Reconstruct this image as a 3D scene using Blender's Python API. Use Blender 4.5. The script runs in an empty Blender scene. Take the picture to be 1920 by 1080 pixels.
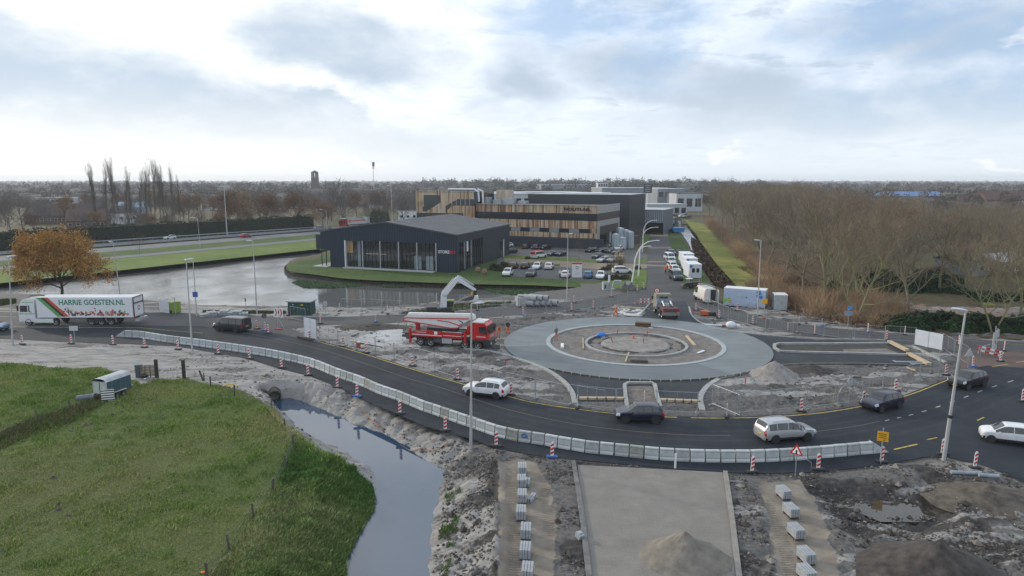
import bpy,bmesh,math,random
import numpy as np
from mathutils import Vector,Matrix
from mathutils.geometry import tessellate_polygon
R=math.radians
PI,cos,sin=math.pi,math.cos,math.sin
new_ob=bpy.data.objects.new
rot_=Matrix.Rotation
def bx_(*a,**k):return MB().box(*a,**k)
scene=bpy.context.scene
COL=scene.collection
# ---------------------------------------------------------------- camera
CAM_H=20.0
FOC=1280.0
PITCH=math.atan(200.0/FOC)
cam=bpy.data.cameras.new('camera')
cam.lens=24.0;cam.sensor_width=36.0;cam.sensor_fit='HORIZONTAL'
cam.clip_start=0.5;cam.clip_end=30000
camo=new_ob('camera',cam)
camo.location=(0,0,CAM_H);camo.rotation_euler=(PI/2-PITCH,0,0)
COL.objects.link(camo);scene.camera=camo
# ---------------------------------------------------------------- light
SUN_AZ=R(-56)       # from +Y (view direction) towards -X: the sun stands ahead on the left
SUN_EL=R(17)
sd=Vector((sin(SUN_AZ)*cos(SUN_EL),cos(SUN_AZ)*cos(SUN_EL),sin(SUN_EL)))
sun=bpy.data.lights.new('sun','SUN');sun.energy=2.0;sun.angle=R(2.0);sun.color=(1.0,0.90,0.74)
suno=new_ob('sun',sun);suno.rotation_euler=sd.to_track_quat('Z','Y').to_euler();COL.objects.link(suno)
scene.view_settings.view_transform='Standard'
scene.view_settings.look='None'
scene.view_settings.exposure=0.35
scene.view_settings.gamma=1.0
scene.view_settings.use_curve_mapping=False
scene.cycles.use_denoising=True
scene.cycles.max_bounces=6
scene.cycles.diffuse_bounces=3
scene.cycles.glossy_bounces=3
scene.cycles.transmission_bounces=4
scene.cycles.volume_bounces=1
scene.cycles.caustics_reflective=False
scene.cycles.caustics_refractive=False
scene.cycles.sample_clamp_indirect=4.0
def px_dir(px,py):
 u=(px-960)/FOC;v=(py-540)/FOC
 s,c=sin(PITCH),cos(PITCH)
 return Vector((u,c-v*s,-(s+v*c))).normalized()
def make_world():
 w=bpy.data.worlds.new('World');scene.world=w;w.use_nodes=True
 nt=w.node_tree;N=nt.nodes;L=nt.links
 bg=N['Background'];bg.inputs['Strength'].default_value=0.1
 sky=N.new('ShaderNodeTexSky');sky.sky_type='NISHITA';sky.sun_disc=False
 sky.sun_elevation=SUN_EL;sky.sun_rotation=SUN_AZ;sky.altitude=20
 sky.air_density=1.0;sky.dust_density=1.5;sky.ozone_density=1.5
 tc=N.new('ShaderNodeTexCoord');sep=N.new('ShaderNodeSeparateXYZ');L.new(tc.outputs['Generated'],sep.inputs[0])
 def math_(op,a,b=None,clamp=False):
  n=N.new('ShaderNodeMath');n.operation=op;n.use_clamp=clamp
  for i,x in enumerate((a,b)):
   if x is None:continue
   if isinstance(x,(int,float)):n.inputs[i].default_value=x
   else:L.new(x,n.inputs[i])
  return n.outputs[0]
 X,Y,Z=sep.outputs
 az=math_('ARCTAN2',X,Y)
 el=math_('ARCSINE',Z)
 zz=math_('ADD',math_('MAXIMUM',Z,0.0),0.10)
 cx=math_('DIVIDE',X,zz);cy=math_('DIVIDE',Y,zz)
 comb=N.new('ShaderNodeCombineXYZ');L.new(cx,comb.inputs[0]);L.new(cy,comb.inputs[1])
 def noise(scale,detail,off,rough=0.55,dist=0.0,vec=None):
  mp=N.new('ShaderNodeMapping');mp.inputs['Location'].default_value=off
  L.new(vec or comb.outputs[0],mp.inputs[0])
  n=N.new('ShaderNodeTexNoise');n.inputs['Scale'].default_value=scale;n.inputs['Detail'].default_value=detail
  n.inputs['Roughness'].default_value=rough;n.inputs['Distortion'].default_value=dist
  L.new(mp.outputs[0],n.inputs['Vector']);return n.outputs['Fac']
 def mrange(v,a,b,c=0.0,d=1.0,smooth=True):
  n=N.new('ShaderNodeMapRange');n.interpolation_type='SMOOTHSTEP' if smooth else 'LINEAR'
  L.new(v,n.inputs[0])
  for i,x in enumerate((a,b,c,d)):n.inputs[i+1].default_value=x
  return n.outputs[0]
 def mix(f,a,b):
  n=N.new('ShaderNodeMix');n.data_type='RGBA'
  if isinstance(f,(int,float)):n.inputs['Factor'].default_value=f
  else:L.new(f,n.inputs['Factor'])
  for k,x in ((6,a),(7,b)):
   if isinstance(x,tuple):n.inputs[k].default_value=(*x,1)
   else:L.new(x,n.inputs[k])
  return n.outputs[2]
 dcomb=N.new('ShaderNodeCombineXYZ');L.new(az,dcomb.inputs[0]);L.new(math_('MULTIPLY',el,2.2),dcomb.inputs[1])
 w1=noise(5.0,6,(3.1,7.7,0),0.6,0,dcomb.outputs[0]);w2=noise(5.5,6,(11.3,2.2,4),0.6,0,dcomb.outputs[0])
 w3=noise(17.0,6,(5.3,1.2,9),0.6,0,dcomb.outputs[0])
 azw=math_('ADD',az,math_('MULTIPLY',math_('SUBTRACT',w1,0.5),0.26))
 elw=math_('ADD',math_('ADD',el,math_('MULTIPLY',math_('SUBTRACT',w2,0.5),0.085)),math_('MULTIPLY',math_('SUBTRACT',w3,0.5),0.04))
 def blob(px,py,hw,hh,tilt=0.0,soft=0.5):
  d=px_dir(px,py);a0=math.atan2(d.x,d.y);e0=math.asin(d.z)
  ra=hw/FOC;re=hh/FOC
  da=math_('SUBTRACT',azw,a0);de=math_('SUBTRACT',elw,e0)
  c,s=cos(R(tilt)),sin(R(tilt))
  p=math_('DIVIDE',math_('ADD',math_('MULTIPLY',da,c),math_('MULTIPLY',de,s)),ra)
  q=math_('DIVIDE',math_('SUBTRACT',math_('MULTIPLY',de,c),math_('MULTIPLY',da,s)),re)
  r=math_('SQRT',math_('ADD',math_('MULTIPLY',p,p),math_('MULTIPLY',q,q)))
  return mrange(r,1.0+soft,1.0-soft)
 def union(lst):
  o=lst[0]
  for b in lst[1:]:o=math_('MAXIMUM',o,b)
  return o
 open_n=mrange(noise(0.55,7,(21,3,0),0.58),0.46,0.62)
 blue=union([blob(1150,20,190,60,12),blob(1260,80,90,60,30),blob(1640,20,150,55,20),blob(1850,150,120,95,-15),
    blob(1560,195,60,60,0),math_('MULTIPLY',open_n,mrange(el,0.30,0.45))])
 blue=math_('MULTIPLY',blue,mrange(noise(9.0,6,(1,2,8),0.6,0,dcomb.outputs[0]),0.35,0.62,0.2,0.8))
 grey=union([blob(110,165,380,95,-8),blob(480,225,380,60,-9),blob(660,90,170,65,-12),blob(1310,160,240,60,-10),
    blob(1560,215,330,55,3,0.7),blob(980,150,90,60,0,0.8),blob(20,228,45,26),blob(145,241,36,15),blob(250,243,40,18),blob(330,255,22,9),
    blob(538,262,20,7),blob(702,273,18,6),blob(800,281,18,6),blob(610,195,140,22,-14),blob(1720,60,220,60,0,0.8)])
 tex=noise(1.1,9,(4,9,1),0.6)
 tex2=noise(6.0,8,(14,9,1),0.6,0,dcomb.outputs[0])
 mask_g=math_('MULTIPLY',grey,mrange(tex2,0.25,0.6,0.55,1.0))
 far_g=math_('MULTIPLY',mrange(tex,0.45,0.68),0.45)
 mid_g=math_('MULTIPLY',mrange(noise(2.3,10,(8,1,3),0.62,0.4),0.44,0.66),mrange(az,-0.35,0.35,0.30,0.85))
 g=math_('MAXIMUM',math_('MAXIMUM',mask_g,far_g),mid_g)
 sdot=N.new('ShaderNodeVectorMath');sdot.operation='DOT_PRODUCT';L.new(tc.outputs['Generated'],sdot.inputs[0]);sdot.inputs[1].default_value=sd
 glow=mrange(sdot.outputs['Value'],0.45,1.0)
 white=mix(glow,(7.9,8.6,9.6),(10.4,10.2,9.8))
 greyc=mix(glow,(4.3,5.1,6.1),(5.0,5.9,6.9))
 haze=mix(glow,(7.0,7.6,8.1),(9.4,9.3,8.8))
 cloud=mix(g,white,greyc)
 skyb=mix(0.55,sky.outputs[0],(3.9,5.7,8.6))
 col=mix(blue,cloud,skyb)
 col=mix(mrange(el,0.14,0.0,0.0,0.95),col,haze)
 puff=union([blob(1365,294,24,8),blob(1860,314,24,6),blob(1905,60,30,14),blob(700,303,28,5),blob(625,303,25,6)])
 col=mix(math_('MULTIPLY',puff,0.4),col,(10.2,9.9,9.5))
 col=mix(mrange(el,-0.004,-0.03),col,(1.0,1.0,0.95))
 L.new(col,bg.inputs['Color'])
make_world()
# ---------------------------------------------------------------- helpers
def G(px,py,z=0.0):
 d=px_dir(px,py);t=(z-CAM_H)/d.z
 return Vector((d.x*t,d.y*t,z))
def GY(px,Y,z=0.0):
 """ground point at distance Y seen in column px (on the plane through z)"""
 s,c=sin(PITCH),cos(PITCH)
 cz=Y*c+(CAM_H-z)*s
 return Vector(((px-960)/FOC*cz,Y,z))
def poly(pts,z=0.0):return [G(x,y,z)for x,y in pts]
MATS={}
def nodes_mat(name):
 m=bpy.data.materials.new(name);m.use_nodes=True
 nt=m.node_tree;return m,nt,nt.nodes['Principled BSDF']
def mat(name,col,rough=0.6,metal=0.0,var=0.12,scale=3.0,bump=0.0,bscale=None,spec=0.5,emit=None,coat=0.0,dirt=None,coord='Object',stretch=None,alpha=None):
 """plain procedural material: colour with noise variation, optional dirt and bump"""
 if name in MATS:return MATS[name]
 m,nt,b=nodes_mat(name);N,L=nt.nodes,nt.links
 b.inputs['Roughness'].default_value=rough;b.inputs['Metallic'].default_value=metal
 b.inputs['Specular IOR Level'].default_value=spec
 if coat:b.inputs['Coat Weight'].default_value=coat;b.inputs['Coat Roughness'].default_value=0.05
 tc=N.new('ShaderNodeTexCoord');vec=tc.outputs[coord]
 if stretch:
  mp=N.new('ShaderNodeMapping');mp.inputs['Scale'].default_value=stretch;L.new(vec,mp.inputs[0]);vec=mp.outputs[0]
 n=N.new('ShaderNodeTexNoise');n.inputs['Scale'].default_value=scale;n.inputs['Detail'].default_value=6;n.inputs['Roughness'].default_value=0.6
 L.new(vec,n.inputs['Vector'])
 r=N.new('ShaderNodeValToRGB');L.new(n.outputs['Fac'],r.inputs[0])
 c=np.array(col[:3]);lo=np.clip(c*(1-var*1.6),0,1);hi=np.clip(c*(1+var*1.6),0,1)
 r.color_ramp.elements[0].position=0.28;r.color_ramp.elements[1].position=0.72
 r.color_ramp.elements[0].color=(*lo,1);r.color_ramp.elements[1].color=(*hi,1)
 out=r.outputs[0]
 if dirt:
  n2=N.new('ShaderNodeTexNoise');n2.inputs['Scale'].default_value=dirt[1];n2.inputs['Detail'].default_value=8;n2.inputs['Roughness'].default_value=0.7;L.new(vec,n2.inputs['Vector'])
  mr=N.new('ShaderNodeMapRange');mr.inputs[1].default_value=dirt[2];mr.inputs[2].default_value=dirt[2]+0.18;L.new(n2.outputs['Fac'],mr.inputs[0])
  mx=N.new('ShaderNodeMix');mx.data_type='RGBA';L.new(mr.outputs[0],mx.inputs[0]);L.new(out,mx.inputs[6]);mx.inputs[7].default_value=(*dirt[0],1);out=mx.outputs[2]
 L.new(out,b.inputs['Base Color'])
 if bump:
  n3=N.new('ShaderNodeTexNoise');n3.inputs['Scale'].default_value=bscale or scale*4;n3.inputs['Detail'].default_value=6;L.new(vec,n3.inputs['Vector'])
  bp=N.new('ShaderNodeBump');bp.inputs['Strength'].default_value=min(1,bump);bp.inputs['Distance'].default_value=0.03;L.new(n3.outputs['Fac'],bp.inputs['Height']);L.new(bp.outputs[0],b.inputs['Normal'])
 if emit:
  b.inputs['Emission Color'].default_value=(*emit[0],1);b.inputs['Emission Strength'].default_value=emit[1]
 MATS[name]=m;return m
def attr_mat(name,rough=0.8,attr='Col',spec=0.3,trans=0.0):
 """colour comes from the mesh's colour attribute (one tint per leaf or piece)"""
 if name in MATS:return MATS[name]
 m,nt,b=nodes_mat(name);N,L=nt.nodes,nt.links
 a=N.new('ShaderNodeAttribute');a.attribute_name=attr
 oi=N.new('ShaderNodeObjectInfo')
 hsv=N.new('ShaderNodeHueSaturation');L.new(a.outputs['Color'],hsv.inputs['Color'])
 mr=N.new('ShaderNodeMapRange');mr.inputs[3].default_value=0.75;mr.inputs[4].default_value=1.25;L.new(oi.outputs['Random'],mr.inputs[0]);L.new(mr.outputs[0],hsv.inputs['Value'])
 mr2=N.new('ShaderNodeMapRange');mr2.inputs[3].default_value=0.485;mr2.inputs[4].default_value=0.515;L.new(oi.outputs['Random'],mr2.inputs[0]);L.new(mr2.outputs[0],hsv.inputs['Hue'])
 L.new(hsv.outputs[0],b.inputs['Base Color']);b.inputs['Roughness'].default_value=rough;b.inputs['Specular IOR Level'].default_value=spec
 MATS[name]=m;return m
def link(o,parent=None):
 COL.objects.link(o)
 if parent is not None:o.parent=parent
 return o
def tag(o,label=None,cat=None,group=None,kind=None):
 if label:o['label']=label
 if cat:o['category']=cat
 if group:o['group']=group
 if kind:o['kind']=kind
 return o
def thing(name,label,cat,loc=(0,0,0),rz=0.0,group=None,parent=None):
 o=new_ob(name,None);o.empty_display_size=0.3
 o.location=loc;o.rotation_euler=(0,0,rz);link(o,parent)
 return tag(o,label,cat,group)
KIDS={}
def copy_tree(o,parent=None):
 c=o.copy();COL.objects.link(c)
 if parent is not None:c.parent=parent
 for ch in o.children:copy_tree(ch,c)
 return c
def dup(root,loc,rz=0.0,label=None,group=None,scale=None):
 c=copy_tree(root);c.location=loc;c.rotation_euler=(0,0,rz)
 if label:c['label']=label
 if group:c['group']=group
 if scale is not None:c.scale=scale if hasattr(scale,'__len__')else (scale,)*3
 return c
def recolor(root,part_names,m):
 for ch in root.children_recursive:
  base=ch.name.split('.')[0]
  if base in part_names and ch.type=='MESH':
   ch.material_slots[0].link='OBJECT';ch.material_slots[0].material=m
class MB:
 """collects shapes for ONE mesh"""
 def __init__(s):s.v=[];s.f=[];s.mi=[];s.cur=0
 def mat(s,i):s.cur=i;return s
 def add(s,vs,fs):
  o=len(s.v);s.v+=[tuple(p)for p in vs]
  for f in fs:s.f.append([i+o for i in f]);s.mi.append(s.cur)
  return s
 def box(s,c,d,rz=0.0,m=None):
  x,y,z=d[0]/2,d[1]/2,d[2]/2
  P=[Vector((a*x,b*y,e*z))for a in (-1,1)for b in (-1,1)for e in (-1,1)]
  M=m if m is not None else rot_(rz,3,'Z')
  P=[M @ p+Vector(c)for p in P]
  return s.add(P,[(0,1,3,2),(4,6,7,5),(0,4,5,1),(2,3,7,6),(0,2,6,4),(1,5,7,3)])
 def bar(s,a,b,w,h=None):
  """square bar between two points"""
  h=h or w;a=Vector(a);b=Vector(b);d=(b-a);L=d.length;d.normalize()
  q=d.to_track_quat('X','Z').to_matrix()
  return s.box((a+b)/2,(L,w,h),m=q)
 def cyl(s,a,b,r0,r1=None,n=10,caps=True):
  r1=r0 if r1 is None else r1;a=Vector(a);b=Vector(b);d=(b-a).normalized()
  q=d.to_track_quat('Z','Y').to_matrix();vs=[]
  for p,r in ((a,r0),(b,r1)):
   for i in range(n):
    t=2*PI*i/n;vs.append(p+q @ Vector((r*cos(t),r*sin(t),0)))
  fs=[(i,(i+1)%n,n+(i+1)%n,n+i)for i in range(n)]
  if caps:fs+=[tuple(reversed(range(n))),tuple(range(n,2*n))]
  return s.add(vs,fs)
 def tube(s,pts,r,n=6,caps=True):
  pts=[Vector(p)for p in pts];k=len(pts);vs=[];rr=r if hasattr(r,'__len__')else [r]*k
  for i,p in enumerate(pts):
   d=(pts[min(i+1,k-1)]-pts[max(i-1,0)]).normalized();q=d.to_track_quat('Z','Y').to_matrix()
   for j in range(n):
    t=2*PI*j/n;vs.append(p+q @ Vector((rr[i]*cos(t),rr[i]*sin(t),0)))
  fs=[(i*n+j,i*n+(j+1)%n,(i+1)*n+(j+1)%n,(i+1)*n+j)for i in range(k-1)for j in range(n)]
  if caps:fs+=[tuple(reversed(range(n))),tuple(range((k-1)*n,k*n))]
  return s.add(vs,fs)
 def prism(s,pts,z0,z1):
  """polygon (x,y) extruded in z"""
  n=len(pts);vs=[(p[0],p[1],z0)for p in pts]+[(p[0],p[1],z1)for p in pts]
  a=sum(pts[i][0]*pts[(i+1)%n][1]-pts[(i+1)%n][0]*pts[i][1]for i in range(n))
  o=list(range(n))if a>0 else list(reversed(range(n)))
  fs=[tuple(reversed(o)),tuple(i+n for i in o)]
  for k in range(n):
   i,j=o[k],o[(k+1)%n];fs.append((i,j,j+n,i+n))
  return s.add(vs,fs)
 def slab(s,pts,off):
  """3-D polygon extruded by a vector"""
  n=len(pts);P=[Vector(p)for p in pts];O=Vector(off)
  fs=[tuple(reversed(range(n))),tuple(range(n,2*n))]+[(i,(i+1)%n,(i+1)%n+n,i+n)for i in range(n)]
  return s.add(P+[p+O for p in P],fs)
 def quad(s,*p):return s.add(p,[tuple(range(len(p)))])
 def ball(s,c,r,nu=10,nv=6,sc=(1,1,1)):
  vs=[];fs=[]
  for j in range(nv+1):
   t=PI*j/nv
   for i in range(nu):
    p=2*PI*i/nu
    vs.append((c[0]+r*sc[0]*sin(t)*cos(p),c[1]+r*sc[1]*sin(t)*sin(p),c[2]+r*sc[2]*cos(t)))
  for j in range(nv):
   for i in range(nu):fs.append((j*nu+i,(j+1)*nu+i,(j+1)*nu+(i+1)%nu,j*nu+(i+1)%nu))
  return s.add(vs,fs)
 def mesh(s,name,mats,smooth=None):
  me=bpy.data.meshes.new(name);me.from_pydata(s.v,[],s.f)
  for m in (mats if isinstance(mats,(list,tuple))else [mats]):me.materials.append(m)
  if len(set(s.mi))>1:me.polygons.foreach_set('material_index',s.mi)
  bm=bmesh.new();bm.from_mesh(me);bmesh.ops.recalc_face_normals(bm,faces=bm.faces)
  bm.to_mesh(me);bm.free()
  if smooth is not None:
   me.polygons.foreach_set('use_smooth',[True]*len(me.polygons));me.set_sharp_from_angle(angle=R(smooth))
  me.update();return me
 def build(s,name,mats,parent=None,smooth=None,loc=None,rz=None):
  o=new_ob(name,s.mesh(name,mats,smooth))
  if loc is not None:o.location=loc
  if rz is not None:o.rotation_euler=(0,0,rz)
  return link(o,parent)
def inst(o,parent,loc=(0,0,0),rot=(0,0,0),scale=(1,1,1)):
 """another object on the same mesh data"""
 c=new_ob(o.name.split('.')[0],o.data);c.location=loc;c.rotation_euler=rot;c.scale=scale
 return link(c,parent)
def np_mesh(name,V,F,mats,cols=None,smooth=False,mi=None,attrs=None):
 """V (n,3), F (m,k) arrays; cols per-face-corner or per-vertex colours"""
 me=bpy.data.meshes.new(name);k=F.shape[1]
 me.vertices.add(len(V));me.vertices.foreach_set('co',np.asarray(V,np.float32).ravel())
 me.loops.add(F.size);me.loops.foreach_set('vertex_index',F.astype(np.int32).ravel())
 me.polygons.add(len(F));me.polygons.foreach_set('loop_start',np.arange(0,F.size,k,dtype=np.int32))
 me.update(calc_edges=True)
 for m in (mats if isinstance(mats,(list,tuple))else [mats]):me.materials.append(m)
 if cols is not None:attrs=dict(attrs or {},Col=cols)
 for nm,c in (attrs or {}).items():
  c=np.asarray(c,np.float32)
  if c.shape[1]==3:c=np.hstack([c,np.ones((len(c),1),np.float32)])
  a=me.color_attributes.new(nm,'FLOAT_COLOR','POINT');a.data.foreach_set('color',c.ravel())
 if mi is not None:me.polygons.foreach_set('material_index',np.asarray(mi,np.int32))
 me.polygons.foreach_set('use_smooth',np.full(len(F),smooth));me.update()
 return me
def add_obj(name,me,parent=None,loc=None):
 o=new_ob(name,me)
 if loc is not None:o.location=loc
 return link(o,parent)
_rng=np.random.RandomState(7);_PERM=_rng.rand(256,256).astype(np.float32)
def vnoise(x,y):
 xi=np.floor(x).astype(int);yi=np.floor(y).astype(int);fx=x-xi;fy=y-yi
 fx=fx*fx*(3-2*fx);fy=fy*fy*(3-2*fy)
 a=_PERM[xi & 255,yi & 255];b=_PERM[(xi+1)& 255,yi & 255];c=_PERM[xi & 255,(yi+1)& 255];d=_PERM[(xi+1)& 255,(yi+1)& 255]
 return (a*(1-fx)+b*fx)*(1-fy)+(c*(1-fx)+d*fx)*fy
def fbm(x,y,oct=5,lac=2.03,gain=0.5):
 s=0;a=1.0;t=0
 for i in range(oct):
  s=s+a*vnoise(x+17.3*i,y-9.1*i);t+=a;a*=gain;x=x*lac;y=y*lac
 return s/t
def sstep(v,a,b):
 t=np.clip((v-a)/(b-a),0,1);return t*t*(3-2*t)
def sdist(X,Y,pts):
 """signed distance to polygon, negative inside"""
 P=np.array([(p[0],p[1])for p in pts]);n=len(P);d2=np.full(X.shape,1e18);ins=np.zeros(X.shape,bool)
 for i in range(n):
  a=P[i];b=P[(i+1)%n];e=b-a;wx=X-a[0];wy=Y-a[1]
  t=np.clip((wx*e[0]+wy*e[1])/max(e @ e,1e-9),0,1)
  d2=np.minimum(d2,(wx-t*e[0])** 2+(wy-t*e[1])** 2)
  c=((a[1]<=Y)& (b[1]>Y))| ((b[1]<=Y)& (a[1]>Y))
  with np.errstate(divide='ignore',invalid='ignore'):
   xx=a[0]+(Y-a[1])/(b[1]-a[1]+1e-12)*e[0]
  ins ^= c & (X<xx)
 return np.sqrt(d2)*np.where(ins,-1,1)
def pdist(X,Y,pts):
 """distance to an open polyline"""
 P=np.array([(p[0],p[1])for p in pts]);d2=np.full(X.shape,1e18)
 for i in range(len(P)-1):
  a=P[i];b=P[i+1];e=b-a;wx=X-a[0];wy=Y-a[1]
  t=np.clip((wx*e[0]+wy*e[1])/max(e @ e,1e-9),0,1)
  d2=np.minimum(d2,(wx-t*e[0])** 2+(wy-t*e[1])** 2)
 return np.sqrt(d2)
def resample(pts,step):
 """points every `step` metres along a polyline, with headings"""
 P=[Vector((p[0],p[1],0))for p in pts];out=[];carry=0.0
 for a,b in zip(P,P[1:]):
  L=(b-a).length;d=(b-a)/L;t=carry
  while t<L:out.append((a+d*t,math.atan2(d.y,d.x)));t+=step
  carry=t-L
 return out
def smooth_line(pts,n=6):
 """Catmull-Rom through the points"""
 P=[Vector((p[0],p[1],p[2]if len(p)>2 else 0))for p in pts];Q=[2*P[0]-P[1]]+P+[2*P[-1]-P[-2]];out=[]
 for i in range(1,len(Q)-2):
  for k in range(n):
   t=k/n;a,b,c,d=Q[i-1:i+3]
   out.append(0.5*((2*b)+(c-a)*t+(2*a-5*b+4*c-d)*t*t+(3*b-a-3*c+d)*t ** 3))
 return out+[P[-1]]
def sheet(name,pts,z,m,parent=None,kind='structure'):
 P=[Vector((p[0],p[1],z))for p in pts]
 me=bpy.data.meshes.new(name);tr=tessellate_polygon([P]);me.from_pydata([tuple(p)for p in P],[],[tuple(t)for t in tr]);me.materials.append(m)
 bm=bmesh.new();bm.from_mesh(me)
 for f in bm.faces:
  f.normal_update()
  if f.normal.z<0:f.normal_flip()
 bm.to_mesh(me);bm.free()
 o=new_ob(name,me);link(o,parent)
 if kind:o['kind']=kind
 return o
def strip(name,line,w,z,m,parent=None,kind='structure',side=0.0):
 """ribbon of width w along a polyline (painted line, path)"""
 P=[Vector((p[0],p[1],0))for p in line];V=[];F=[]
 for i,p in enumerate(P):
  d=(P[min(i+1,len(P)-1)]-P[max(i-1,0)]).normalized();nrm=Vector((-d.y,d.x,0));c=p+nrm*side
  V+=[(*(c-nrm*w/2).xy,z),(*(c+nrm*w/2).xy,z)]
 F=[(2*i,2*i+2,2*i+3,2*i+1)for i in range(len(P)-1)]
 me=bpy.data.meshes.new(name);me.from_pydata(V,[],F);me.materials.append(m)
 bm=bmesh.new();bm.from_mesh(me)
 for f in bm.faces:
  f.normal_update()
  if f.normal.z<0:f.normal_flip()
 bm.to_mesh(me);bm.free()
 o=new_ob(name,me);link(o,parent)
 if kind:o['kind']=kind
 return o
def curb(name,line,w,h,m,parent=None,z0=-0.05,side=0.0,kind=None,closed=False,lift=0.0):
 """upstanding kerb along a polyline"""
 P=[Vector((p[0],p[1],0))for p in line];V=[];n=len(P)
 for i,p in enumerate(P):
  a=P[(i+1)%n]if closed else P[min(i+1,n-1)];b=P[i-1]if closed else P[max(i-1,0)]
  d=(a-b).normalized();nrm=Vector((-d.y,d.x,0));c=p+nrm*side
  l,r=c-nrm*w/2,c+nrm*w/2
  V+=[(l.x,l.y,z0),(l.x,l.y,lift+h),(r.x,r.y,lift+h),(r.x,r.y,z0)]
 F=[]
 for i in range(n if closed else n-1):
  j=(i+1)%n
  for k in range(3):F.append((4*i+k,4*j+k,4*j+k+1,4*i+k+1))
 if not closed:F+=[(0,1,2,3),(4*n-4,4*n-1,4*n-2,4*n-3)]
 mb=MB();mb.add(V,F);o=mb.build(name,m,parent)
 if kind:o['kind']=kind
 return o
def text(name,body,size,m,parent,loc,rot,extrude=0.01,bold=0.0,align='LEFT',width=None):
 """raised lettering, turned into a plain mesh"""
 cu=bpy.data.curves.new(name,'FONT');cu.body=body;cu.size=size;cu.extrude=extrude;cu.offset=bold;cu.align_x=align;cu.resolution_u=3
 o=new_ob(name,cu);COL.objects.link(o);bpy.context.view_layer.update()
 me=bpy.data.meshes.new_from_object(o.evaluated_get(bpy.context.evaluated_depsgraph_get()))
 bpy.data.objects.remove(o);me.name=name
 me.materials.clear();me.materials.append(m)
 o=new_ob(name,me);o.location=loc;o.rotation_euler=rot;link(o,parent)
 if width:
  xs_=[v.co.x for v in me.vertices];w=max(xs_)-min(xs_)
  if w>0:o.scale=(width/w,1,1)
 return o
HAZE=0.00015
# ---------------------------------------------------------------- outlines of the place, traced once onto the ground plane (metres)
MAIN_NEAR=[(-160,636),(-60,637),(0,635),(120,641),(240,645),(330,649),(462,672),(520,690),(580,705),(637,727),(677,747),(747,777),(800,800),(850,814),(891,825),(929,841),(1017,856),(1112,865),(1263,879),(1408,888),(1536,885),(1653,872),(1738,856),(1785,858),(1850,875),(1920,903),(2010,940)]
YELLOW=[(572,634),(640,650),(702,668),(752,684),(877,721),(952,741),(1005,754),(1087,766),(1155,774),(1245,780),(1377,782),(1513,775),(1613,760),(1697,740),(1773,711)]
W_MAIN=poly(MAIN_NEAR)+poly([(2010,690),(1920,688),(1850,684),(1800,697)])+poly(list(reversed(YELLOW)))+poly([(560,622),(520,606),(440,590),(300,586),(120,588),(0,585),(-160,588)])
W_BACK=poly([(440,589),(540,595),(640,594),(740,590),(892,582),(985,574),(1070,565),(1133,558),(1180,547),(1211,541),(1300,541),(1296,578),(1215,578),(1155,571),(1080,580),(980,590),(890,597),(742,605),(690,607),(590,610),(550,616),(500,604)])
W_NORTH=poly([(1212,545),(1213,500),(1215,470),(1217,440),(1218,425),(1247,425),(1252,441),(1260,469),(1268,500),(1275,525),(1292,546)])
W_EAST=poly([(1285,545),(1310,556),(1360,570),(1420,595),(1493,608),(1613,620),(1713,628),(1813,635),(1920,643),(2100,655),(2100,700),(1920,690),(1850,686),(1795,694),(1790,660),(1740,650),(1663,640),(1597,635),(1513,630),(1477,622),(1423,613),(1382,604),(1349,596),(1317,586),(1293,577),(1270,560)])
RC=Vector((15.25,83.1,0));RO=16.25;RI=10.7
W_SOUTHARM=poly([(1005,684),(1040,703),(1060,722),(1072,740),(1077,752),(1314,752),(1312,745),(1325,727),(1347,712),(1380,700)])
W_EASTARM=poly([(1370,622),(1450,630),(1513,637),(1663,640),(1747,687),(1580,683),(1480,684),(1430,692),(1380,705)])
W_NORTHARM=poly([(1195,600),(1212,586),(1232,565),(1285,565),(1294,582),(1307,601),(1330,614),(1345,622),(1250,610)])
DITCH_Z=-1.5
W_DITCH=poly([(498,750),(545,745),(600,763),(640,783),(690,800),(720,815),(765,838),(800,862),(832,880),(830,920),(820,1000),(806,1085),(790,1180),(640,1180),(648,1085),(655,1030),(683,960),(699,915),(704,892),(690,872),(640,846),(600,826),(560,800),(525,770)],DITCH_Z)
POND_Z=-1.0
W_POND=poly([(-140,560),(0,558),(150,562),(290,571),(380,580),(460,583),(535,582),(640,586),(720,584),(790,578),(850,572),(905,567),(965,564),(1000,556),(1040,553),(1078,547),(1078,541),(1000,538),(940,537),(880,536),(800,533),(700,529),(640,525),(590,518),(552,514),(535,508),(533,499),(545,492),(570,487),(588,485),(600,478),(650,466),(600,466),(585,468),(472,482),(400,489),(300,500),(200,512),(100,521),(0,526),(-140,535)],POND_Z)
W_CANAL=poly([(1232,396),(1232,420),(1268,424),(1288,452),(1303,482),(1325,515),(1346,545),(1372,552),(1388,548),(1372,530),(1340,493),(1312,455),(1305,440),(1285,418),(1280,396)],POND_Z)
W_PUDDLE=poly([(1600,951),(1660,948),(1722,952),(1732,962),(1715,969),(1650,969)],-0.55)
W_GRASS=poly([(-200,690),(0,681),(50,684),(90,691),(140,693),(185,690),(215,700),(265,722),(290,712),(345,712),(400,722),(440,731),(466,742),(490,757),(512,775),(540,797),(557,822),(580,850),(602,858),(625,852),(660,858),(690,880),(700,905),(680,935),(662,965),(640,1010),(640,1090),(640,1180),(-200,1180)])
W_BANK=poly([(505,770),(540,795),(560,822),(585,850),(605,858),(625,850),(655,856),(692,880),(702,905),(682,935),(662,965),(640,1010),(640,1090),(640,1180),(340,1180),(392,1085),(440,1030),(470,985),(506,925),(530,880),(545,840),(540,800)])
W_TAN1=poly([(935,868),(975,862),(1010,872),(1035,920),(1040,1000),(1045,1180),(925,1180),(938,1000),(934,920)])
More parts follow.
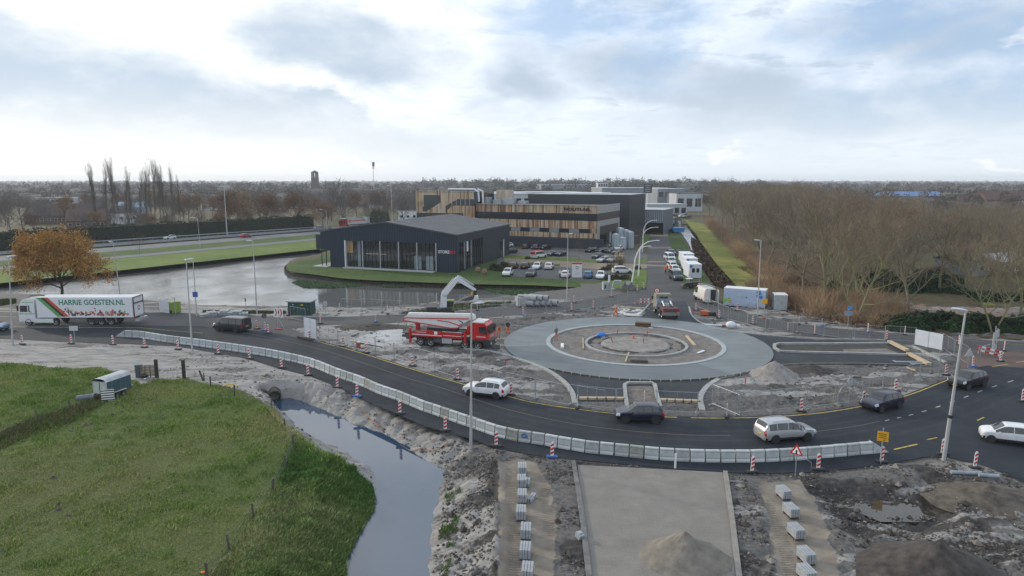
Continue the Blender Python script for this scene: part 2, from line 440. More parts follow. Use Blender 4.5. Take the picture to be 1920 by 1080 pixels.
W_TAN2=poly([(1422,903),(1500,898),(1525,925),(1545,975),(1565,1040),(1600,1180),(1470,1180),(1455,1050),(1440,970)])
W_PAVER=poly([(1083,872),(1358,886),(1374,990),(1388,1079),(1406,1180),(1108,1180),(1105,1079),(1094,975)])
W_SOIL=poly([(860,862),(930,860),(936,930),(936,1180),(855,1180),(868,1000)])
W_PIT=poly([(1520,912),(1600,905),(1700,915),(1770,935),(1790,975),(1740,1000),(1650,990),(1575,965)])
W_WHITE=poly([(597,612),(660,613),(725,618),(765,632),(790,655),(700,655),(640,640),(605,628)])
W_VERGE=poly([(1283,412),(1320,420),(1345,445),(1380,478),(1410,508),(1445,540),(1440,562),(1392,549),(1375,530),(1342,493),(1314,455),(1306,440)])
SINK=[W_MAIN,W_BACK,W_NORTH,W_EAST,W_SOUTHARM,W_EASTARM,W_NORTHARM,W_PAVER]
TRACK_LINES=[[G(1290,770),G(1340,748),G(1420,732)],[G(1420,766),G(1500,748),G(1600,738)],[G(60,682),G(200,662),G(330,670),G(430,690)],[G(1040,880),G(1020,930),G(1035,1000)],[G(955,880),G(962,950),G(965,1090)],[G(1480,930),G(1500,1000),G(1525,1100)],[G(1440,940),G(1470,1010),G(1490,1100)]]
def ground_height(X,Y,full=True):
 """terrain height in metres"""
 z=np.zeros(X.shape)
 near=Y<135
 if not near.any():return z
 dmin=np.full(X.shape,1e9)
 for p in SINK:dmin=np.minimum(dmin,sdist(X,Y,p))
 dmin=np.minimum(dmin,np.hypot(X-RC.x,Y-RC.y)-RO)
 free=sstep(dmin,0.1,2.2)
 n1=fbm(X*0.22,Y*0.22,5);n2=fbm(X*0.9+40,Y*0.9,5);n3=fbm(X*2.6+9,Y*2.6+70,4)
 dg=sdist(X,Y,W_GRASS)
 earth=sstep(dg,-0.5,1.0)
 tan=sstep(np.minimum(sdist(X,Y,W_TAN1),sdist(X,Y,W_TAN2)),0.7,-0.5)
 rel=(n1-0.5)*0.5+(n2-0.5)*0.42+(n3-0.5)*0.34
 rut=np.abs(fbm(X*0.28+3,Y*1.5+8,4)-0.5)
 rel=rel-0.5*np.clip(0.07-rut,0,1)*4
 far_left=sstep(X,-10,-25)
 amp=earth*(1-0.8*tan)*(1-0.45*far_left)*sstep(Y,130,100)
 z+=free*(rel*amp*0.95+earth*0.06)
 z+=free*(1-earth)*((n1-0.5)*0.35+(n2-0.5)*0.08)
 z-=0.15*tan*free
 soil=sstep(sdist(X,Y,W_SOIL),0.8,-0.4);z+=0.35*soil*(0.5+n2)
 bk=sstep(sdist(X,Y,W_BANK),0.5,-0.8);z+=bk*(0.25*np.sin(X*1.6+Y*0.5)+(n2-0.5)*0.5)
 dp=sdist(X,Y,W_PIT);pit=sstep(dp,0.9,-1.1);z=z-pit*(0.62+(n2-0.5)*0.5)
 dq=sdist(X,Y,W_PUDDLE);z=np.where(dq<1.2,np.minimum(z,-0.62+np.clip(dq,-0.6,1.2)*0.55),z)
 dd=sdist(X,Y,W_DITCH)+(n2-0.5)*1.1+(n1-0.5)*0.8
 wid=1.5+2.3*sstep(X-(-8+(62-Y)*0.1),-16,-4)*(0.6+0.8*n1)-0.7*sstep(Y,59,62)
 prof=DITCH_Z+0.02+(-DITCH_Z)*np.clip((dd+(n2-0.5)*0.9*np.clip(dd,0,1))/wid,-0.5,1)** 1.0
 prof=prof+np.where(dd>0,(n2-0.5)*0.25*np.clip(dd,0,1),0)
 z=np.where(dd<wid*1.0,np.minimum(z,np.maximum(prof,-2.3)),z)
 return z
def water_carve(X,Y,z):
 for p in (W_POND,W_CANAL):
  d=sdist(X,Y,p)+(fbm(X*.5,Y*.5,3)-.5)*.9;sl=np.where(d>0,1.6,1.2)
  prof=POND_Z+0.03+d/sl*1.5
  z=np.where(d<1.8,np.minimum(z,np.maximum(prof,-2.0)),z)
 return z
def GZ(p,dz=0.0):
 """put a point on the terrain"""
 z=ground_height(np.array([p.x]),np.array([p.y]));z=water_carve(np.array([p.x]),np.array([p.y]),z)
 return Vector((p.x,p.y,float(z[0])+dz))
def axis(parts):
 o=[];
 for a,b,st in parts:o+=list(np.arange(a,b,st))
 return np.array(o+[parts[-1][1]])
def geom_axis(a,b,s0,g):
 o=[a];s=s0
 while o[-1]<b:o.append(o[-1]+s);s*=g
 o[-1]=b;return o
xs=np.concatenate([-np.array(geom_axis(110,5200,2.5,1.3))[::-1],axis([(-107,-45,0.9),(-45,-30,0.45),(-30,34,0.19),(34,62,0.4),(62,108,0.9)]),np.array(geom_axis(110,5200,2.5,1.3))])
ys=np.concatenate([np.arange(-40,24,8),axis([(24,30,0.5),(30,62,0.19),(62,88,0.32),(88,135,0.5),(135,240,1.2)]),np.array(geom_axis(242,5400,3.0,1.25))])
XX,YY=np.meshgrid(xs,ys)
fx,fy=XX.ravel(),YY.ravel()
ZZ=np.zeros(fx.shape);nearm=(fy<135)& (fy>20)& (np.abs(fx)<112)
ZZ[nearm]=ground_height(fx[nearm],fy[nearm])
midm=(fy>90)& (fy<420)& (np.abs(fx)<180)
ZZ[midm]=water_carve(fx[midm],fy[midm],ZZ[midm])
dh=np.full(fx.shape,1e9)
for p in SINK:dh[nearm | midm]=np.minimum(dh[nearm | midm],sdist(fx[nearm | midm],fy[nearm | midm],p))
ZZ=np.where((dh<0.25),np.minimum(ZZ,-0.03),ZZ)
ZZ=np.where(np.hypot(fx-RC.x,fy-RC.y)<RO+0.2,-0.03,ZZ)
n1=fbm(fx*0.35,fy*0.35,5);n2=fbm(fx*1.2+5,fy*1.2,5);n3=fbm(fx*0.1+50,fy*0.1,4);nst=fbm(fx*0.12+3,fy*0.8+8,5)
big=np.full(fx.shape,1e9)
def sdm(p,m=nearm):
 o=big.copy();o[m]=sdist(fx[m],fy[m],p);return o
wob=(n2-0.5)*1.6
dgr=sdm(W_GRASS);dbank=sdm(W_BANK)
w_grass=sstep(dgr+wob,0.35,-0.35)
w_rough=sstep(dbank+wob,0.35,-0.35)
dtan=np.minimum(sdm(W_TAN1),sdm(W_TAN2))+wob*0.35
w_tan=sstep(dtan,0.3,-0.3)
ddt=sdm(W_DITCH)
left=sstep(fx-(-6+(62-fy)*0.22),3,-3)
pale=left*(0.50+0.5*sstep(nst,0.38,0.6))*sstep(fy,118,104)
pale*=1-0.6*sstep(n3,0.55,0.68)
ring=np.hypot(fx-RC.x,fy-RC.y)
patch=sstep(nst*0.6+n1*0.4,0.46,0.60)*0.75
zone_mid=sstep(fy,60,63)*sstep(fy,122,112)
pale=np.maximum(pale,patch*zone_mid)
pale=np.maximum(pale,sstep(sdm(W_WHITE)+wob*0.8,0.5,-0.5)*1.0)
pale=np.maximum(pale,sstep(ddt+wob,3.2,1.2)*0.7*sstep(fx-(-9),3,-2))
pale=np.maximum(pale,0.55*sstep(nst,0.52,0.64)*sstep(fy,62,46)*(fx>12))
pale=np.maximum(pale,0.6*sstep(np.abs(fy-45.8),1.6,0.4)*sstep(n2,0.4,0.55)*sstep(fx,17,19)*sstep(fx,30,27))
w_pale=np.clip(pale,0,1)*(1-w_grass)
dark=sstep(sdm(W_SOIL)+wob*0.6,0.5,-0.4)
dark=np.maximum(dark,0.9*sstep(sdm(W_PIT)+wob,1.5,-0.3))
dark=np.maximum(dark,0.75*sstep(n1,0.50,0.66)*(fy<50)*(fx>-6))
dark=np.maximum(dark,sstep(ddt,0.7,0.15)*(0.9-0.5*left))
dark=np.maximum(dark,0.55*sstep(fbm(fx*0.5+31,fy*0.9,5),0.53,0.66)*zone_mid)
dark=np.maximum(dark,0.8*sstep(sdm(W_MAIN),0.8,0.1)*(fx>5)*(fy<52))
w_dark=np.clip(dark,0,1)*(1-w_grass)
w_litter=sstep(fy,104,112)*(fx>20)+sstep(fy,128,138)*(fx<=20)
w_litter=np.clip(w_litter,0,1)
trk=np.zeros(fx.shape)
m=(fy<80)& (fy>25)& nearm
for ln in TRACK_LINES:
 d=np.full(fx.shape,1e9);d[m]=pdist(fx[m],fy[m],ln);trk=np.maximum(trk,sstep(np.abs(d-0.0),0.42,0.3))
A1=np.stack([w_grass,w_pale,w_dark,np.ones_like(w_dark)],1);A2=np.stack([w_tan,w_rough,w_litter,trk],1)
def ground_material():
 m,nt,b=nodes_mat('ground_earth');N,L=nt.nodes,nt.links
 geo=N.new('ShaderNodeNewGeometry');pos=geo.outputs['Position']
 def attr(n):
  a=N.new('ShaderNodeAttribute');a.attribute_name=n;s=N.new('ShaderNodeSeparateColor');L.new(a.outputs['Color'],s.inputs[0]);return list(s.outputs)+[a.outputs['Alpha']]
 def noise(sc,det=8,rough=0.6,st=None,dist=0.0):
  v=pos
  if st:mp=N.new('ShaderNodeMapping');mp.inputs['Scale'].default_value=st;L.new(pos,mp.inputs[0]);v=mp.outputs[0]
  n=N.new('ShaderNodeTexNoise');n.inputs['Scale'].default_value=sc;n.inputs['Detail'].default_value=det;n.inputs['Roughness'].default_value=rough;n.inputs['Distortion'].default_value=dist;L.new(v,n.inputs['Vector']);return n.outputs['Fac']
 def mr(v,a,b_,c=0,d=1):
  n=N.new('ShaderNodeMapRange');L.new(v,n.inputs[0]);n.interpolation_type='SMOOTHSTEP'
  for i,x in enumerate((a,b_,c,d)):n.inputs[i+1].default_value=x
  return n.outputs[0]
 def ramp(v,cols):
  r=N.new('ShaderNodeValToRGB');L.new(v,r.inputs[0])
  while len(r.color_ramp.elements)<len(cols):r.color_ramp.elements.new(0.5)
  for e,(p,c)in zip(r.color_ramp.elements,cols):e.position=p;e.color=(*c,1)
  return r.outputs[0]
 def mix(f,a,c):
  n=N.new('ShaderNodeMix');n.data_type='RGBA';L.new(f,n.inputs[0]);L.new(a,n.inputs[6]);L.new(c,n.inputs[7]);return n.outputs[2]
 def mth(op,a,c):
  n=N.new('ShaderNodeMath');n.operation=op
  for i,x in enumerate((a,c)):
   if isinstance(x,(int,float)):n.inputs[i].default_value=x
   else:L.new(x,n.inputs[i])
  return n.outputs[0]
 fine=noise(3.0,10,0.68);fine2=noise(9.0,6,0.7);med=noise(0.7,8,0.62);streak=noise(1.0,8,0.65,(0.35,1.5,1.0),0.6);large=noise(0.12,5,0.6)
 def edge(w):  # break the outline up with fine noise
  return mr(mth('ADD',w,mth('MULTIPLY',mth('SUBTRACT',fine,0.5),0.9)),0.36,0.64)
 g,p,d,_=attr('A1');tn,ro,li,tk=attr('A2')
 mud=ramp(fine,[(0.25,(0.058,0.054,0.051)),(0.5,(0.118,0.112,0.106)),(0.75,(0.21,0.20,0.19))])
 sand=ramp(streak,[(0.25,(0.155,0.146,0.138)),(0.45,(0.245,0.234,0.222)),(0.7,(0.355,0.345,0.332))])
 soil=ramp(fine,[(0.3,(0.020,0.018,0.018)),(0.5,(0.047,0.043,0.041)),(0.72,(0.098,0.091,0.085))])
 tan=ramp(med,[(0.3,(0.165,0.143,0.116)),(0.5,(0.225,0.197,0.162)),(0.7,(0.28,0.25,0.21))])
 gr1=ramp(med,[(0.25,(0.062,0.090,0.030)),(0.5,(0.09,0.13,0.038)),(0.75,(0.135,0.155,0.058))])
 gr2=ramp(fine2,[(0.3,(0.035,0.055,0.014)),(0.55,(0.085,0.115,0.032)),(0.8,(0.16,0.17,0.075))])
 n=N.new('ShaderNodeMix');n.data_type='RGBA';n.inputs[0].default_value=0.45;L.new(gr1,n.inputs[6]);L.new(gr2,n.inputs[7]);grass=n.outputs[2]
 brown=ramp(large,[(0.3,(0.06,0.092,0.02)),(0.62,(0.092,0.09,0.035))])
 n=N.new('ShaderNodeMix');n.data_type='RGBA';n.inputs[0].default_value=0.4;L.new(grass,n.inputs[6]);L.new(brown,n.inputs[7]);grass=n.outputs[2]
 litter=ramp(med,[(0.3,(0.055,0.060,0.022)),(0.5,(0.085,0.078,0.038)),(0.7,(0.10,0.066,0.040))])
 col=mix(edge(d),mud,soil);col=mix(edge(p),col,sand);col=mix(edge(tn),col,tan);col=mix(edge(li),col,litter);col=mix(edge(g),col,grass)
 wv=N.new('ShaderNodeTexWave');wv.wave_type='BANDS';wv.bands_direction='Y';wv.inputs['Scale'].default_value=1.35;wv.inputs['Distortion'].default_value=0.6;wv.inputs['Detail'].default_value=1;L.new(pos,wv.inputs['Vector'])
 trk=mth('MULTIPLY',tk,mth('SUBTRACT',1.0,wv.outputs['Fac']))
 nn=N.new('ShaderNodeMix');nn.data_type='RGBA';nn.blend_type='MULTIPLY';L.new(mth('MULTIPLY',trk,0.45),nn.inputs[0]);L.new(col,nn.inputs[6]);nn.inputs[7].default_value=(0.45,0.43,0.40,1);col=nn.outputs[2]
 L.new(col,b.inputs['Base Color']);b.inputs['Specular IOR Level'].default_value=0.25
 L.new(mr(fine,0.2,0.8,0.75,0.98),b.inputs['Roughness'])
 hgt=mth('ADD',mth('MULTIPLY',fine,0.09),mth('ADD',mth('MULTIPLY',fine2,0.035),mth('MULTIPLY',trk,-0.05)))
 bp=N.new('ShaderNodeBump');bp.inputs['Strength'].default_value=0.9;bp.inputs['Distance'].default_value=1.0;L.new(hgt,bp.inputs['Height']);L.new(bp.outputs[0],b.inputs['Normal'])
 return m
nx,ny=len(xs),len(ys)
ii=np.arange(nx*ny).reshape(ny,nx)
FQ=np.stack([ii[:-1,:-1],ii[:-1,1:],ii[1:,1:],ii[1:,:-1]],-1).reshape(-1,4)
me=np_mesh('ground',np.stack([fx,fy,ZZ],1),FQ,ground_material(),smooth=True,attrs={'A1':A1,'A2':A2})
ground=add_obj('ground',me);ground['kind']='structure'
# ---------------------------------------------------------------- hard surfaces
def asphalt(name,base,var=0.25,patch=(0.10,0.095,0.09),grit=True,rough=0.8,worn=0.0):
 m,nt,b=nodes_mat(name);N,L=nt.nodes,nt.links
 geo=N.new('ShaderNodeNewGeometry');pos=geo.outputs['Position']
 def noise(sc,det,rough_=0.6):
  n=N.new('ShaderNodeTexNoise');n.inputs['Scale'].default_value=sc;n.inputs['Detail'].default_value=det;n.inputs['Roughness'].default_value=rough_;L.new(pos,n.inputs['Vector']);return n.outputs['Fac']
 a,c,f=noise(0.18,6),noise(1.3,8,0.65),noise(28,3)
 r=N.new('ShaderNodeValToRGB');L.new(a,r.inputs[0]);bc=np.array(base)
 r.color_ramp.elements[0].position=0.3;r.color_ramp.elements[1].position=0.7
 r.color_ramp.elements[0].color=(*(bc*(1-var)),1);r.color_ramp.elements[1].color=(*(bc*(1+var)),1)
 mr=N.new('ShaderNodeMapRange');L.new(c,mr.inputs[0]);mr.inputs[1].default_value=0.56;mr.inputs[2].default_value=0.75;mr.inputs[4].default_value=0.35+worn
 mx=N.new('ShaderNodeMix');mx.data_type='RGBA';L.new(mr.outputs[0],mx.inputs[0]);L.new(r.outputs[0],mx.inputs[6]);mx.inputs[7].default_value=(*patch,1)
 mx2=N.new('ShaderNodeMix');mx2.data_type='RGBA';mx2.blend_type='MULTIPLY';mx2.inputs[0].default_value=0.35;L.new(mx.outputs[2],mx2.inputs[6])
 r2=N.new('ShaderNodeValToRGB');L.new(f,r2.inputs[0]);r2.color_ramp.elements[0].color=(0.35,0.35,0.35,1);r2.color_ramp.elements[1].color=(1.5,1.5,1.5,1);L.new(r2.outputs[0],mx2.inputs[7])
 du=N.new('ShaderNodeMapRange');L.new(noise(0.33,7,0.7),du.inputs[0]);du.inputs[1].default_value=0.47;du.inputs[2].default_value=0.70;du.inputs[4].default_value=0.5
 mx3=N.new('ShaderNodeMix');mx3.data_type='RGBA';L.new(du.outputs[0],mx3.inputs[0]);L.new(mx2.outputs[2],mx3.inputs[6]);mx3.inputs[7].default_value=(*np.clip(bc*1.1+0.018,0,1),1)
 L.new(mx3.outputs[2],b.inputs['Base Color']);b.inputs['Roughness'].default_value=rough;b.inputs['Specular IOR Level'].default_value=0.18
 bp=N.new('ShaderNodeBump');bp.inputs['Strength'].default_value=0.5;bp.inputs['Distance'].default_value=0.01;L.new(f,bp.inputs['Height']);L.new(bp.outputs[0],b.inputs['Normal'])
 return m
M_asph=asphalt('road_asphalt',(0.025,0.030,0.038),0.25,(0.060,0.062,0.066),worn=.25)
M_asph_old=asphalt('old_asphalt',(0.078,0.078,0.080),0.2,(0.115,0.108,0.104),worn=0.2)
M_asph_fresh=asphalt('fresh_asphalt',(0.042,0.047,0.054),0.25,(0.10,0.105,0.11),worn=0.3)
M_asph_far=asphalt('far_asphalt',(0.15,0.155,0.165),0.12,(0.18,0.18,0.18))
M_paint_w=mat('road_paint_white',(0.42,0.42,0.40),0.7,var=0.25,scale=2,dirt=((0.10,0.10,0.10),3,0.48))
M_paint_y=mat('road_paint_yellow',(0.48,0.36,0.06),0.7,var=0.2,scale=2,dirt=((0.12,0.11,0.09),3,0.5))
sheet('back_road',W_BACK,0.004,M_asph_old)
sheet('east_road',W_EAST,0.012,M_asph_old)
sheet('north_road',W_NORTH,0.016,M_asph_old)
sheet('main_road',W_MAIN,0.008,M_asph)
W_WORN=poly([(-160,588),(0,585),(120,588),(300,586),(440,590),(520,606),(560,622),(575,636),(500,622),(380,612),(250,610),(100,613),(-160,617)])
sheet('old_lane',W_WORN,0.020,M_asph_old)
W_RED=poly([(1790,662),(1850,655),(1930,662),(2010,670),(2010,700),(1920,688),(1850,686),(1805,695)])
sheet('junction_patch',W_RED,0.024,asphalt('reddish_asphalt',(0.13,0.095,0.085),0.15,(0.17,0.14,0.13)))
yl=smooth_line(poly(YELLOW),5)
strip('yellow_edge_line',yl[:47],0.14,0.014,M_paint_y,side=-0.25)
strip('yellow_edge_line',yl[47:64],0.14,0.014,M_paint_y,side=-0.25)
strip('yellow_edge_line',yl[64:],0.14,0.014,M_paint_y,side=-0.25)
strip('yellow_edge_line',poly([(1676,843),(1720,833)]),0.14,0.014,M_paint_y)
strip('yellow_edge_line',poly([(225,614),(265,615),(330,621),(380,625)]),0.12,0.026,M_paint_y)
strip('white_edge_line',poly([(-100,612),(100,614),(225,614)]),0.18,0.026,M_paint_w)
strip('white_edge_line',poly([(-100,593),(30,594)]),0.18,0.026,M_paint_w)
centre=smooth_line(poly([(420,618),(500,632),(600,655),(680,680),(760,708),(830,728),(900,752),(960,770),(1060,792),(1160,806),(1270,815),(1370,817)]),4)
strip('centre_line',centre,0.10,0.014,mat('worn_yellow_paint',(0.13,0.115,0.075),0.75,var=0.3,scale=1.5,dirt=((0.06,0.062,0.066),1.5,0.42)))
strip('centre_line',smooth_line(poly([(1520,811),(1600,800),(1650,790)]),4),0.10,0.014,MATS['worn_yellow_paint'])
M_track=asphalt('wheel_path_asphalt',(0.031,0.036,0.044),0.3,(0.065,0.067,0.07),worn=.3)
drive_ln=smooth_line(poly([(300,606),(420,618),(500,632),(600,655),(680,680),(760,708),(830,728),(900,752),(960,770),(1060,792),(1160,806),(1270,815),(1370,817),(1520,811),(1600,800),(1660,789),(1720,775),(1790,752),(1860,726),(1940,702)]),4)
for off in (-2.5,-1.05,1.0,2.4):strip('wheel_path',drive_ln,0.42,0.011,M_track,side=off)
dash=smooth_line(poly([(1660,789),(1720,775),(1790,752),(1860,726),(1940,702)]),8)
for k in range(0,len(dash)-2,3):strip('lane_dash',dash[k:k+2],0.12,0.014,M_paint_w)
for a,b in (((1738,825),(1757,821)),((1832,789),(1845,783)),((1905,680),(1930,676)),((1860,688),(1890,683))):strip('lane_dash',poly([a,b]),0.12,0.028,M_paint_y)
strip('white_edge_line',poly([(1480,606),(1613,623),(1813,638),(1930,648)]),0.10,0.020,mat('orange_guide_line',(0.22,0.15,0.08),0.7))
# ---------------------------------------------------------------- roundabout
def concrete(name,c,var=0.1,streaks=True,rough=0.55):
 m,nt,b=nodes_mat(name);N,L=nt.nodes,nt.links
 geo=N.new('ShaderNodeNewGeometry');mp=N.new('ShaderNodeMapping');mp.inputs['Rotation'].default_value=(0,0,R(35));mp.inputs['Scale'].default_value=(0.25,1.6,1);L.new(geo.outputs['Position'],mp.inputs[0])
 n=N.new('ShaderNodeTexNoise');n.inputs['Scale'].default_value=0.9;n.inputs['Detail'].default_value=8;n.inputs['Roughness'].default_value=0.62;L.new(mp.outputs[0],n.inputs['Vector'])
 n2=N.new('ShaderNodeTexNoise');n2.inputs['Scale'].default_value=0.22;n2.inputs['Detail'].default_value=4;L.new(geo.outputs['Position'],n2.inputs['Vector'])
 ad=N.new('ShaderNodeMath');ad.operation='ADD';L.new(n.outputs['Fac'],ad.inputs[0]);L.new(n2.outputs['Fac'],ad.inputs[1])
 r=N.new('ShaderNodeValToRGB');hv=N.new('ShaderNodeMath');hv.operation='MULTIPLY';hv.inputs[1].default_value=0.5;L.new(ad.outputs[0],hv.inputs[0]);L.new(hv.outputs[0],r.inputs[0]);c=np.array(c)
 r.color_ramp.elements[0].position=0.36;r.color_ramp.elements[1].position=0.64
 r.color_ramp.elements[0].color=(*(c*(1-var)),1);r.color_ramp.elements[1].color=(*(c*(1+var)),1)
 L.new(r.outputs[0],b.inputs['Base Color']);b.inputs['Roughness'].default_value=rough
 n3=N.new('ShaderNodeTexNoise');n3.inputs['Scale'].default_value=12;L.new(mp.outputs[0],n3.inputs['Vector'])
 bp=N.new('ShaderNodeBump');bp.inputs['Strength'].default_value=0.3;bp.inputs['Distance'].default_value=0.01;L.new(n3.outputs['Fac'],bp.inputs['Height']);L.new(bp.outputs[0],b.inputs['Normal'])
 return m
M_ring=concrete('fresh_concrete',(0.108,0.126,0.134),0.2)
M_ring_light=concrete('drying_concrete',(0.150,0.170,0.176),0.2)
M_kerb=mat('kerb_concrete',(0.30,0.31,0.30),0.85,var=0.15,scale=1.5,bump=0.3,dirt=((0.14,0.13,0.12),2.0,0.55))
M_kerb_dark=mat('kerb_concrete_dirty',(0.15,0.15,0.145),0.9,var=0.2,scale=1.5,bump=0.3,dirt=((0.08,0.07,0.065),2.0,0.5))
M_kerb_pale=mat('kerb_concrete_pale',(0.33,0.36,0.37),0.8,var=0.1,scale=1.5)
def circ(r,a0=0.0,a1=360.0,n=96,c=RC):return [Vector((c.x+r*cos(R(a0+(a1-a0)*i/n)),c.y+r*sin(R(a0+(a1-a0)*i/n)),0))for i in range(n+1)]
def ringmesh(name,r0,r1,a0,a1,z,m,n=96,c=RC,th=0.10):
 V=[];F=[]
 for i in range(n+1):
  a=R(a0+(a1-a0)*i/n);ca,sa=cos(a),sin(a)
  V+=[(c.x+r0*ca,c.y+r0*sa,z),(c.x+r1*ca,c.y+r1*sa,z),(c.x+r0*ca,c.y+r0*sa,z-th),(c.x+r1*ca,c.y+r1*sa,z-th)]
 for i in range(n):
  a,b=4*i,4*i+4;F+=[(a,a+1,b+1,b),(a+1,a+3,b+3,b+1),(a,b,b+2,a+2)]
 mb=MB();mb.add(V,F);o=mb.build(name,m);return o
seg=[(-62,158,M_ring_light),(158,183,M_ring_light),(183,298,M_ring)]
o=ringmesh('roundabout_slab',RI+0.3,RO,186.4,298,0.115,M_ring);o['kind']='structure'
o=ringmesh('roundabout_slab',RI+0.3,RO,298,546,0.12,M_ring_light,n=130);o['kind']='structure'
o=ringmesh('roundabout_joint',RI+0.3,RO-0.02,185.75,186.4,0.119,M_kerb_pale,n=3);o['kind']='structure'
o=ringmesh('inner_kerb',RI-0.25,RI+0.3,0,360,0.17,M_kerb_pale);o['kind']='structure'
o=ringmesh('inner_sand',0.0,RI-0.25,0,360,0.05,mat('inner_sand',(0.165,0.15,0.138),0.95,var=0.22,scale=1.2,bump=0.8,bscale=5,dirt=((0.10,0.09,0.082),0.8,0.52),coord='Object'),th=0.03);o['kind']='structure'
IC=Vector((15.3,82.3,0))
o=ringmesh('island_kerb',5.95,6.3,0,360,0.24,M_kerb,c=IC,th=0.2);o['kind']='structure'
o=ringmesh('island_kerb_cap',5.95,6.3,20,60,0.243,M_kerb_pale,c=IC,th=0.1,n=12);o['kind']='structure'
def disc_relief(name,c,r,z0,f,m,n=70,rings=26):
 V=[(c.x,c.y,z0+f(0,0,0))];F=[]
 for j in range(1,rings+1):
  for i in range(n):
   a=2*PI*i/n;rr=r*j/rings;x,y=rr*cos(a),rr*sin(a);V.append((c.x+x,c.y+y,z0+f(x,y,rr)))
 for i in range(n):F.append((0,1+i,1+(i+1)%n))
 for j in range(rings-1):
  for i in range(n):
   a=1+j*n+i;b=1+j*n+(i+1)%n;F.append((a,a+n,b+n,b))
 me=bpy.data.meshes.new(name);me.from_pydata(V,[],F);me.materials.append(m);me.polygons.foreach_set('use_smooth',[True]*len(F))
 return add_obj(name,me)
def nz(x,y,s,k=0):return float(fbm(np.array([x*s+k]),np.array([y*s+2*k]),4)[0])-0.5
M_darksoil=mat('dark_soil',(0.062,0.055,0.05),0.95,var=0.35,scale=2.5,bump=0.9,bscale=6)
M_greysand=mat('grey_sand',(0.235,0.22,0.205),0.95,var=0.2,scale=1.5,bump=0.8,bscale=5,dirt=((0.15,0.135,0.125),1.0,0.55))
o=disc_relief('island_soil',IC,5.94,0.10,lambda x,y,r:0.3*nz(x,y,1.1)-0.12*math.exp(-((r-5.0)/0.6)** 2),mat('island_wet_soil',(0.038,0.034,0.031),0.9,var=0.4,scale=2.5,bump=0.9,bscale=6));o['kind']='structure'
o=disc_relief('island_sand',IC,4.35,0.22,lambda x,y,r:0.15*nz(x,y,0.9,5)-0.3*max(0,(r-4.0-0.6*nz(x,y,0.6,9))/0.4),M_greysand);o['kind']='structure'
fw=new_ob('formwork',None);fw.location=RC;link(fw);tag(fw,'curved formwork boards with pegs along the near edge of the slab','formwork')
for k in range(22):
 a0,a1=R(226+k*3.6),R(226+k*3.6+3.5);q0=Vector((cos(a0),sin(a0),0))*(RO+.06);q1=Vector((cos(a1),sin(a1),0))*(RO+.06)
 MB().bar((q0.x,q0.y,0.02),(q1.x,q1.y,0.02),.07,.26).build('board',mat('form_board',(.085,.075,.06),.9,var=.3,scale=2),fw)
 bx_((q0.x*1.008,q0.y*1.008,.1),(.09,.09,.3)).build('peg',mat('form_peg',(.42,.36,.26),.8),fw)
sheet('south_arm',W_SOUTHARM,0.028,M_asph_fresh);sheet('east_arm',W_EASTARM,0.028,M_asph_fresh);sheet('north_arm',W_NORTHARM,0.032,M_asph_fresh)
sheet('screed_patch',poly([(1153,591),(1162,578),(1212,578),(1203,593)]),0.036,mat('white_screed',(0.48,0.50,0.50),0.8,var=0.15,scale=0.8))
sheet('white_slab',poly([(655,640),(700,624),(722,617),(755,619),(775,640),(790,652),(720,652)]),0.10,concrete('pale_slab',(0.34,0.35,0.35),0.3))
def kerbline(pts,w=0.28,h=0.16,m=None,side=0.0,lift=0.0):return curb('road_kerb',smooth_line(poly(pts),5),w,h,m or M_kerb,kind='structure',side=side,lift=lift)
kerbline([(870,655),(920,660),(962,671),(1020,692),(1055,715),(1072,736),(1078,758)],0.45)
kerbline([(1347,712),(1325,727),(1313,748),(1317,771)],0.5)
kerbline([(1350,711),(1390,702),(1430,692),(1480,684),(1580,682.5),(1680,684),(1747,688)],0.2,0.12,M_kerb_dark)
kerbline([(1292,576),(1296,590),(1307,602),(1323,610),(1345,618),(1400,626),(1513,635),(1660,639)],0.26)
kerbline([(1200,592),(1212,577),(1222,566)],0.22);kerbline([(1030,581),(1090,584),(1130,577),(1150,573)],0.2,0.1,M_kerb_dark)
W_REFS=[(1176,766),(1173,745),(1171,724),(1178,720),(1222,720),(1228,724),(1232,745),(1238,766)]
curb('refuge_kerb',poly(W_REFS),0.35,0.24,M_kerb,kind='structure')
sheet('refuge_sand',poly([(1180,764),(1176,725),(1224,725),(1233,764)]),0.06,mat('refuge_sand',(0.14,0.12,0.105),0.95,var=0.3,scale=2,bump=0.8))
W_REFE=[(1700,667),(1600,664),(1500,662),(1462,660),(1452,654),(1452,648),(1460,646),(1560,646),(1667,645)]
curb('refuge_kerb',poly(W_REFE),0.4,0.24,M_kerb,kind='structure')
sheet('refuge_sand',poly([(1690,665),(1500,660),(1460,656),(1465,648),(1660,646)]),0.06,mat('refuge_bed',(0.045,0.04,0.036),0.9,var=0.35,scale=1.5))
sheet('refuge_sand',poly([(1690,665),(1585,663),(1580,656),(1660,654)]),0.064,MATS['inner_sand'])
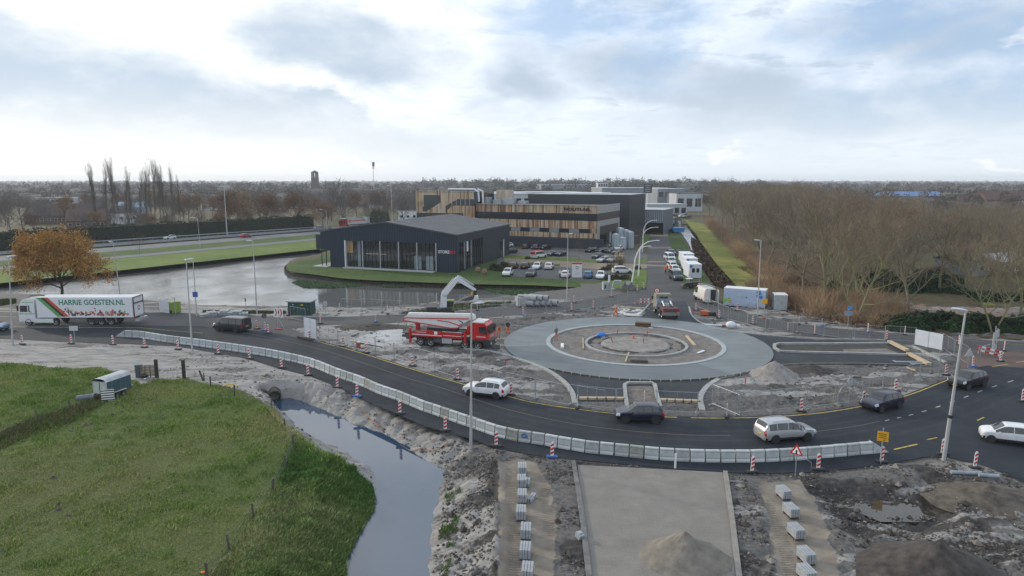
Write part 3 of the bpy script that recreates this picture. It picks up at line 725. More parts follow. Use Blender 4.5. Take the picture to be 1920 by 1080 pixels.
def paver_mat():
 m,nt,b=nodes_mat('sanded_pavers');N,L=nt.nodes,nt.links
 geo=N.new('ShaderNodeNewGeometry');mp=N.new('ShaderNodeMapping');mp.inputs['Rotation'].default_value=(0,0,R(3));L.new(geo.outputs['Position'],mp.inputs[0])
 br=N.new('ShaderNodeTexBrick');br.inputs['Scale'].default_value=1.0;br.inputs['Brick Width'].default_value=0.42;br.inputs['Row Height'].default_value=0.17;br.inputs['Mortar Size'].default_value=0.012
 br.inputs['Color1'].default_value=(0.20,0.18,0.155,1);br.inputs['Color2'].default_value=(0.235,0.212,0.185,1);br.inputs['Mortar'].default_value=(0.10,0.09,0.08,1);L.new(mp.outputs[0],br.inputs['Vector'])
 def noise(sc,det,st=None):
  n=N.new('ShaderNodeTexNoise');n.inputs['Scale'].default_value=sc;n.inputs['Detail'].default_value=det;n.inputs['Roughness'].default_value=0.65;v=mp.outputs[0]
  if st:k=N.new('ShaderNodeMapping');k.inputs['Scale'].default_value=st;L.new(v,k.inputs[0]);v=k.outputs[0]
  L.new(v,n.inputs['Vector']);return n.outputs['Fac']
 cov=N.new('ShaderNodeMapRange');L.new(noise(1.5,8,(0.7,1.8,1)),cov.inputs[0]);cov.inputs[1].default_value=0.40;cov.inputs[2].default_value=0.62;cov.inputs[3].default_value=0.97;cov.inputs[4].default_value=0.55
 r=N.new('ShaderNodeValToRGB');L.new(noise(0.6,7),r.inputs[0]);r.color_ramp.elements[0].position=0.3;r.color_ramp.elements[1].position=0.7
 r.color_ramp.elements[0].color=(0.162,0.152,0.138,1);r.color_ramp.elements[1].color=(0.235,0.222,0.202,1)
 mx=N.new('ShaderNodeMix');mx.data_type='RGBA';L.new(cov.outputs[0],mx.inputs[0]);L.new(br.outputs[0],mx.inputs[6]);L.new(r.outputs[0],mx.inputs[7])
 dk=N.new('ShaderNodeMapRange');L.new(noise(2.2,8,(0.6,3.2,1)),dk.inputs[0]);dk.inputs[1].default_value=0.64;dk.inputs[2].default_value=0.70;dk.inputs[4].default_value=0.7
 mx2=N.new('ShaderNodeMix');mx2.data_type='RGBA';L.new(dk.outputs[0],mx2.inputs[0]);L.new(mx.outputs[2],mx2.inputs[6]);mx2.inputs[7].default_value=(0.085,0.076,0.066,1)
 L.new(mx2.outputs[2],b.inputs['Base Color']);b.inputs['Roughness'].default_value=0.95
 bp=N.new('ShaderNodeBump');bp.inputs['Strength'].default_value=0.6;bp.inputs['Distance'].default_value=0.03;L.new(noise(5,8),bp.inputs['Height']);L.new(bp.outputs[0],b.inputs['Normal'])
 return m
sheet('paved_road',W_PAVER,0.02,paver_mat())
curb('paved_road_kerb',poly([(1075,866),(1084,920),(1094,990),(1104,1079),(1112,1180)]),0.3,0.14,M_kerb_dark,kind='structure')
curb('paved_road_kerb',poly([(1360,886),(1374,985),(1385,1079),(1398,1180)]),0.3,0.14,mat('kerb_sandy',(0.24,0.225,0.2),0.9,var=0.15,scale=1.5,bump=0.3),kind='structure')
# ---------------------------------------------------------------- water
def grown(P,d):
 n=len(P);s=1 if sum(P[i].x*P[(i+1)%n].y-P[(i+1)%n].x*P[i].y for i in range(n))>0 else-1;o=[]
 for i in range(n):
  e0=(P[i]-P[i-1]).normalized();e1=(P[(i+1)%n]-P[i]).normalized();k=Vector((e0.y+e1.y,-e0.x-e1.x,0));k=k.normalized()if k.length>1e-6 else Vector((0,0,0));o.append(P[i]+k*d*s)
 return o
def water_mat(name,base,rough,bump,sc,st=(1,1,1),spec=0.5,ior=1.45,calm=False):
 m,nt,b=nodes_mat(name);N,L=nt.nodes,nt.links
 geo=N.new('ShaderNodeNewGeometry');mp=N.new('ShaderNodeMapping');mp.inputs['Scale'].default_value=st;L.new(geo.outputs['Position'],mp.inputs[0])
 n=N.new('ShaderNodeTexNoise');n.inputs['Scale'].default_value=sc;n.inputs['Detail'].default_value=5;n.inputs['Roughness'].default_value=0.55;L.new(mp.outputs[0],n.inputs['Vector'])
 n2=N.new('ShaderNodeTexNoise');n2.inputs['Scale'].default_value=sc*0.07;n2.inputs['Detail'].default_value=3;L.new(mp.outputs[0],n2.inputs['Vector'])
 mr=N.new('ShaderNodeMapRange');L.new(n2.outputs['Fac'],mr.inputs[0]);mr.inputs[1].default_value=0.4;mr.inputs[2].default_value=0.65;mr.inputs[3].default_value=0.25
 mu=N.new('ShaderNodeMath');mu.operation='MULTIPLY';L.new(n.outputs['Fac'],mu.inputs[0]);L.new(mr.outputs[0],mu.inputs[1])
 if calm:  # the showroom shelters its own reach of the pond from the wind
  sx=N.new('ShaderNodeSeparateXYZ');L.new(geo.outputs['Position'],sx.inputs[0]);cm=N.new('ShaderNodeMapRange');L.new(sx.outputs[0],cm.inputs[0]);cm.inputs[1].default_value=-44;cm.inputs[2].default_value=-34;cm.inputs[3].default_value=1.0;cm.inputs[4].default_value=0.10
  m3=N.new('ShaderNodeMath');m3.operation='MULTIPLY';L.new(mu.outputs[0],m3.inputs[0]);L.new(cm.outputs[0],m3.inputs[1]);mu=m3
 bp=N.new('ShaderNodeBump');bp.inputs['Strength'].default_value=1.0;bp.inputs['Distance'].default_value=bump;L.new(mu.outputs[0],bp.inputs['Height']);L.new(bp.outputs[0],b.inputs['Normal'])
 b.inputs['Base Color'].default_value=(*base,1);b.inputs['Roughness'].default_value=rough;b.inputs['IOR'].default_value=ior;b.inputs['Specular IOR Level'].default_value=spec
 return m
sheet('pond_water',grown(W_POND,.8),POND_Z,water_mat('pond_water',(0.13,0.13,0.122),0.06,0.13,1.8,(1.0,0.7,1),ior=2.1,calm=True))  # pale base colour carries part of the sky's reflection on the pond
sheet('canal_water',grown(W_CANAL,.5),POND_Z+0.004,water_mat('canal_water',(0.03,0.03,0.025),0.06,0.03,1.6))
sheet('ditch_water',grown(W_DITCH,1.3),DITCH_Z,water_mat('ditch_water',(0.035,0.065,0.110),0.03,0.006,2.2,(1,0.6,1),ior=1.85))  # blue of the mirrored sky is put into the ditch's base colour
sheet('puddle_water',grown(W_PUDDLE,.7),-0.55,water_mat('puddle_water',(0.05,0.045,0.035),0.03,0.002,3))
# ---------------------------------------------------------------- materials for buildings
def ribbed(name,c,rough=0.5,var=0.08):return mat(name,c,rough,spec=0.3,var=var,scale=0.6,stretch=(1,1,0.15),dirt=(tuple(x*0.75 for x in c),0.5,0.6))
M_dark_clad=ribbed('anthracite_cladding',(0.021,0.033,0.054),0.45)
M_dark_clad2=ribbed('anthracite_sheet',(0.034,0.041,0.052),0.5)
M_roof_dark=mat('roof_bitumen',(0.075,0.080,0.088),0.75,var=0.15,scale=0.3,dirt=((0.10,0.105,0.11),0.25,0.5))
M_roof_pale=mat('roof_pale',(0.42,0.44,0.46),0.6,var=0.15,scale=0.2)
M_steel=mat('galvanised_steel',(0.40,0.42,0.44),0.42,0.6,var=0.1,scale=4)
M_alu=mat('brushed_aluminium',(0.55,0.57,0.60),0.35,0.7,var=0.05)
M_white=mat('white_paint',(0.70,0.71,0.72),0.5,var=0.05,scale=1,dirt=((0.5,0.49,0.46),1.5,0.6))
M_white_clean=mat('white_enamel',(0.78,0.79,0.80),0.35,var=0.03)
M_glass=mat('dark_glass',(0.012,0.015,0.017),0.06,var=0.2,scale=0.5,spec=0.9)
M_glass_store=mat('store_glass',(0.018,0.022,0.022),0.04,var=0.4,scale=0.4,spec=1.0)
M_glass_pale=mat('curtained_glass',(0.20,0.24,0.26),0.12,var=0.2,scale=0.5,spec=0.8)
M_black=mat('black_rubber',(0.018,0.018,0.019),0.75,var=0.2)
M_blackplastic=mat('black_plastic',(0.025,0.026,0.028),0.5,var=0.15)
M_wood_pale=mat('bare_timber',(0.45,0.36,0.24),0.8,var=0.15,scale=2,stretch=(1,6,1))
M_wood_dark=mat('weathered_timber',(0.085,0.070,0.058),0.9,var=0.3,scale=3,stretch=(1,1,0.2))
M_concrete=mat('grey_concrete',(0.34,0.35,0.35),0.85,var=0.12,scale=1.5,bump=0.25,dirt=((0.2,0.2,0.19),1.2,0.56))
M_red=mat('red_enamel',(0.50,0.012,0.012),0.35,var=0.05)
M_green_kiosk=mat('green_cabinet_paint',(0.012,0.055,0.048),0.5,var=0.08,dirt=((0.02,0.05,0.045),2,0.6))
M_brick=mat('red_brick',(0.13,0.08,0.065),0.9,var=0.25,scale=1.2)
M_tile=mat('dark_roof_tiles',(0.055,0.045,0.042),0.8,var=0.25,scale=1.0)
M_tile_red=mat('red_roof_tiles',(0.095,0.055,0.046),0.8,var=0.25,scale=1.0)
class Frame:
 """local frame on the ground: a along the facade, d into the building"""
 def __init__(s,o,a,d):s.o=Vector((o[0],o[1],0));s.a=Vector((a[0],a[1],0)).normalized();s.d=Vector((d[0],d[1],0)).normalized()
 def __call__(s,a,d,z):return s.o+s.a*a+s.d*d+Vector((0,0,z))
def fbox(mb,fr,a0,a1,d0,d1,z0,z1):
 P=[fr(a,d,z)for a in (a0,a1)for d in (d0,d1)for z in (z0,z1)]
 return mb.add(P,[(0,1,3,2),(4,6,7,5),(0,4,5,1),(2,3,7,6),(0,2,6,4),(1,5,7,3)])
# ---------------------------------------------------------------- the dark gabled showroom
sf=Frame((-12.1,149.35),(-0.938,0.350),(0.283,0.959))   # a: front facade going left, d: depth
sf.d=Vector((0.285,0.9585,0))
SW,SD,EAVE,RIDGE=35.6,40.0,8.2,10.7
store=thing('showroom','dark anthracite gabled showroom with a tall glass front beside the pond','showroom',sf.o)
store_inv=Matrix.Translation(-sf.o)
def sbuild(mb,name,m,smooth=None,parent=None):
 mb.v=[tuple(Vector(p)-sf.o)for p in mb.v];return mb.build(name,m,parent or store,smooth)
def roofz(a):return EAVE+(RIDGE-EAVE)*(1-abs(a-SW/2)/(SW/2))
G0,G1,GZ0,GZ1=5.0,28.8,0.55,6.35
def wall_strip(mb,a0,a1,z0f,z1f,d0=0.0,d1=0.35,n=1):
 for i in range(n):
  b0=a0+(a1-a0)*i/n;b1=a0+(a1-a0)*(i+1)/n
  P=[sf(b,d,z(b))for b in (b0,b1)for d in (d0,d1)for z in (z0f,z1f)]
  mb.add(P,[(0,1,3,2),(4,6,7,5),(0,4,5,1),(2,3,7,6),(0,2,6,4),(1,5,7,3)])
mb=MB()
wall_strip(mb,0,G0,lambda a:0.0,roofz);wall_strip(mb,G1,SW-2.6,lambda a:0.0,roofz)
wall_strip(mb,G0,SW/2,lambda a:GZ1,roofz);wall_strip(mb,SW/2,G1,lambda a:GZ1,roofz)
wall_strip(mb,G0,G1,lambda a:0.0,lambda a:0.25)
wall_strip(mb,SW-2.6,SW,lambda a:4.0,roofz)
sbuild(mb,'front_wall',M_dark_clad)
mb=MB()
for k in range(int(SW/0.42)):
 a=0.2+k*0.42;z0=GZ1 if G0<a<G1 else (4.0 if a>SW-2.6 else 0.1)
 if G0-0.05<a<G0+0.05:continue
 fbox(mb,sf,a-0.035,a+0.035,-0.07,-0.002,z0,roofz(a)-0.06)
o=sbuild(mb,'standing_seam',mat('cladding_seam',(0.030,0.042,0.066),0.45));o['kind']='stuff'
mb=MB()
def side(a0,a1,z0,z1,o=0.0,th=0.3):return fbox(mb,sf,o,o+th,a0,a1,z0,z1)
side(0.35,1.2,0,EAVE);side(1.2,17.5,6.6,EAVE);side(1.2,17.5,0,0.25);side(17.5,31,0,EAVE);side(31,34.5,4.2,EAVE);side(34.5,SD,0,EAVE)
sbuild(mb,'side_wall',M_dark_clad2)
mb=MB();fbox(mb,sf,0.02,SW-0.02,SD-0.3,SD,0,EAVE)
P=[sf(0,SD-0.3,EAVE),sf(SW/2,SD-0.3,RIDGE),sf(SW,SD-0.3,EAVE)];mb.slab(P,sf.d*0.29);fbox(mb,sf,SW-0.3,SW,0.4,8,4,EAVE);fbox(mb,sf,SW-0.3,SW,8,SD-0.3,0,EAVE)
sbuild(mb,'rear_wall',M_dark_clad2)
mb=MB()
for a0,a1 in ((-0.25,SW/2),(SW/2,SW+0.25)):
 z0=roofz(max(0,min(SW,a0)));z1=roofz(max(0,min(SW,a1)))
 P=[sf(a0,-0.3,z0+0.02),sf(a1,-0.3,z1+0.02),sf(a1,SD+0.2,z1+0.02),sf(a0,SD+0.2,z0+0.02)];mb.slab(P,Vector((0,0,0.28)))
roof=sbuild(mb,'roof',M_roof_dark)
mb=MB()
for k in range(1,10):
 d=k*SD/10
 for a0,a1 in ((0.0,SW/2-0.2),):mb.bar(sf(a0,d,roofz(a0)+0.31),sf(a1,d,roofz(a1)+0.31),0.06)
o=sbuild(mb,'roof_seam',M_roof_dark,parent=roof);o['kind']='stuff'
mb=MB();fbox(mb,sf,0.4,SW-0.4,0.5,SD-0.4,0.05,0.12);sbuild(mb,'floor',mat('store_floor',(0.25,0.24,0.22),0.5))
cuts=[5.0,9.2,9.25+4.7,18.6,20.9,23.2,25.4,28.8]
mb=MB();nb=0
panes=[]
xs_=np.linspace(G0,G1,25)
for i in range(24):
 a0,a1=xs_[i]+0.03,xs_[i+1]-0.03
 for z0,z1 in ((0.28,3.4),(3.46,GZ1-0.03)):
  pale=(i in (1,2,4,5)and z0<1)or i==20
  m=M_glass_pale if (pale and z0<1 and i not in (0,))or i==20 else M_glass_store
  q=MB();fbox(q,sf,a0,a1,0.55,0.60,z0,z1);sbuild(q,'pane',m)
mb=MB()
for i,a in enumerate(xs_):
 w=0.10 if i in (0,5,10,15,20,24)else 0.03
 fbox(mb,sf,a-w/2,a+w/2,0.42,0.66,0.25,GZ1)
sbuild(mb,'mullion',M_dark_clad2)
mb=MB();fbox(mb,sf,SW+.01,SW+2.0,1.0,9.0,4.0,7.5);sbuild(mb,'left_bay',M_dark_clad2)
for a in (5.05,9.8,14.5,19.3,24.0):
 q=MB();fbox(q,sf,a-0.09,a+0.09,-0.25,-0.05,0.0,GZ1+0.1);sbuild(q,'column',M_alu)
q=MB();fbox(q,sf,G1-0.12,G1+0.12,-0.18,0.5,0.0,GZ1+0.05);sbuild(q,'column',M_white)
q=MB();fbox(q,sf,26.9,28.6,0.44,0.54,3.4,GZ1);sbuild(q,'timber_panel',mat('oak_panel',(0.30,0.19,0.10),0.6,var=0.15,scale=1.5,stretch=(1,1,0.2)))
q=MB();fbox(q,sf,G0+0.2,G1-0.2,-1.7,-0.02,0.0,0.22);sbuild(q,'plinth_step',mat('plinth_concrete',(0.42,0.43,0.43),0.8))
q=MB();fbox(q,sf,18,23.5,0.44,0.54,3.35,3.5);sbuild(q,'door_head',M_wood_pale)
q=MB();mull=MB()
for i in range(11):
 a0=1.25+i*1.477;p=MB();fbox(p,sf,0.10,0.14,a0,a0+1.42,0.28,6.57);sbuild(p,'pane',M_glass_store if i not in (2,5)else M_glass_pale)
 fbox(mull,sf,-0.05,0.2,a0-0.04,a0+0.02,0.25,6.6)
sbuild(mull,'mullion',M_dark_clad2)
q=MB();fbox(q,sf,0.08,0.14,31.05,34.45,0.0,4.15);sbuild(q,'door',M_glass)
q=MB();fbox(q,sf,-0.06,0.1,34.4,34.9,0.0,4.6);sbuild(q,'door_post',M_white)
q=MB();fbox(q,sf,-0.10,-0.04,6.0,7.0,4.2,6.5);sbuild(q,'banner',M_white)
for a,d in ((SW-0.15,0.1),(SW-1.4,0.1)):
 q=MB();p=sf(a,d,0);q.cyl(p,p+Vector((0,0,4.0)),0.12);sbuild(q,'column',M_dark_clad2)
q=MB();fbox(q,sf,SW-2.6,SW+1.5,-1.5,8,0.0,0.16);sbuild(q,'terrace',MATS['plinth_concrete'])
ang=math.atan2(-sf.a.y,-sf.a.x)
p=sf(4.55,-0.09,4.25)-sf.o;t=text('lettering','STORE',0.95,M_white_clean,store,p,(PI/2,0,ang),0.03,0.012,width=2.75)
p=sf(1.72,-0.09,4.25)-sf.o;t=text('lettering','3D',0.95,mat('sign_red',(0.6,0.02,0.03),0.4),store,p,(PI/2,0,ang),0.03,0.012,width=1.2)
# ---------------------------------------------------------------- the timber clad works
hf=Frame((25.2,203.0),(-0.917,0.40),(0.40,0.917))
HW_,HD,HH=62.0,26.0,12.9
lab=thing('timber_workshop','large workshop clad in upright raw timber boards with black window bands','workshop',hf.o)
def hbuild(mb,name,m,parent=None,smooth=None):
 mb.v=[tuple(Vector(p)-hf.o)for p in mb.v];return mb.build(name,m,parent or lab,smooth)
M_core=mat('workshop_core',(0.030,0.036,0.044),0.5,var=0.1)
mb=MB();fbox(mb,hf,0.15,HW_-0.15,0.3,HD-0.2,0,HH-0.7);hbuild(mb,'wall',M_core)
mb=MB();fbox(mb,hf,0.0,40,0.31,HD-0.2,HH-0.69,HH-0.55);hbuild(mb,'roof',M_roof_dark)
mb=MB();fbox(mb,hf,-0.12,40,-0.2,0.31,HH,HH+0.08);fbox(mb,hf,2,16,0.6,4.0,HH-0.5,HH-0.1);hbuild(mb,'roof_edge',M_alu)
mb=MB();fbox(mb,hf,1.0,40.0,0.31,0.6,0.0,3.1);hbuild(mb,'plinth',mat('plinth_sheet',(0.024,0.032,0.046),0.5))
mb=MB();fbox(mb,hf,-2.2,42,-1.4,0.28,0.0,3.0);hbuild(mb,'plinth_screen',MATS['plinth_sheet'])
rs=random.Random(5)
WOODS=[mat('timber_board_a',(0.46,0.34,0.22),0.85,var=0.25,scale=0.9,stretch=(1,1,0.25)),mat('timber_board_b',(0.34,0.21,0.125),0.85,var=0.25,scale=0.9,stretch=(1,1,0.25)),
  mat('timber_board_c',(0.20,0.115,0.07),0.85,var=0.3,scale=0.9,stretch=(1,1,0.25)),mat('timber_board_d',(0.48,0.40,0.30),0.85,var=0.2,scale=0.9,stretch=(1,1,0.25))]
def boards(mb,a0,a1,z0,z1,d=0.0,clip=None,wts=(4,3,2,3)):
 a=a0
 while a<a1-0.05:
  w=rs.choice((0.28,0.36,0.5));w=min(w,a1-a);k=rs.choices(range(4),wts)[0];pr=rs.choice((0,0.04,0.08))
  zz0,zz1=z0,z1
  if clip:zz0,zz1=clip(a+w/2,z0,z1)
  if zz1-zz0>0.1:mb.mat(k);fbox(mb,hf,a+0.015,a+w-0.015,d-0.08-pr,d,zz0,zz1)
  a+=w
def board_panel(name,lst,wts=(4,3,2,3)):
 mb=MB()
 for l in lst:boards(mb,*l,wts=wts)if len(l)<6 else boards(mb,l[0],l[1],l[2],l[3],l[4],l[5],wts=wts)
 o=hbuild(mb,name,WOODS);o['kind']='stuff';return o
board_panel('timber_cladding',[(0,40.0,10.5,HH,0.3)])
board_panel('timber_cladding',[(0,40.0,5.9,8.3,0.3)])
board_panel('timber_cladding',[(0,40.0,3.1,4.6,0.3),(0,2.1,4.6,5.9,0.3)])
mb=MB();fbox(mb,hf,0.05,40,0.2,0.34,8.32,10.48);hbuild(mb,'window_band',mat('band_glass',(0.020,0.026,0.034),0.15,spec=0.8))
for k,a in enumerate(np.arange(2.4,40,6.4)):
 mb=MB();fbox(mb,hf,a,a+3.15,0.22,0.32,4.65,5.85);hbuild(mb,'window',MATS['band_glass'])
 mb=MB();fbox(mb,hf,a+3.2,a+6.35,0.22,0.32,4.65,5.85);hbuild(mb,'panel',mat('panel_grey',(0.22,0.23,0.24),0.6,var=0.12,scale=2))
M_pale=mat('pale_sheet',(0.34,0.34,0.34),0.55,var=0.05,scale=0.5)
mb=MB();fbox(mb,hf,-0.05,0.15,0.3,HD,10.5,HH);fbox(mb,hf,-0.05,0.15,0.3,HD,6.6,8.3);fbox(mb,hf,-0.05,0.15,0.3,3,0,6.6);fbox(mb,hf,-0.05,0.15,HD-2,HD,0,6.6);fbox(mb,hf,-0.05,0.15,14,16,0,4.2);hbuild(mb,'gable_wall',M_pale)
mb=MB();fbox(mb,hf,-0.02,0.14,0.3,HD,8.32,10.48);fbox(mb,hf,-0.10,0.14,3,HD-2,4.2,6.58);hbuild(mb,'dark_band',mat('brown_band',(0.055,0.048,0.045),0.5,spec=0.5))
for d in (4,9,17):q=MB();fbox(q,hf,0.0,0.1,d,d+4.5,0,4.1);hbuild(q,'gate',M_glass)
T0,T1,TH=40.2,61.5,17.0
mb=MB();fbox(mb,hf,T0,T1,-1.0,14,0,TH-0.5);hbuild(mb,'tower_core',mat('tower_glass',(0.022,0.034,0.036),0.1,spec=0.9))
def stair(a):return np.clip((a-46.0)/9.0,0,1)
def top_clip(a,z0,z1): # lower edge of the upper board field
 zl=14.4-4.6*stair(a);return zl,z1
def mid_clip(a,z0,z1): # upper edge of the lower field follows the stair
 zu=12.3-6.5*np.clip((a-48.0)/8.0,0,1);return z0,zu
board_panel('timber_cladding',[(T0,58.6,14.4,TH,-1.0,lambda a,z0,z1:(top_clip(a,z0,z1)[0]if a<52 else 15.6,z1))],(2,1,1,7))
board_panel('timber_cladding',[(50.5,T1,9.8,11.8,-1.0,lambda a,z0,z1:(9.8,13.5 if a>59 else max(10.2,14.2-0.55*(a-50.5)))),(58.6,T1,11.8,TH,-1.0)],(2,1,1,7))
board_panel('timber_cladding',[(40.0,56.5,3.1,12.3,-1.0,lambda a,z0,z1:(9.9 if 44.0<a<51.5 else z0,mid_clip(a,z0,z1)[1]))],(4,4,2,2))
board_panel('timber_cladding',[(40,T1,5.6,7.4,-1.02)],(4,4,2,2))
mb=MB();fbox(mb,hf,T0-0.1,T1+0.1,-1.15,14.1,TH-0.5,TH-0.3);hbuild(mb,'tower_roof',M_roof_dark)
for k in range(6):q=MB();a=T0+1.5+k*1.6;fbox(q,hf,a,a+0.1,-1.08,-1.0,12.4,14.3);hbuild(q,'mullion',M_alu)
mb=MB();mb.tube([tuple(hf(51,2,TH+0.4)),tuple(hf(41.5,2,TH+0.4)),tuple(hf(40.2,2,TH-0.4)),tuple(hf(40.0,2,HH+0.6))],0.42,8);hbuild(mb,'roof_duct',M_alu,smooth=40)
mb=MB();mb.tube([tuple(hf(41,3.2,TH+0.4)),tuple(hf(39.2,3.2,TH-0.2)),tuple(hf(39.1,3.2,HH))],0.42,8);hbuild(mb,'roof_duct',M_alu,smooth=40)
for a,d,w,h in ((38.5,4,2.2,2.6),(35.5,6,3.0,1.8),(32,7,4,2.2),(28,9,3,1.4)):q=MB();fbox(q,hf,a-w/2,a+w/2,d,d+2.5,HH-0.55,HH-0.55+h);hbuild(q,'roof_unit',M_steel)
mb=MB();fbox(mb,hf,33,37.5,10,14,HH-0.5,17.2);hbuild(mb,'lift_housing',WOODS[3])
p=hf(10.4,-0.02,11.35)-hf.o;text('lettering','HOUTLAB.',1.15,mat('sign_black',(0.012,0.012,0.013),0.5),lab,p,(PI/2,0,math.atan2(-hf.a.y,-hf.a.x)),0.06,0.05,width=8.3)
p=hf(11.6,-0.02,11.6)-hf.o;text('lettering','-',1.0,MATS['sign_black'],lab,p,(PI/2,0,math.atan2(-hf.a.y,-hf.a.x)),0.06,0.03)
# ---------------------------------------------------------------- big dark hall behind and the ribbed shed to its right
df=Frame((39.6,231.5),(-0.917,0.40),(0.40,0.917))
hall=thing('dark_hall','tall plain dark grey storage hall rising behind the timber workshop','warehouse',df.o)
def dbuild(mb,name,m,root=hall,fr=df,parent=None):
 mb.v=[tuple(Vector(p)-fr.o)for p in mb.v];return mb.build(name,m,parent or root)
M_hall_f=mat('hall_sheet',(0.038,0.046,0.056),0.5,var=0.06,scale=0.2)
mb=MB();fbox(mb,df,0,37,0,24,0,15.5);dbuild(mb,'wall',M_hall_f)
mb=MB()
for i in range(37):fbox(mb,df,i+0.5,i+0.54,-0.03,0,3.8,15.4)
for i in range(24):fbox(mb,df,-0.03,0,i+0.5,i+0.54,3.8,15.4)
o=dbuild(mb,'sheet_joint',mat('joint_dark',(0.035,0.04,0.045),0.5));o['kind']='stuff'
mb=MB();fbox(mb,df,-0.1,37.1,-0.1,24.1,15.5,15.62);dbuild(mb,'roof',M_roof_pale)
mb=MB();fbox(mb,df,12,26,6,20,15.6,16.0);dbuild(mb,'roof_light',mat('roof_light',(0.62,0.64,0.66),0.4))
mb=MB();fbox(mb,df,0.3,5.5,-0.06,0.0,0,3.8);dbuild(mb,'gate',M_glass)
mb=MB();fbox(mb,df,-0.06,0.0,0.2,20,0,3.6);dbuild(mb,'plinth',mat('dark_brick',(0.06,0.05,0.045),0.8))
ef=Frame((48.8,262.0),(-0.917,0.40),(0.40,0.917))
shed=thing('ribbed_shed','low grey shed with upright silver ribs at the end of the street','shed',ef.o)
mb=MB();fbox(mb,ef,-9,4,0,20,0,9.2);dbuild(mb,'wall',mat('shed_sheet',(0.15,0.17,0.20),0.5),shed,ef)
mb=MB()
for i in range(18):fbox(mb,ef,-8.8+i*0.72,-8.5+i*0.72,-0.12,0,0.1,9.0)
o=dbuild(mb,'rib',mat('shed_rib',(0.33,0.37,0.43),0.45),shed,ef);o['kind']='stuff'
mb=MB();fbox(mb,ef,-9.2,4.2,-0.3,20.2,9.2,9.45);dbuild(mb,'roof',M_roof_pale,shed,ef)
mb=MB();fbox(mb,ef,-9.1,-2.5,-0.18,0.1,0,4.5);dbuild(mb,'gate',M_glass,shed,ef)
mb=MB();fbox(mb,ef,-1,1.2,-0.18,0.1,0,3.5);dbuild(mb,'gate',M_glass,shed,ef)
# ---------------------------------------------------------------- low buildings of the estate beyond
def block(name,label,cat,px,Y,w,dep,h,wall,roofm,rz=0.15,rows=1,bays=0,group=None,roofrim=True,glass=M_glass):
 p=GY(px,Y);t=thing(name,label,cat,p,rz,group)
 bx_((0,dep/2,h/2),(w,dep,h)).build('wall',wall,t)
 bx_((0,dep/2,h+0.2),(w+0.4,dep+0.4,0.4)).build('roof',roofm,t)
 if bays:
  for r in range(rows):
   for k in range(bays):
    bw=w/bays;hh=h/rows
    bx_((-w/2+bw*(k+0.5),-0.05,hh*(r+0.5)),(bw*0.65,0.12,hh*0.45)).build('window',glass,t)
 return t
M_w1=mat('estate_wall_pale',(0.42,0.44,0.47),0.6,var=0.1,scale=0.1);M_w2=mat('estate_wall_grey',(0.20,0.22,0.25),0.6,var=0.1,scale=0.1);M_w3=mat('estate_wall_blue',(0.22,0.30,0.40),0.5)
block('estate_hall','white flat-roofed hall left behind the timber workshop roof','hall',955,330,22,30,13.8,M_w1,M_roof_pale,0.2,2,5)
block('estate_hall','long low pale hall with a bright roof behind the dark hall','hall',1010,420,60,40,13.0,M_w2,M_roof_pale,0.2,1,9)
block('estate_hall','small white tower block with grid windows above the dark hall roof','office block',1130,620,9,9,19,M_w1,M_roof_dark,0.1,4,4)
block('estate_hall','wide grey hall left of the dark advertising pylon','hall',1190,560,55,40,14.5,M_w2,M_roof_pale,0.1,1,6)
block('estate_hall','grey hall with white roof right of the dark advertising pylon','hall',1258,480,20,30,14.6,M_w2,M_roof_pale,0.1,2,4)
block('estate_hall','flat hall with dark canopy right behind the canal end','hall',1292,460,18,25,12,M_w1,M_roof_dark,0.1,1,3)
block('estate_hall','long pale hall far off above the dark hall roof','hall',1065,760,60,40,16,M_w2,M_roof_pale,0.1,1,8)
block('estate_hall','glass fronted car showroom with parked cars before it','hall',1250,400,24,20,6.5,M_w1,M_roof_pale,0.1,1,6)
block('estate_hall','small grey kiosk below the advertising pylon','kiosk',1218,330,10,8,5.0,M_w2,M_w1,0.1,1,3)
p=GY(1213,430);t=thing('advertising_pylon','dark square advertising sign on a tall white pole','sign pylon',p,-0.03)
MB().cyl((0,0,0),(0,0,12.9),0.45,0.4,10).build('pole',M_white,t)
bd=bx_((0,0,15.7),(5.2,0.9,5.8)).build('sign_board',mat('pylon_dark',(0.018,0.022,0.032),0.5),t)
for k in range(4):bx_((0,-0.48,17.6-k*1.25),(3.7-(k%2)*.8,0.06,0.42)).build('sign_line',mat('pylon_letters',(0.30,0.32,0.35),0.5),bd)
p=GY(1035*1.0+105,900);t=thing('red_sign','small red and white sign board standing above the far trees','sign',p)
MB().cyl((0,0,0),(0,0,20),0.4).build('pole',M_steel,t);bx_((0,0,22.4),(5.5,0.5,2.4)).build('sign_board',mat('faded_red',(0.32,0.1,0.1),0.5),t);bx_((0,0,20.2),(5.5,0.5,2.0)).build('sign_board',M_w1,t)
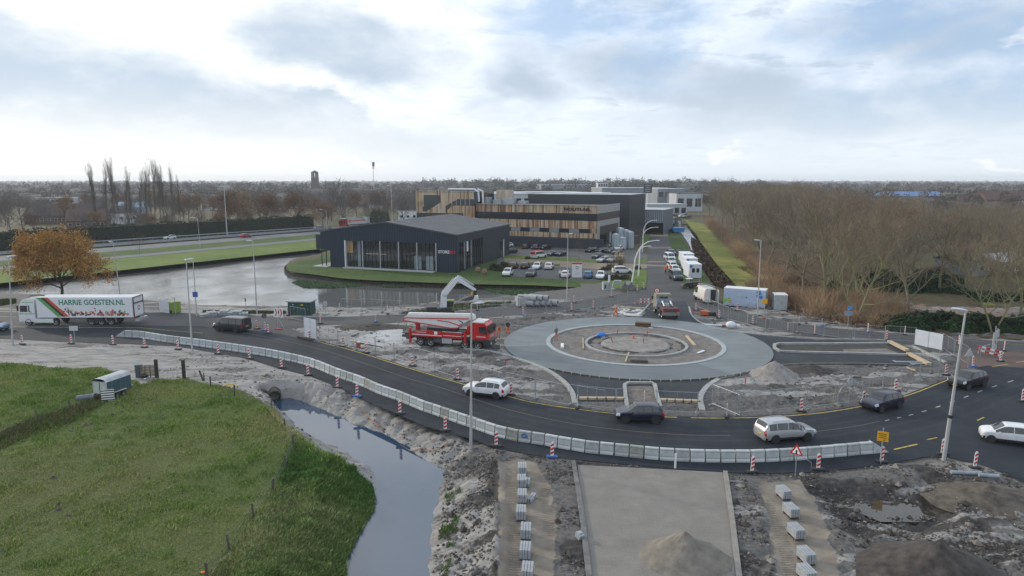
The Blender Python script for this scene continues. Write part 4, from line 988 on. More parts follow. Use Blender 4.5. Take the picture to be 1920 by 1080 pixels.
# ---------------------------------------------------------------- church tower and telecom mast on the left horizon
p=GY(592,900);t=thing('church_tower','dark brick church tower with open belfry above the trees','tower',p)
w=7.4
bx_((0,0,12.5),(w+0.6,w+0.6,25)).build('shaft',mat('tower_brick',(0.10,0.075,0.075),0.9),t)
mb=MB()
for sx in (-1,1):
 for sy in (-1,1):mb.box((sx*(w/2-0.6),sy*(w/2-0.6),28),(1.3,1.3,6))
for s in (-1,1):mb.box((s*0,-w/2+0.5,28),(0.9,0.8,6));mb.box((0,w/2-0.5,28),(0.9,0.8,6));break
mb.box((0,0,31.3),(w,w,1.0));mb.build('belfry',MATS['tower_brick'],t)
mb=MB();mb.add([(-w/2-.2,-w/2-.2,31.8),(w/2+.2,-w/2-.2,31.8),(w/2+.2,w/2+.2,31.8),(-w/2-.2,w/2+.2,31.8),(0,0,34.2)],[(0,1,4),(1,2,4),(2,3,4),(3,0,4),(3,2,1,0)]);mb.build('roof',M_tile,t)
p=GY(702,700);t=thing('telecom_mast','slender telecom mast with antenna cluster on its top','mast',p)
MB().cyl((0,0,0),(0,0,37),0.35,0.2,8).build('mast_pole',M_steel,t)
mb=MB()
for k in range(5):a=k*1.257;mb.box((0.95*cos(a),0.95*sin(a),37),(0.55,0.55,4.6),a)
mb.cyl((0,0,33),(0,0,33.6),1.6,1.6,10);mb.build('antenna',mat('antenna_dark',(0.10,0.10,0.11),0.6),t)
# ---------------------------------------------------------------- houses
def house(px,Y,w,d,h,rh,wall,roofm,label,rz,group=None,z=0):
 p=GY(px,Y);t=thing('house',label,'house',p,rz,group)
 bx_((0,0,h/2),(w,d,h)).build('wall',wall,t)
 mb=MB();o=0.4
 mb.slab([(-w/2-o,-d/2-o,h),(-w/2-o,d/2+o,h),(-w/2-o,0,h+rh)],(w+2*o,0,0));r=mb.build('roof',roofm,t)
 bx_((w*0.28,0.3,h+rh),(0.8,0.8,1.6)).build('chimney',M_brick,r)
 n=max(2,int(w/3))
 for k in range(n):
  f=bx_((-w/2+w*(k+0.5)/n,-d/2-0.03,h*0.55),(w/n*0.5,0.1,1.3)).build('window',M_white,t)
  bx_((-w/2+w*(k+0.5)/n,-d/2-0.07,h*0.55),(w/n*0.42,0.06,1.1)).build('pane',M_glass,f)
 bx_((w*0.05,-d/2-0.04,1.05),(1.0,0.1,2.1)).build('door',M_wood_dark,t)
 return t
house(128,330,32,14,4.0,5.5,M_brick,M_tile,'long farm barn with a wide dark roof behind the hedge',0.1)
house(168,300,15,11,3.2,5.0,M_brick,M_tile_red,'house with brown tiled roof right of the long barn',0.35)
block('white_office','white two storey office with strip windows left of the poplars','office',105,480,26,12,8.5,M_w1,M_w1,0.05,2,8)
house(80,420,14,9,4,4,M_brick,M_tile,'house with pale gable far left under the white office',-0.3)
house(232,330,9,8,5,3.5,M_white,M_tile,'white gabled house standing between the poplar trunks',1.0)
house(250,420,14,9,4.5,3.2,M_w3,M_w3,'bluish roofed house behind the poplar trunks',0.3)
house(180,300+60,10,8,4,3,M_white,M_tile_red,'white walled bungalow left of the poplars',0.2)
house(398,480,14,10,5,4,M_w1,M_tile,'pale house hidden in trees beyond the hedge',0.5)
house(715,520,18,10,5,4,M_w1,M_tile,'pale roofed house among trees below the telecom mast',0.3)
house(772,330,12,10,6.5,4.5,M_white,M_tile,'white house with rows of windows left of the timber stair tower',0.1)
house(655,700,16,10,6,5,M_w1,M_tile,'distant pale house under the tower trees',0.1)
t=house(1815,150,11,9,3.2,1.6,M_w2,M_tile,'grey bungalow with dark roof deep in the bare wood',0.5)
house(1885,150,14,8,3.0,1.5,M_brick,M_w1,'low brick house with pale flat roof at the wood edge right',0.3)
house(1640,330,16,10,6,5,M_w1,M_tile,'white gabled house beyond the wood top',0.2)
house(1825,420,18,10,6,5.5,M_brick,M_tile_red,'brick house with red roof beyond the wood',-0.2)
house(1700,480,40,14,10,3.0,M_brick,mat('blue_roof',(0.09,0.20,0.40),0.5),'blue roofed hall beyond the wood',0.0)
house(1880,420,30,14,9,5,M_brick,M_tile_red,'long red roofed house beyond the wood at the right edge',0.0)
# ---------------------------------------------------------------- lawns, pavings and roads beyond the pond
def lawn_mat(name,a,b_,c,sc=0.8):
 m,nt,b=nodes_mat(name);N,L=nt.nodes,nt.links;geo=N.new('ShaderNodeNewGeometry')
 def noise(s,d):
  n=N.new('ShaderNodeTexNoise');n.inputs['Scale'].default_value=s;n.inputs['Detail'].default_value=d;n.inputs['Roughness'].default_value=0.68;L.new(geo.outputs['Position'],n.inputs['Vector']);return n.outputs['Fac']
 ad=N.new('ShaderNodeMath');ad.operation='ADD';L.new(noise(sc,8),ad.inputs[0]);L.new(noise(sc*0.12,4),ad.inputs[1]);mu=N.new('ShaderNodeMath');mu.operation='MULTIPLY';mu.inputs[1].default_value=0.5;L.new(ad.outputs[0],mu.inputs[0])
 r=N.new('ShaderNodeValToRGB');L.new(mu.outputs[0],r.inputs[0]);r.color_ramp.elements.new(0.5)
 for e,(p,cc)in zip(r.color_ramp.elements,((0.36,a),(0.5,b_),(0.64,c))):e.position=p;e.color=(*cc,1)
 L.new(r.outputs[0],b.inputs['Base Color']);b.inputs['Roughness'].default_value=0.95;b.inputs['Specular IOR Level'].default_value=0.2
 bp=N.new('ShaderNodeBump');bp.inputs['Strength'].default_value=0.8;bp.inputs['Distance'].default_value=0.15;L.new(noise(sc*2.5,6),bp.inputs['Height']);L.new(bp.outputs[0],b.inputs['Normal'])
 return m
M_lawn=lawn_mat('lawn',(0.035,0.060,0.016),(0.058,0.095,0.024),(0.10,0.125,0.042))
M_lawn_bright=lawn_mat('roadside_grass',(0.06,0.10,0.022),(0.105,0.155,0.032),(0.165,0.185,0.055),0.5)
M_verge=lawn_mat('verge_grass',(0.085,0.11,0.024),(0.17,0.18,0.04),(0.28,0.235,0.08),0.6)  # yellow of the sunlight on the verge is put into these grass colours
M_park_grass=lawn_mat('park_grass',(0.05,0.060,0.020),(0.085,0.085,0.034),(0.12,0.105,0.05),0.5)
M_park_asph=asphalt('parking_paving',(0.105,0.105,0.107),0.15,(0.13,0.13,0.13))
M_park_tan=asphalt('tan_paving_tone',(0.24,0.195,0.14),0.12,(0.27,0.22,0.16))
sheet('showroom_lawn',poly([(537,500),(545,494),(565,489),(590,487),(605,478),(700,462),(957,470),(955,495),(1060,500),(1110,527),(1205,503),(1211,541),(1180,545),(1130,545),(1085,545),(1080,539),(1000,535),(940,534),(880,533),(800,530),(700,526),(640,522),(590,515),(553,511),(538,506)]),0.02,M_lawn)
for k,(bx,bz)in enumerate(()):pass
sheet('parking_paving',poly([(938,470),(1060,462),(1130,466),(1190,470),(1214,477),(1213,503),(1195,512),(1120,528),(955,519),(930,500)]),0.05,M_park_asph)
sheet('tan_paving',poly([(945,484),(1040,489),(1130,494),(1213,496),(1214,503),(1140,506),(1040,500),(945,492)]),0.058,M_park_tan)  # tan band laid over the grey car park surface
sheet('grass_strip',poly([(943,478.5),(985,479.5),(1080,485),(1128,490),(1126,493.5),(1040,488.5),(943,484)]),0.064,M_lawn_bright)
sheet('grass_strip',poly([(990,492.5),(1050,496),(1050,500),(985,497)]),0.066,M_lawn)
sheet('grass_strip',poly([(1186,507),(1213,505),(1212,538),(1190,541),(1150,542),(1120,532),(1185,520)]),0.07,M_lawn_bright)
sheet('grass_strip',poly([(1200,462),(1216,452),(1217,440),(1205,440)]),0.07,M_lawn_bright)
sheet('grass_strip',poly([(1190,486),(1214,485),(1213,492),(1190,492)]),0.07,M_lawn_bright)
sheet('street_verge',poly([(1249,430),(1264,428),(1283,452),(1300,485),(1322,515),(1340,545),(1300,548),(1276,525),(1270,500),(1261,469),(1253,441)]),0.03,M_lawn)
for q in ([(1219,439),(1252,439),(1253,443),(1218,443)],[(1216,463),(1258,463),(1259,466),(1215,466)],[(1214,490),(1262,490),(1263,492),(1213,492)],[(1213,496),(1258,498),(1259,500.5),(1213,499)]):
 sheet('sun_strip',poly(q),0.026,mat('sun_strip_tone',(0.20,0.16,0.125),0.85,var=0.12))  # bands of sunlight across the street, put in as paler ground colour
sheet('canal_verge',W_VERGE,0.05,M_verge)
sheet('wood_floor',poly([(1320,414),(1420,500),(1450,540),(1445,565),(1500,600),(1640,615),(1760,628),(2200,655),(2600,560),(2000,395),(1600,380)]),0.03,lawn_mat('leaf_litter',(0.05,0.042,0.024),(0.095,0.066,0.038),(0.135,0.095,0.055),0.5))
sheet('park_path',smooth_line(poly([(1640,560),(1690,566),(1760,574),(1840,578),(1960,580),(2100,584),(2100,596),(1960,594),(1850,594),(1770,588),(1700,578),(1640,566)]),3),0.05,mat('leafy_path',(0.20,0.145,0.105),0.95,var=0.2,scale=0.6,bump=0.4))
sheet('park_lawn',poly([(1840,562),(1920,562),(2100,566),(2100,574),(1920,574),(1840,573)]),0.054,M_verge)
sheet('park_lawn',poly([(1640,470),(2100,480),(2200,520),(1900,545),(1760,548),(1640,510)]),0.042,M_park_grass)
sheet('canal_far_bank',poly([(1236,385),(1310,382),(1310,397),(1236,399)]),0.03,M_lawn)
def px_line(a,b,ext0,ext1):
 A,B=G(*a),G(*b);d=(B-A).normalized();return [A-d*ext0,B+d*ext1]
def band(name,l0,l1,z,m):
 return sheet(name,[l0[0],l0[1],l1[1],l1[0]],z,m)
E0,E1=150,420
L_far=px_line((185,457),(480,437),E0,E1);L_med0=px_line((185,463.5),(480,441),E0,E1);L_med1=px_line((185,467),(480,443.2),E0,E1)
L_near=px_line((185,474),(480,449),E0,E1);L_slip0=px_line((215,481.5),(480,457.5),E0,E1);L_slip1=px_line((215,486),(480,461.5),E0,E1)
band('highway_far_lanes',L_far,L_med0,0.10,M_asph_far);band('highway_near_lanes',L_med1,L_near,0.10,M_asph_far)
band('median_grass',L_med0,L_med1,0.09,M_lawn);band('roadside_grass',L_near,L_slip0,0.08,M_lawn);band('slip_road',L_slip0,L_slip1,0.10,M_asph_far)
L_b0=px_line((215,486),(480,461.5),E0,60);L_b1=px_line((200,510),(472,480.8),E0,60)
band('pond_bank_grass',L_b0,L_b1,0.05,M_lawn_bright)
sheet('far_field',poly([(600,452),(690,440),(790,430),(790,445),(600,470)]),0.045,M_lawn)
for l in (L_far,L_med0,L_med1,L_near):strip('lane_line',[l[0],l[1]],0.2,0.106,M_paint_w)
def rail(name,label,l,side,z=0.75):
 d=(l[1]-l[0]).normalized();n=Vector((-d.y,d.x,0));t=thing(name,label,'guard rail',l[0]+n*side)
 L=(l[1]-l[0]).length
 mb=MB();b=d*L;mb.bar((0,0,z),tuple(b+Vector((0,0,z))),0.06,0.34);mb.build('rail',M_steel,t)
 pm=bx_((0,0,z/2),(0.09,0.09,z)).mesh('post',M_steel)
 for k in range(0,int(L),4):
  if k<300:o=new_ob('post',pm);o.location=d*k;link(o,t)
 return t
rail('guard_rail','long steel guard rail in front of the dark green hedge',L_far,1.0)
rail('guard_rail','steel guard rail along the highway median',L_med0,-0.7)
bank=smooth_line(poly([(585,486),(560,489),(541,495),(534,502),(537,508),(553,513.5),(590,517.5),(640,524),(700,528.5),(800,532.5),(880,535.5),(940,536.5),(1000,537.5),(1076,541)],-0.5),4)
rw=thing('retaining_wall','dark timber retaining wall along the curved showroom bank','retaining wall',bank[0])
mb=MB()
for a,b in zip(bank,bank[1:]):
 A,B=a-bank[0],b-bank[0];mb.bar((A.x,A.y,-0.55),(B.x,B.y,-0.55),0.12,1.1)
mb.build('sheet_boards',M_wood_dark,rw)
pm=MB().cyl((0,0,-1.6),(0,0,0.12),0.11,0.10,6).mesh('pile',M_wood_dark)
for p,h in resample(bank,0.75)[:299]:
 o=new_ob('pile',pm);o.location=(p.x-bank[0].x-0.0,p.y-bank[0].y-0.15,0);link(o,rw)
# ---------------------------------------------------------------- vehicles (local +X is forward)
def paint(name,c,metal=0.0):return mat(name,c,0.28,metal,var=0.03,scale=1,coat=0.35,dirt=(tuple(x*0.8+0.015 for x in c),1.2,0.62))
P_white=paint('car_white',(0.66,0.67,0.68));P_silver=paint('car_silver',(0.40,0.41,0.42),0.35);P_black=paint('car_black',(0.010,0.010,0.012))
P_navy=paint('car_navy',(0.008,0.012,0.028));P_grey=paint('car_grey',(0.065,0.075,0.09),0.3);P_blue=paint('car_blue',(0.03,0.14,0.30));P_red=paint('car_red',(0.36,0.012,0.02))
P_vangrey=paint('van_slate',(0.040,0.046,0.055),0.3);P_ltblue=paint('car_steelblue',(0.16,0.24,0.36),0.2);P_beige=paint('car_champagne',(0.33,0.31,0.28),0.3)
M_carglass=mat('car_glass',(0.022,0.026,0.030),0.04,var=0.05,spec=0.9)
M_rim=mat('alloy_rim',(0.42,0.43,0.45),0.3,0.8,var=0.05);M_hl=mat('headlamp_lens',(0.60,0.64,0.68),0.1,var=0.05,spec=0.8);M_tl=mat('tail_lamp_lens',(0.40,0.008,0.010),0.15,var=0.05)
M_plate=mat('yellow_plate',(0.62,0.40,0.02),0.4,var=0.03);M_trim=mat('plastic_trim',(0.022,0.023,0.025),0.6,var=0.1)
CAR_KINDS={
'hatchback':dict(L=4.05,W=1.76,H=1.50,st=[(-.5,.30,.50,.54,.74,.62),(-.49,.20,.55,.60,.90,.72),(-.46,.15,.60,.68,.96,.76),(-.40,.14,.62,.90,.99,.72),(-.34,.14,.62,.96,1,.71),(-.2,.14,.61,1.0,1,.71),(0,.14,.60,.99,1,.70),(.08,.14,.59,.955,1,.69),(.24,.14,.58,.66,1,.76),(.32,.14,.57,.62,.99,.80),(.42,.15,.53,.565,.95,.78),(.475,.17,.48,.51,.86,.70),(.5,.24,.42,.44,.72,.6)],glass=(-.38,.22),wind=(.085,.235),rear=(-.462,-.395),wheels=(.30,-.31),R=.315),
'suv':dict(L=4.25,W=1.82,H=1.60,st=[(-.5,.30,.52,.56,.76,.64),(-.49,.20,.57,.62,.92,.74),(-.465,.16,.61,.70,.97,.78),(-.41,.16,.63,.90,.99,.74),(-.36,.16,.63,.96,1,.74),(-.2,.16,.62,1.0,1,.74),(0,.16,.61,.99,1,.73),(.07,.16,.60,.955,1,.72),(.22,.16,.59,.67,1,.80),(.32,.16,.58,.64,.99,.84),(.43,.17,.55,.60,.96,.82),(.48,.2,.50,.54,.88,.74),(.5,.26,.44,.46,.78,.65)],glass=(-.39,.20),wind=(.075,.215),rear=(-.462,-.405),wheels=(.30,-.31),R=.345),
'people_carrier':dict(L=4.53,W=1.83,H=1.66,st=[(-.5,.26,.50,.56,.80,.68),(-.49,.17,.56,.64,.95,.76),(-.475,.14,.58,.72,.98,.78),(-.43,.13,.59,.93,1,.76),(-.38,.13,.59,.97,1,.76),(-.2,.13,.585,1.0,1,.76),(.02,.13,.57,.985,1,.75),(.08,.13,.56,.95,1,.74),(.29,.13,.55,.62,1,.78),(.36,.13,.54,.585,.99,.80),(.45,.15,.49,.53,.93,.76),(.485,.17,.45,.48,.84,.68),(.5,.24,.40,.42,.72,.6)],glass=(-.42,.27),wind=(.09,.285),rear=(-.474,-.43),wheels=(.305,-.30),R=.335),
'estate':dict(L=4.65,W=1.81,H=1.47,st=[(-.5,.30,.52,.56,.78,.66),(-.49,.20,.57,.63,.93,.74),(-.465,.15,.60,.70,.97,.76),(-.41,.14,.61,.93,.99,.72),(-.36,.14,.61,.97,1,.71),(-.15,.14,.60,1.0,1,.71),(.0,.14,.59,.985,1,.70),(.06,.14,.585,.95,1,.69),(.2,.14,.58,.66,1,.76),(.3,.14,.57,.63,.99,.80),(.43,.15,.53,.57,.95,.78),(.48,.17,.48,.51,.86,.70),(.5,.24,.42,.44,.72,.6)],glass=(-.40,.185),wind=(.065,.195),rear=(-.464,-.41),wheels=(.305,-.295),R=.325),
'small_car':dict(L=3.6,W=1.65,H=1.49,st=[(-.5,.28,.50,.56,.78,.68),(-.49,.18,.56,.64,.93,.76),(-.475,.14,.58,.70,.97,.78),(-.43,.14,.60,.94,.99,.74),(-.38,.14,.60,.98,1,.74),(-.2,.14,.60,1.0,1,.73),(.02,.14,.59,.985,1,.72),(.10,.14,.58,.95,1,.71),(.29,.14,.57,.66,1,.76),(.36,.14,.56,.63,.99,.80),(.44,.15,.53,.58,.95,.78),(.485,.17,.48,.52,.86,.70),(.5,.24,.42,.44,.74,.62)],glass=(-.42,.27),wind=(.105,.285),rear=(-.475,-.43),wheels=(.335,-.345),R=.29),
'minibus':dict(L=4.97,W=1.99,H=1.97,st=[(-.5,.22,.50,.60,.86,.80),(-.495,.14,.52,.70,.96,.84),(-.485,.12,.53,.95,.99,.84),(-.45,.12,.53,.985,1,.83),(-.2,.12,.53,1.0,1,.83),(.12,.12,.52,.985,1,.82),(.19,.12,.51,.945,1,.80),(.345,.12,.50,.60,1,.84),(.41,.13,.48,.55,.98,.84),(.465,.14,.44,.49,.93,.80),(.49,.16,.38,.42,.86,.74),(.5,.2,.33,.35,.78,.7)],glass=(-.47,.32),wind=(.195,.34),rear=(-.495,-.485),wheels=(.315,-.275),R=.34),
'panel_van':dict(L=5.95,W=2.0,H=2.65,st=[(-.5,.15,.45,.93,.97,.86),(-.498,.12,.45,.965,.985,.86),(-.48,.11,.45,.985,1,.86),(-.2,.11,.45,1.0,1,.86),(.18,.11,.45,.985,1,.85),(.235,.11,.44,.95,1,.83),(.365,.11,.43,.56,1,.84),(.42,.12,.41,.50,.98,.84),(.47,.13,.37,.42,.93,.80),(.49,.15,.32,.36,.86,.74),(.5,.18,.28,.30,.78,.7)],glass=(.10,.34),wind=(.24,.36),rear=(-.5,-.498),wheels=(.325,-.285),R=.35),
}
def car_surface(K):
 st=K['st'];L,W,H=K['L'],K['W'],K['H'];xs_=np.array([s[0]for s in st])
 cols_=[np.array([s[i]for s in st])for i in range(1,6)];slopes=[]
 for y_ in cols_:  # monotone cubic through the stations keeps the outline rounded
  d=np.diff(y_)/np.diff(xs_);m_=np.zeros(len(y_));m_[1:-1]=np.where(d[1:]*d[:-1]>0,2*d[1:]*d[:-1]/(d[1:]+d[:-1]+1e-12),0);m_[0]=d[0];m_[-1]=d[-1];slopes.append(m_)
 def at(x):
  x=min(max(x,xs_[0]),xs_[-1]);k=min(max(int(np.searchsorted(xs_,x))-1,0),len(xs_)-2);hh=xs_[k+1]-xs_[k];t=(x-xs_[k])/hh
  v=[(2*t ** 3-3*t*t+1)*y_[k]+(t ** 3-2*t*t+t)*hh*m_[k]+(3*t*t-2*t ** 3)*y_[k+1]+(t ** 3-t*t)*hh*m_[k+1]for y_,m_ in zip(cols_,slopes)];zb,zs,zt=(q*H for q in v[:3]);w=v[3]*W/2;wt=v[4]*W/2
  sec=[(0,zb),(.80*w,zb),(.94*w,zb+.05*H),(w,zb+.45*(zs-zb)),(.985*w,zs),(wt+(.985*w-wt)*.14,zt-.10*(zt-zs)),(wt*.93,zt-.02*H*min(1,(zt-zs)/(.2*H))),(.55*wt,zt),(0,zt+.008*H)]
  return sec
 def P(x,v,s=1,off=0.0):
  def raw(x,v):
   sec=at(x);i=int(min(max(v,0),7.9999));f=v-i;a,b=sec[i],sec[i+1];return Vector((x*L,s*(a[0]+(b[0]-a[0])*f),a[1]+(b[1]-a[1])*f))
  p=raw(x,v)
  if off:
   e=0.01;du=raw(x+e,v)-raw(x-e,v);dv=raw(x,min(v+.15,7.99))-raw(x,max(v-.15,0));n=du.cross(dv);n.normalize()
   c=Vector((p.x*0.9,0,H*.5))
   if n.dot(p-c)<0:n=-n
   p=p+n*off
  return p
 return at,P
def patch(mb,P,x0,x1,v0,v1,s,off=0.012,nx=4,nv=3,trim=None):
 vs=[];fs=[]
 for i in range(nx+1):
  for j in range(nv+1):
   v=v0+(v1-v0)*j/nv;x=x0+(x1-x0)*i/nx
   vs.append(P(x,v,s,off))
 for i in range(nx):
  for j in range(nv):a=i*(nv+1)+j;fs.append((a,a+1,a+nv+2,a+nv+1))
 return mb.add(vs,fs)
WHEEL_CACHE={}
def wheel_meshes(Rw,wd=0.21):
 k=(round(Rw,3),wd)
 if k not in WHEEL_CACHE:
  t=MB();n=20
  prof=[(Rw*.64,-wd/2),(Rw*.94,-wd/2),(Rw,-wd*.36),(Rw,wd*.36),(Rw*.94,wd/2),(Rw*.64,wd/2)];vs=[];fs=[]
  for i in range(n):
   a=2*PI*i/n
   for r,y in prof:vs.append((r*cos(a),y,r*sin(a)))
  for i in range(n):
   for j in range(5):a=i*6+j;b=((i+1)%n)*6+j;fs.append((a,a+1,b+1,b))
  t.add(vs,fs);tm=t.mesh('tyre',M_black,40)
  r=MB();r.cyl((0,-wd*.30,0),(0,wd*.30,0),Rw*.30,Rw*.30,10)
  for i in range(5):
   a=2*PI*i/5;r.bar((0.0,0,0),(Rw*.63*cos(a),0,Rw*.63*sin(a)),Rw*.17,wd*.62)
  vs=[];fs=[]
  for i in range(n):
   a=2*PI*i/n
   for rr,y in ((Rw*.66,-wd*.5),(Rw*.58,-wd*.44),(Rw*.58,wd*.44),(Rw*.66,wd*.5)):vs.append((rr*cos(a),y,rr*sin(a)))
  for i in range(n):
   for j in range(3):a=i*4+j;b=((i+1)%n)*4+j;fs.append((a,a+1,b+1,b))
  r.add(vs,fs);rm=r.mesh('rim',M_rim,40)
  b=MB();b.cyl((0,-wd*.2,0),(0,wd*.2,0),Rw*.6,Rw*.6,16);bm_=b.mesh('brake_shadow',M_black)
  WHEEL_CACHE[k]=(tm,rm,bm_)
 return WHEEL_CACHE[k]
def add_wheel(root,x,y,Rw,wd=0.21,detail=True):
 tm,rm,bm_=wheel_meshes(Rw,wd)
 t=new_ob('wheel',tm);t.location=(x,y,Rw);link(t,root)
 if detail:
  r=new_ob('rim',rm);link(r,t)
  b=new_ob('brake_disc',bm_);link(b,t)
 return t
def make_car(kind,m,label,cat='car',loc=(0,0,0),rz=0.0,group=None,name=None,lite=False,side_windows=True,rails=False,cladding=False):
 K=CAR_KINDS[kind];L,W,H,Rw=K['L'],K['W'],K['H'],K['R'];at,P=car_surface(K)
 root=thing(name or kind,label,cat,loc,rz,group)
 xs_=sorted(set([s[0]for s in K['st']]+[a[0]+(b[0]-a[0])*q for a,b in zip(K['st'],K['st'][1:])for q in (.25,.5,.75)]))
 V=[];F=[];n=17
 for x in xs_:
  sec=at(x);row=[(x*L,y,z)for y,z in sec]+[(x*L,-y,z)for y,z in reversed(sec[:-1])][:-1]
  V+=row[:16]
 n=16
 for i in range(len(xs_)-1):
  for j in range(n):F.append((i*n+j,i*n+(j+1)%n,(i+1)*n+(j+1)%n,(i+1)*n+j))
 F+=[tuple(range(n)),tuple(reversed(range((len(xs_)-1)*n,len(xs_)*n)))]
 MB().add(V,F).build('body',m,root,38)
 g0,g1=K['glass']
 for s in (1,-1):
  cuts=[g0,g0+(g1-g0)*.22,g0+(g1-g0)*.52,g1]if kind != 'panel_van' else [g0,g1]
  if lite:cuts=[g0,g1]
  for a,b in zip(cuts,cuts[1:]):
   mb=MB();patch(mb,P,a+.008,b-.008,4.12,4.93,s,nx=8 if lite else 4);mb.build('side_window',M_carglass,root)
 w0,w1=K['wind'];mb=MB();patch(mb,P,w0,w1,6.05,7.99,1,.014,5,4);patch(mb,P,w0,w1,6.05,7.99,-1,.014,5,4);mb.build('windscreen',M_carglass,root)
 r0,r1=K['rear']
 if kind in ('minibus','panel_van'):
  mb=MB();mb.box((-L*.497-.012,0,H*.735),(.03,W*.74,H*.27))
  if kind=='minibus':mb.build('rear_window',M_carglass,root)
 else:
  mb=MB();patch(mb,P,r0,r1,6.05,7.99,1,.016);patch(mb,P,r0,r1,6.05,7.99,-1,.016);mb.build('rear_window',M_carglass,root)
 for fx_ in K['wheels']:
  mbs=[]
  for s in (1,-1):
   y=s*(W/2-.085);add_wheel(root,fx_*L,y,Rw,.2,not lite)
   mb=MB();mb.cyl((fx_*L,s*(W/2-.30),Rw*1.02),(fx_*L,s*(W/2+.012),Rw*1.02),Rw*1.13,Rw*1.13,22);mb.build('wheel_arch',M_trim,root)
 zh=np.interp(.46,[s[0]for s in K['st']],[s[2]for s in K['st']])*H
 for s in (1,-1):
  mb=MB();patch(mb,P,.415,.488,3.45,4.6,s,.014,3,3);mb.build('headlight',M_hl,root)
  mb=MB()
  if kind in ('minibus','panel_van','people_carrier'):patch(mb,P,-.498,-.475,3.2,4.7,s,.014,2,3)
  else:patch(mb,P,-.493,-.445,3.3,4.25,s,.016,3,3)
  mb.build('taillight',M_tl,root)
  bx_((L*(.5*(w0+w1)+.0),s*(W/2+.07),H*.60),(.12,.17,.13)).build('mirror',m if not lite else M_trim,root)
 bx_((L*.492,0,H*.27),(.05,.52,.115)).build('number_plate',M_plate,root)
 bx_((-L*.4975,0,H*(.40 if kind not in ('panel_van',)else .2)),(.05,.52,.115)).build('number_plate',M_plate,root)
 if not lite:
  mb=MB();patch(mb,P,.44,.497,1.2,3.1,1,.012,3,3);patch(mb,P,.44,.497,1.2,3.1,-1,.012,3,3);mb.build('front_grille',M_trim,root)
  mb=MB()
  for s in (1,-1):patch(mb,P,-.26,.26,1.6,2.6,s,.012,4,2)
  patch(mb,P,-.497,-.44,1.2,2.7,1,.012,3,2);patch(mb,P,-.497,-.44,1.2,2.7,-1,.012,3,2);mb.build('sill_trim',M_trim,root)
  if rails:
   mb=MB()
   for s in (1,-1):mb.tube([P(-.33,6.3,s,.04),P(-.2,6.3,s,.06),P(0,6.3,s,.05)],.022,5)
   mb.build('roof_rail',M_alu,root)
  mb=MB()
  for s in (1,-1):
   for x in (-.05,.14 if kind != 'panel_van' else .2):
    mb.box(P(x-.06,3.72,s,.012),(.16,.03,.03))
  mb.build('door_handle',m,root)
 return root
def at_px(a,b,off=0.0):
 """centre and heading from rear ground point a to front ground point b"""
 A,B=G(*a),G(*b);d=(B-A);return (A+B)/2,math.atan2(d.y,d.x)
c,h=at_px((940,752),(880,738));make_car('suv',P_white,'white crossover with roof rails driving on the bend behind the tall lamp post',loc=c+Vector((0.1,0.5,0.03)),rz=PI-0.36,rails=True)
c,h=at_px((1237,797),(1165,789));make_car('hatchback',P_navy,'shiny black hatchback driving side-on below the south approach',loc=c+Vector((0,0.65,0.03)),rz=PI-0.06)
c,h=at_px((1430,832),(1535,830));make_car('people_carrier',P_silver,'silver people carrier driving right beside the concrete barrier',loc=c+Vector((-.1,0.95,0.03)),rz=0.20,rails=True)
c,h=at_px((1690,763),(1625,773));make_car('hatchback',P_navy,'dark navy hatchback facing left at the start of the bend',loc=c+Vector((0,0.45,0.03)),rz=PI+0.48)
c,h=at_px((1845,722),(1790,731));make_car('suv',P_black,'black off-road car passing behind the leaning lamp post',loc=c+Vector((0,.4,0.03)),rz=PI+0.48)
c,h=at_px((1935,842),(1852,828));make_car('small_car',P_white,'small white car leaving at the right edge',loc=c+Vector((0.3,0.7,0.03)),rz=PI-0.42)
c,h=at_px((458,625),(402,621));make_car('minibus',P_vangrey,'slate grey minibus driving left past the stacked kerbstones','van',loc=c+Vector((0,1.0,0.03)),rz=PI-0.32)
c,h=at_px((-40,622),(18,621));make_car('small_car',P_ltblue,'light blue car half cut by the left edge',loc=c+Vector((-.6,0.7,0.03)),rz=0.02)
def lite(kind,**k):
 r=make_car(kind,P_white,'x',lite=True,**k);return r
PROTO={}
def park(kind,m,px,py,rz,label,group='cars in the car park',name=None,cat='car',z=0.06):
 p=G(px,py);p.z=z
 if kind not in PROTO:
  r=make_car(kind,m,label,cat,p,rz,group,lite=True);PROTO[kind]=r
 else:
  r=dup(PROTO[kind],p,rz,label,group);r['category']=cat
  recolor(r,('body',),m)
 return r
FWD=-PI/2   # nose towards the camera
D1=FWD-0.2
park('suv',P_white,952,517,D1,'white car nearest the showroom corner in the front parking row')
park('suv',P_grey,996,518,D1,'dark grey car with bright bonnet second in the front parking row')
park('hatchback',P_white,1061,520,D1+PI,'white hatchback left of the red topped sign board')
park('hatchback',P_blue,1103,521,D1+PI,'bright blue hatchback right of the red topped sign board')
park('estate',P_white,1126,522,D1,'white car at the right end of the front parking row')
park('people_carrier',P_white,1167,513,0.12,'white people carrier parked across beside the curved street lamps')
park('hatchback',P_black,963,503,D1+PI,'black hatchback first in the second parking row')
park('hatchback',P_black,985,503.5,D1+PI,'black hatchback second in the second parking row')
park('estate',P_white,1007,504,D1,'white car third in the second parking row')
park('suv',P_white,1030,504.5,D1+PI,'white crossover at the end of the second parking row')
park('estate',P_navy,956,475,D1-.7,'dark blue estate against the showroom rear corner')
park('hatchback',P_white,950,464,D1-.9,'white car half hidden behind the showroom rear corner')
park('hatchback',P_black,986,466,D1+PI,'black car with red lamps at the workshop plinth')
park('estate',P_navy,1004,467,D1,'dark blue car at the workshop plinth third from the showroom')
park('estate',P_black,1022,468,D1-.5,'black car at the workshop plinth above the red and white van')
park('estate',P_grey,1034,479.5,D1-.35,'grey estate right of the red and white van')
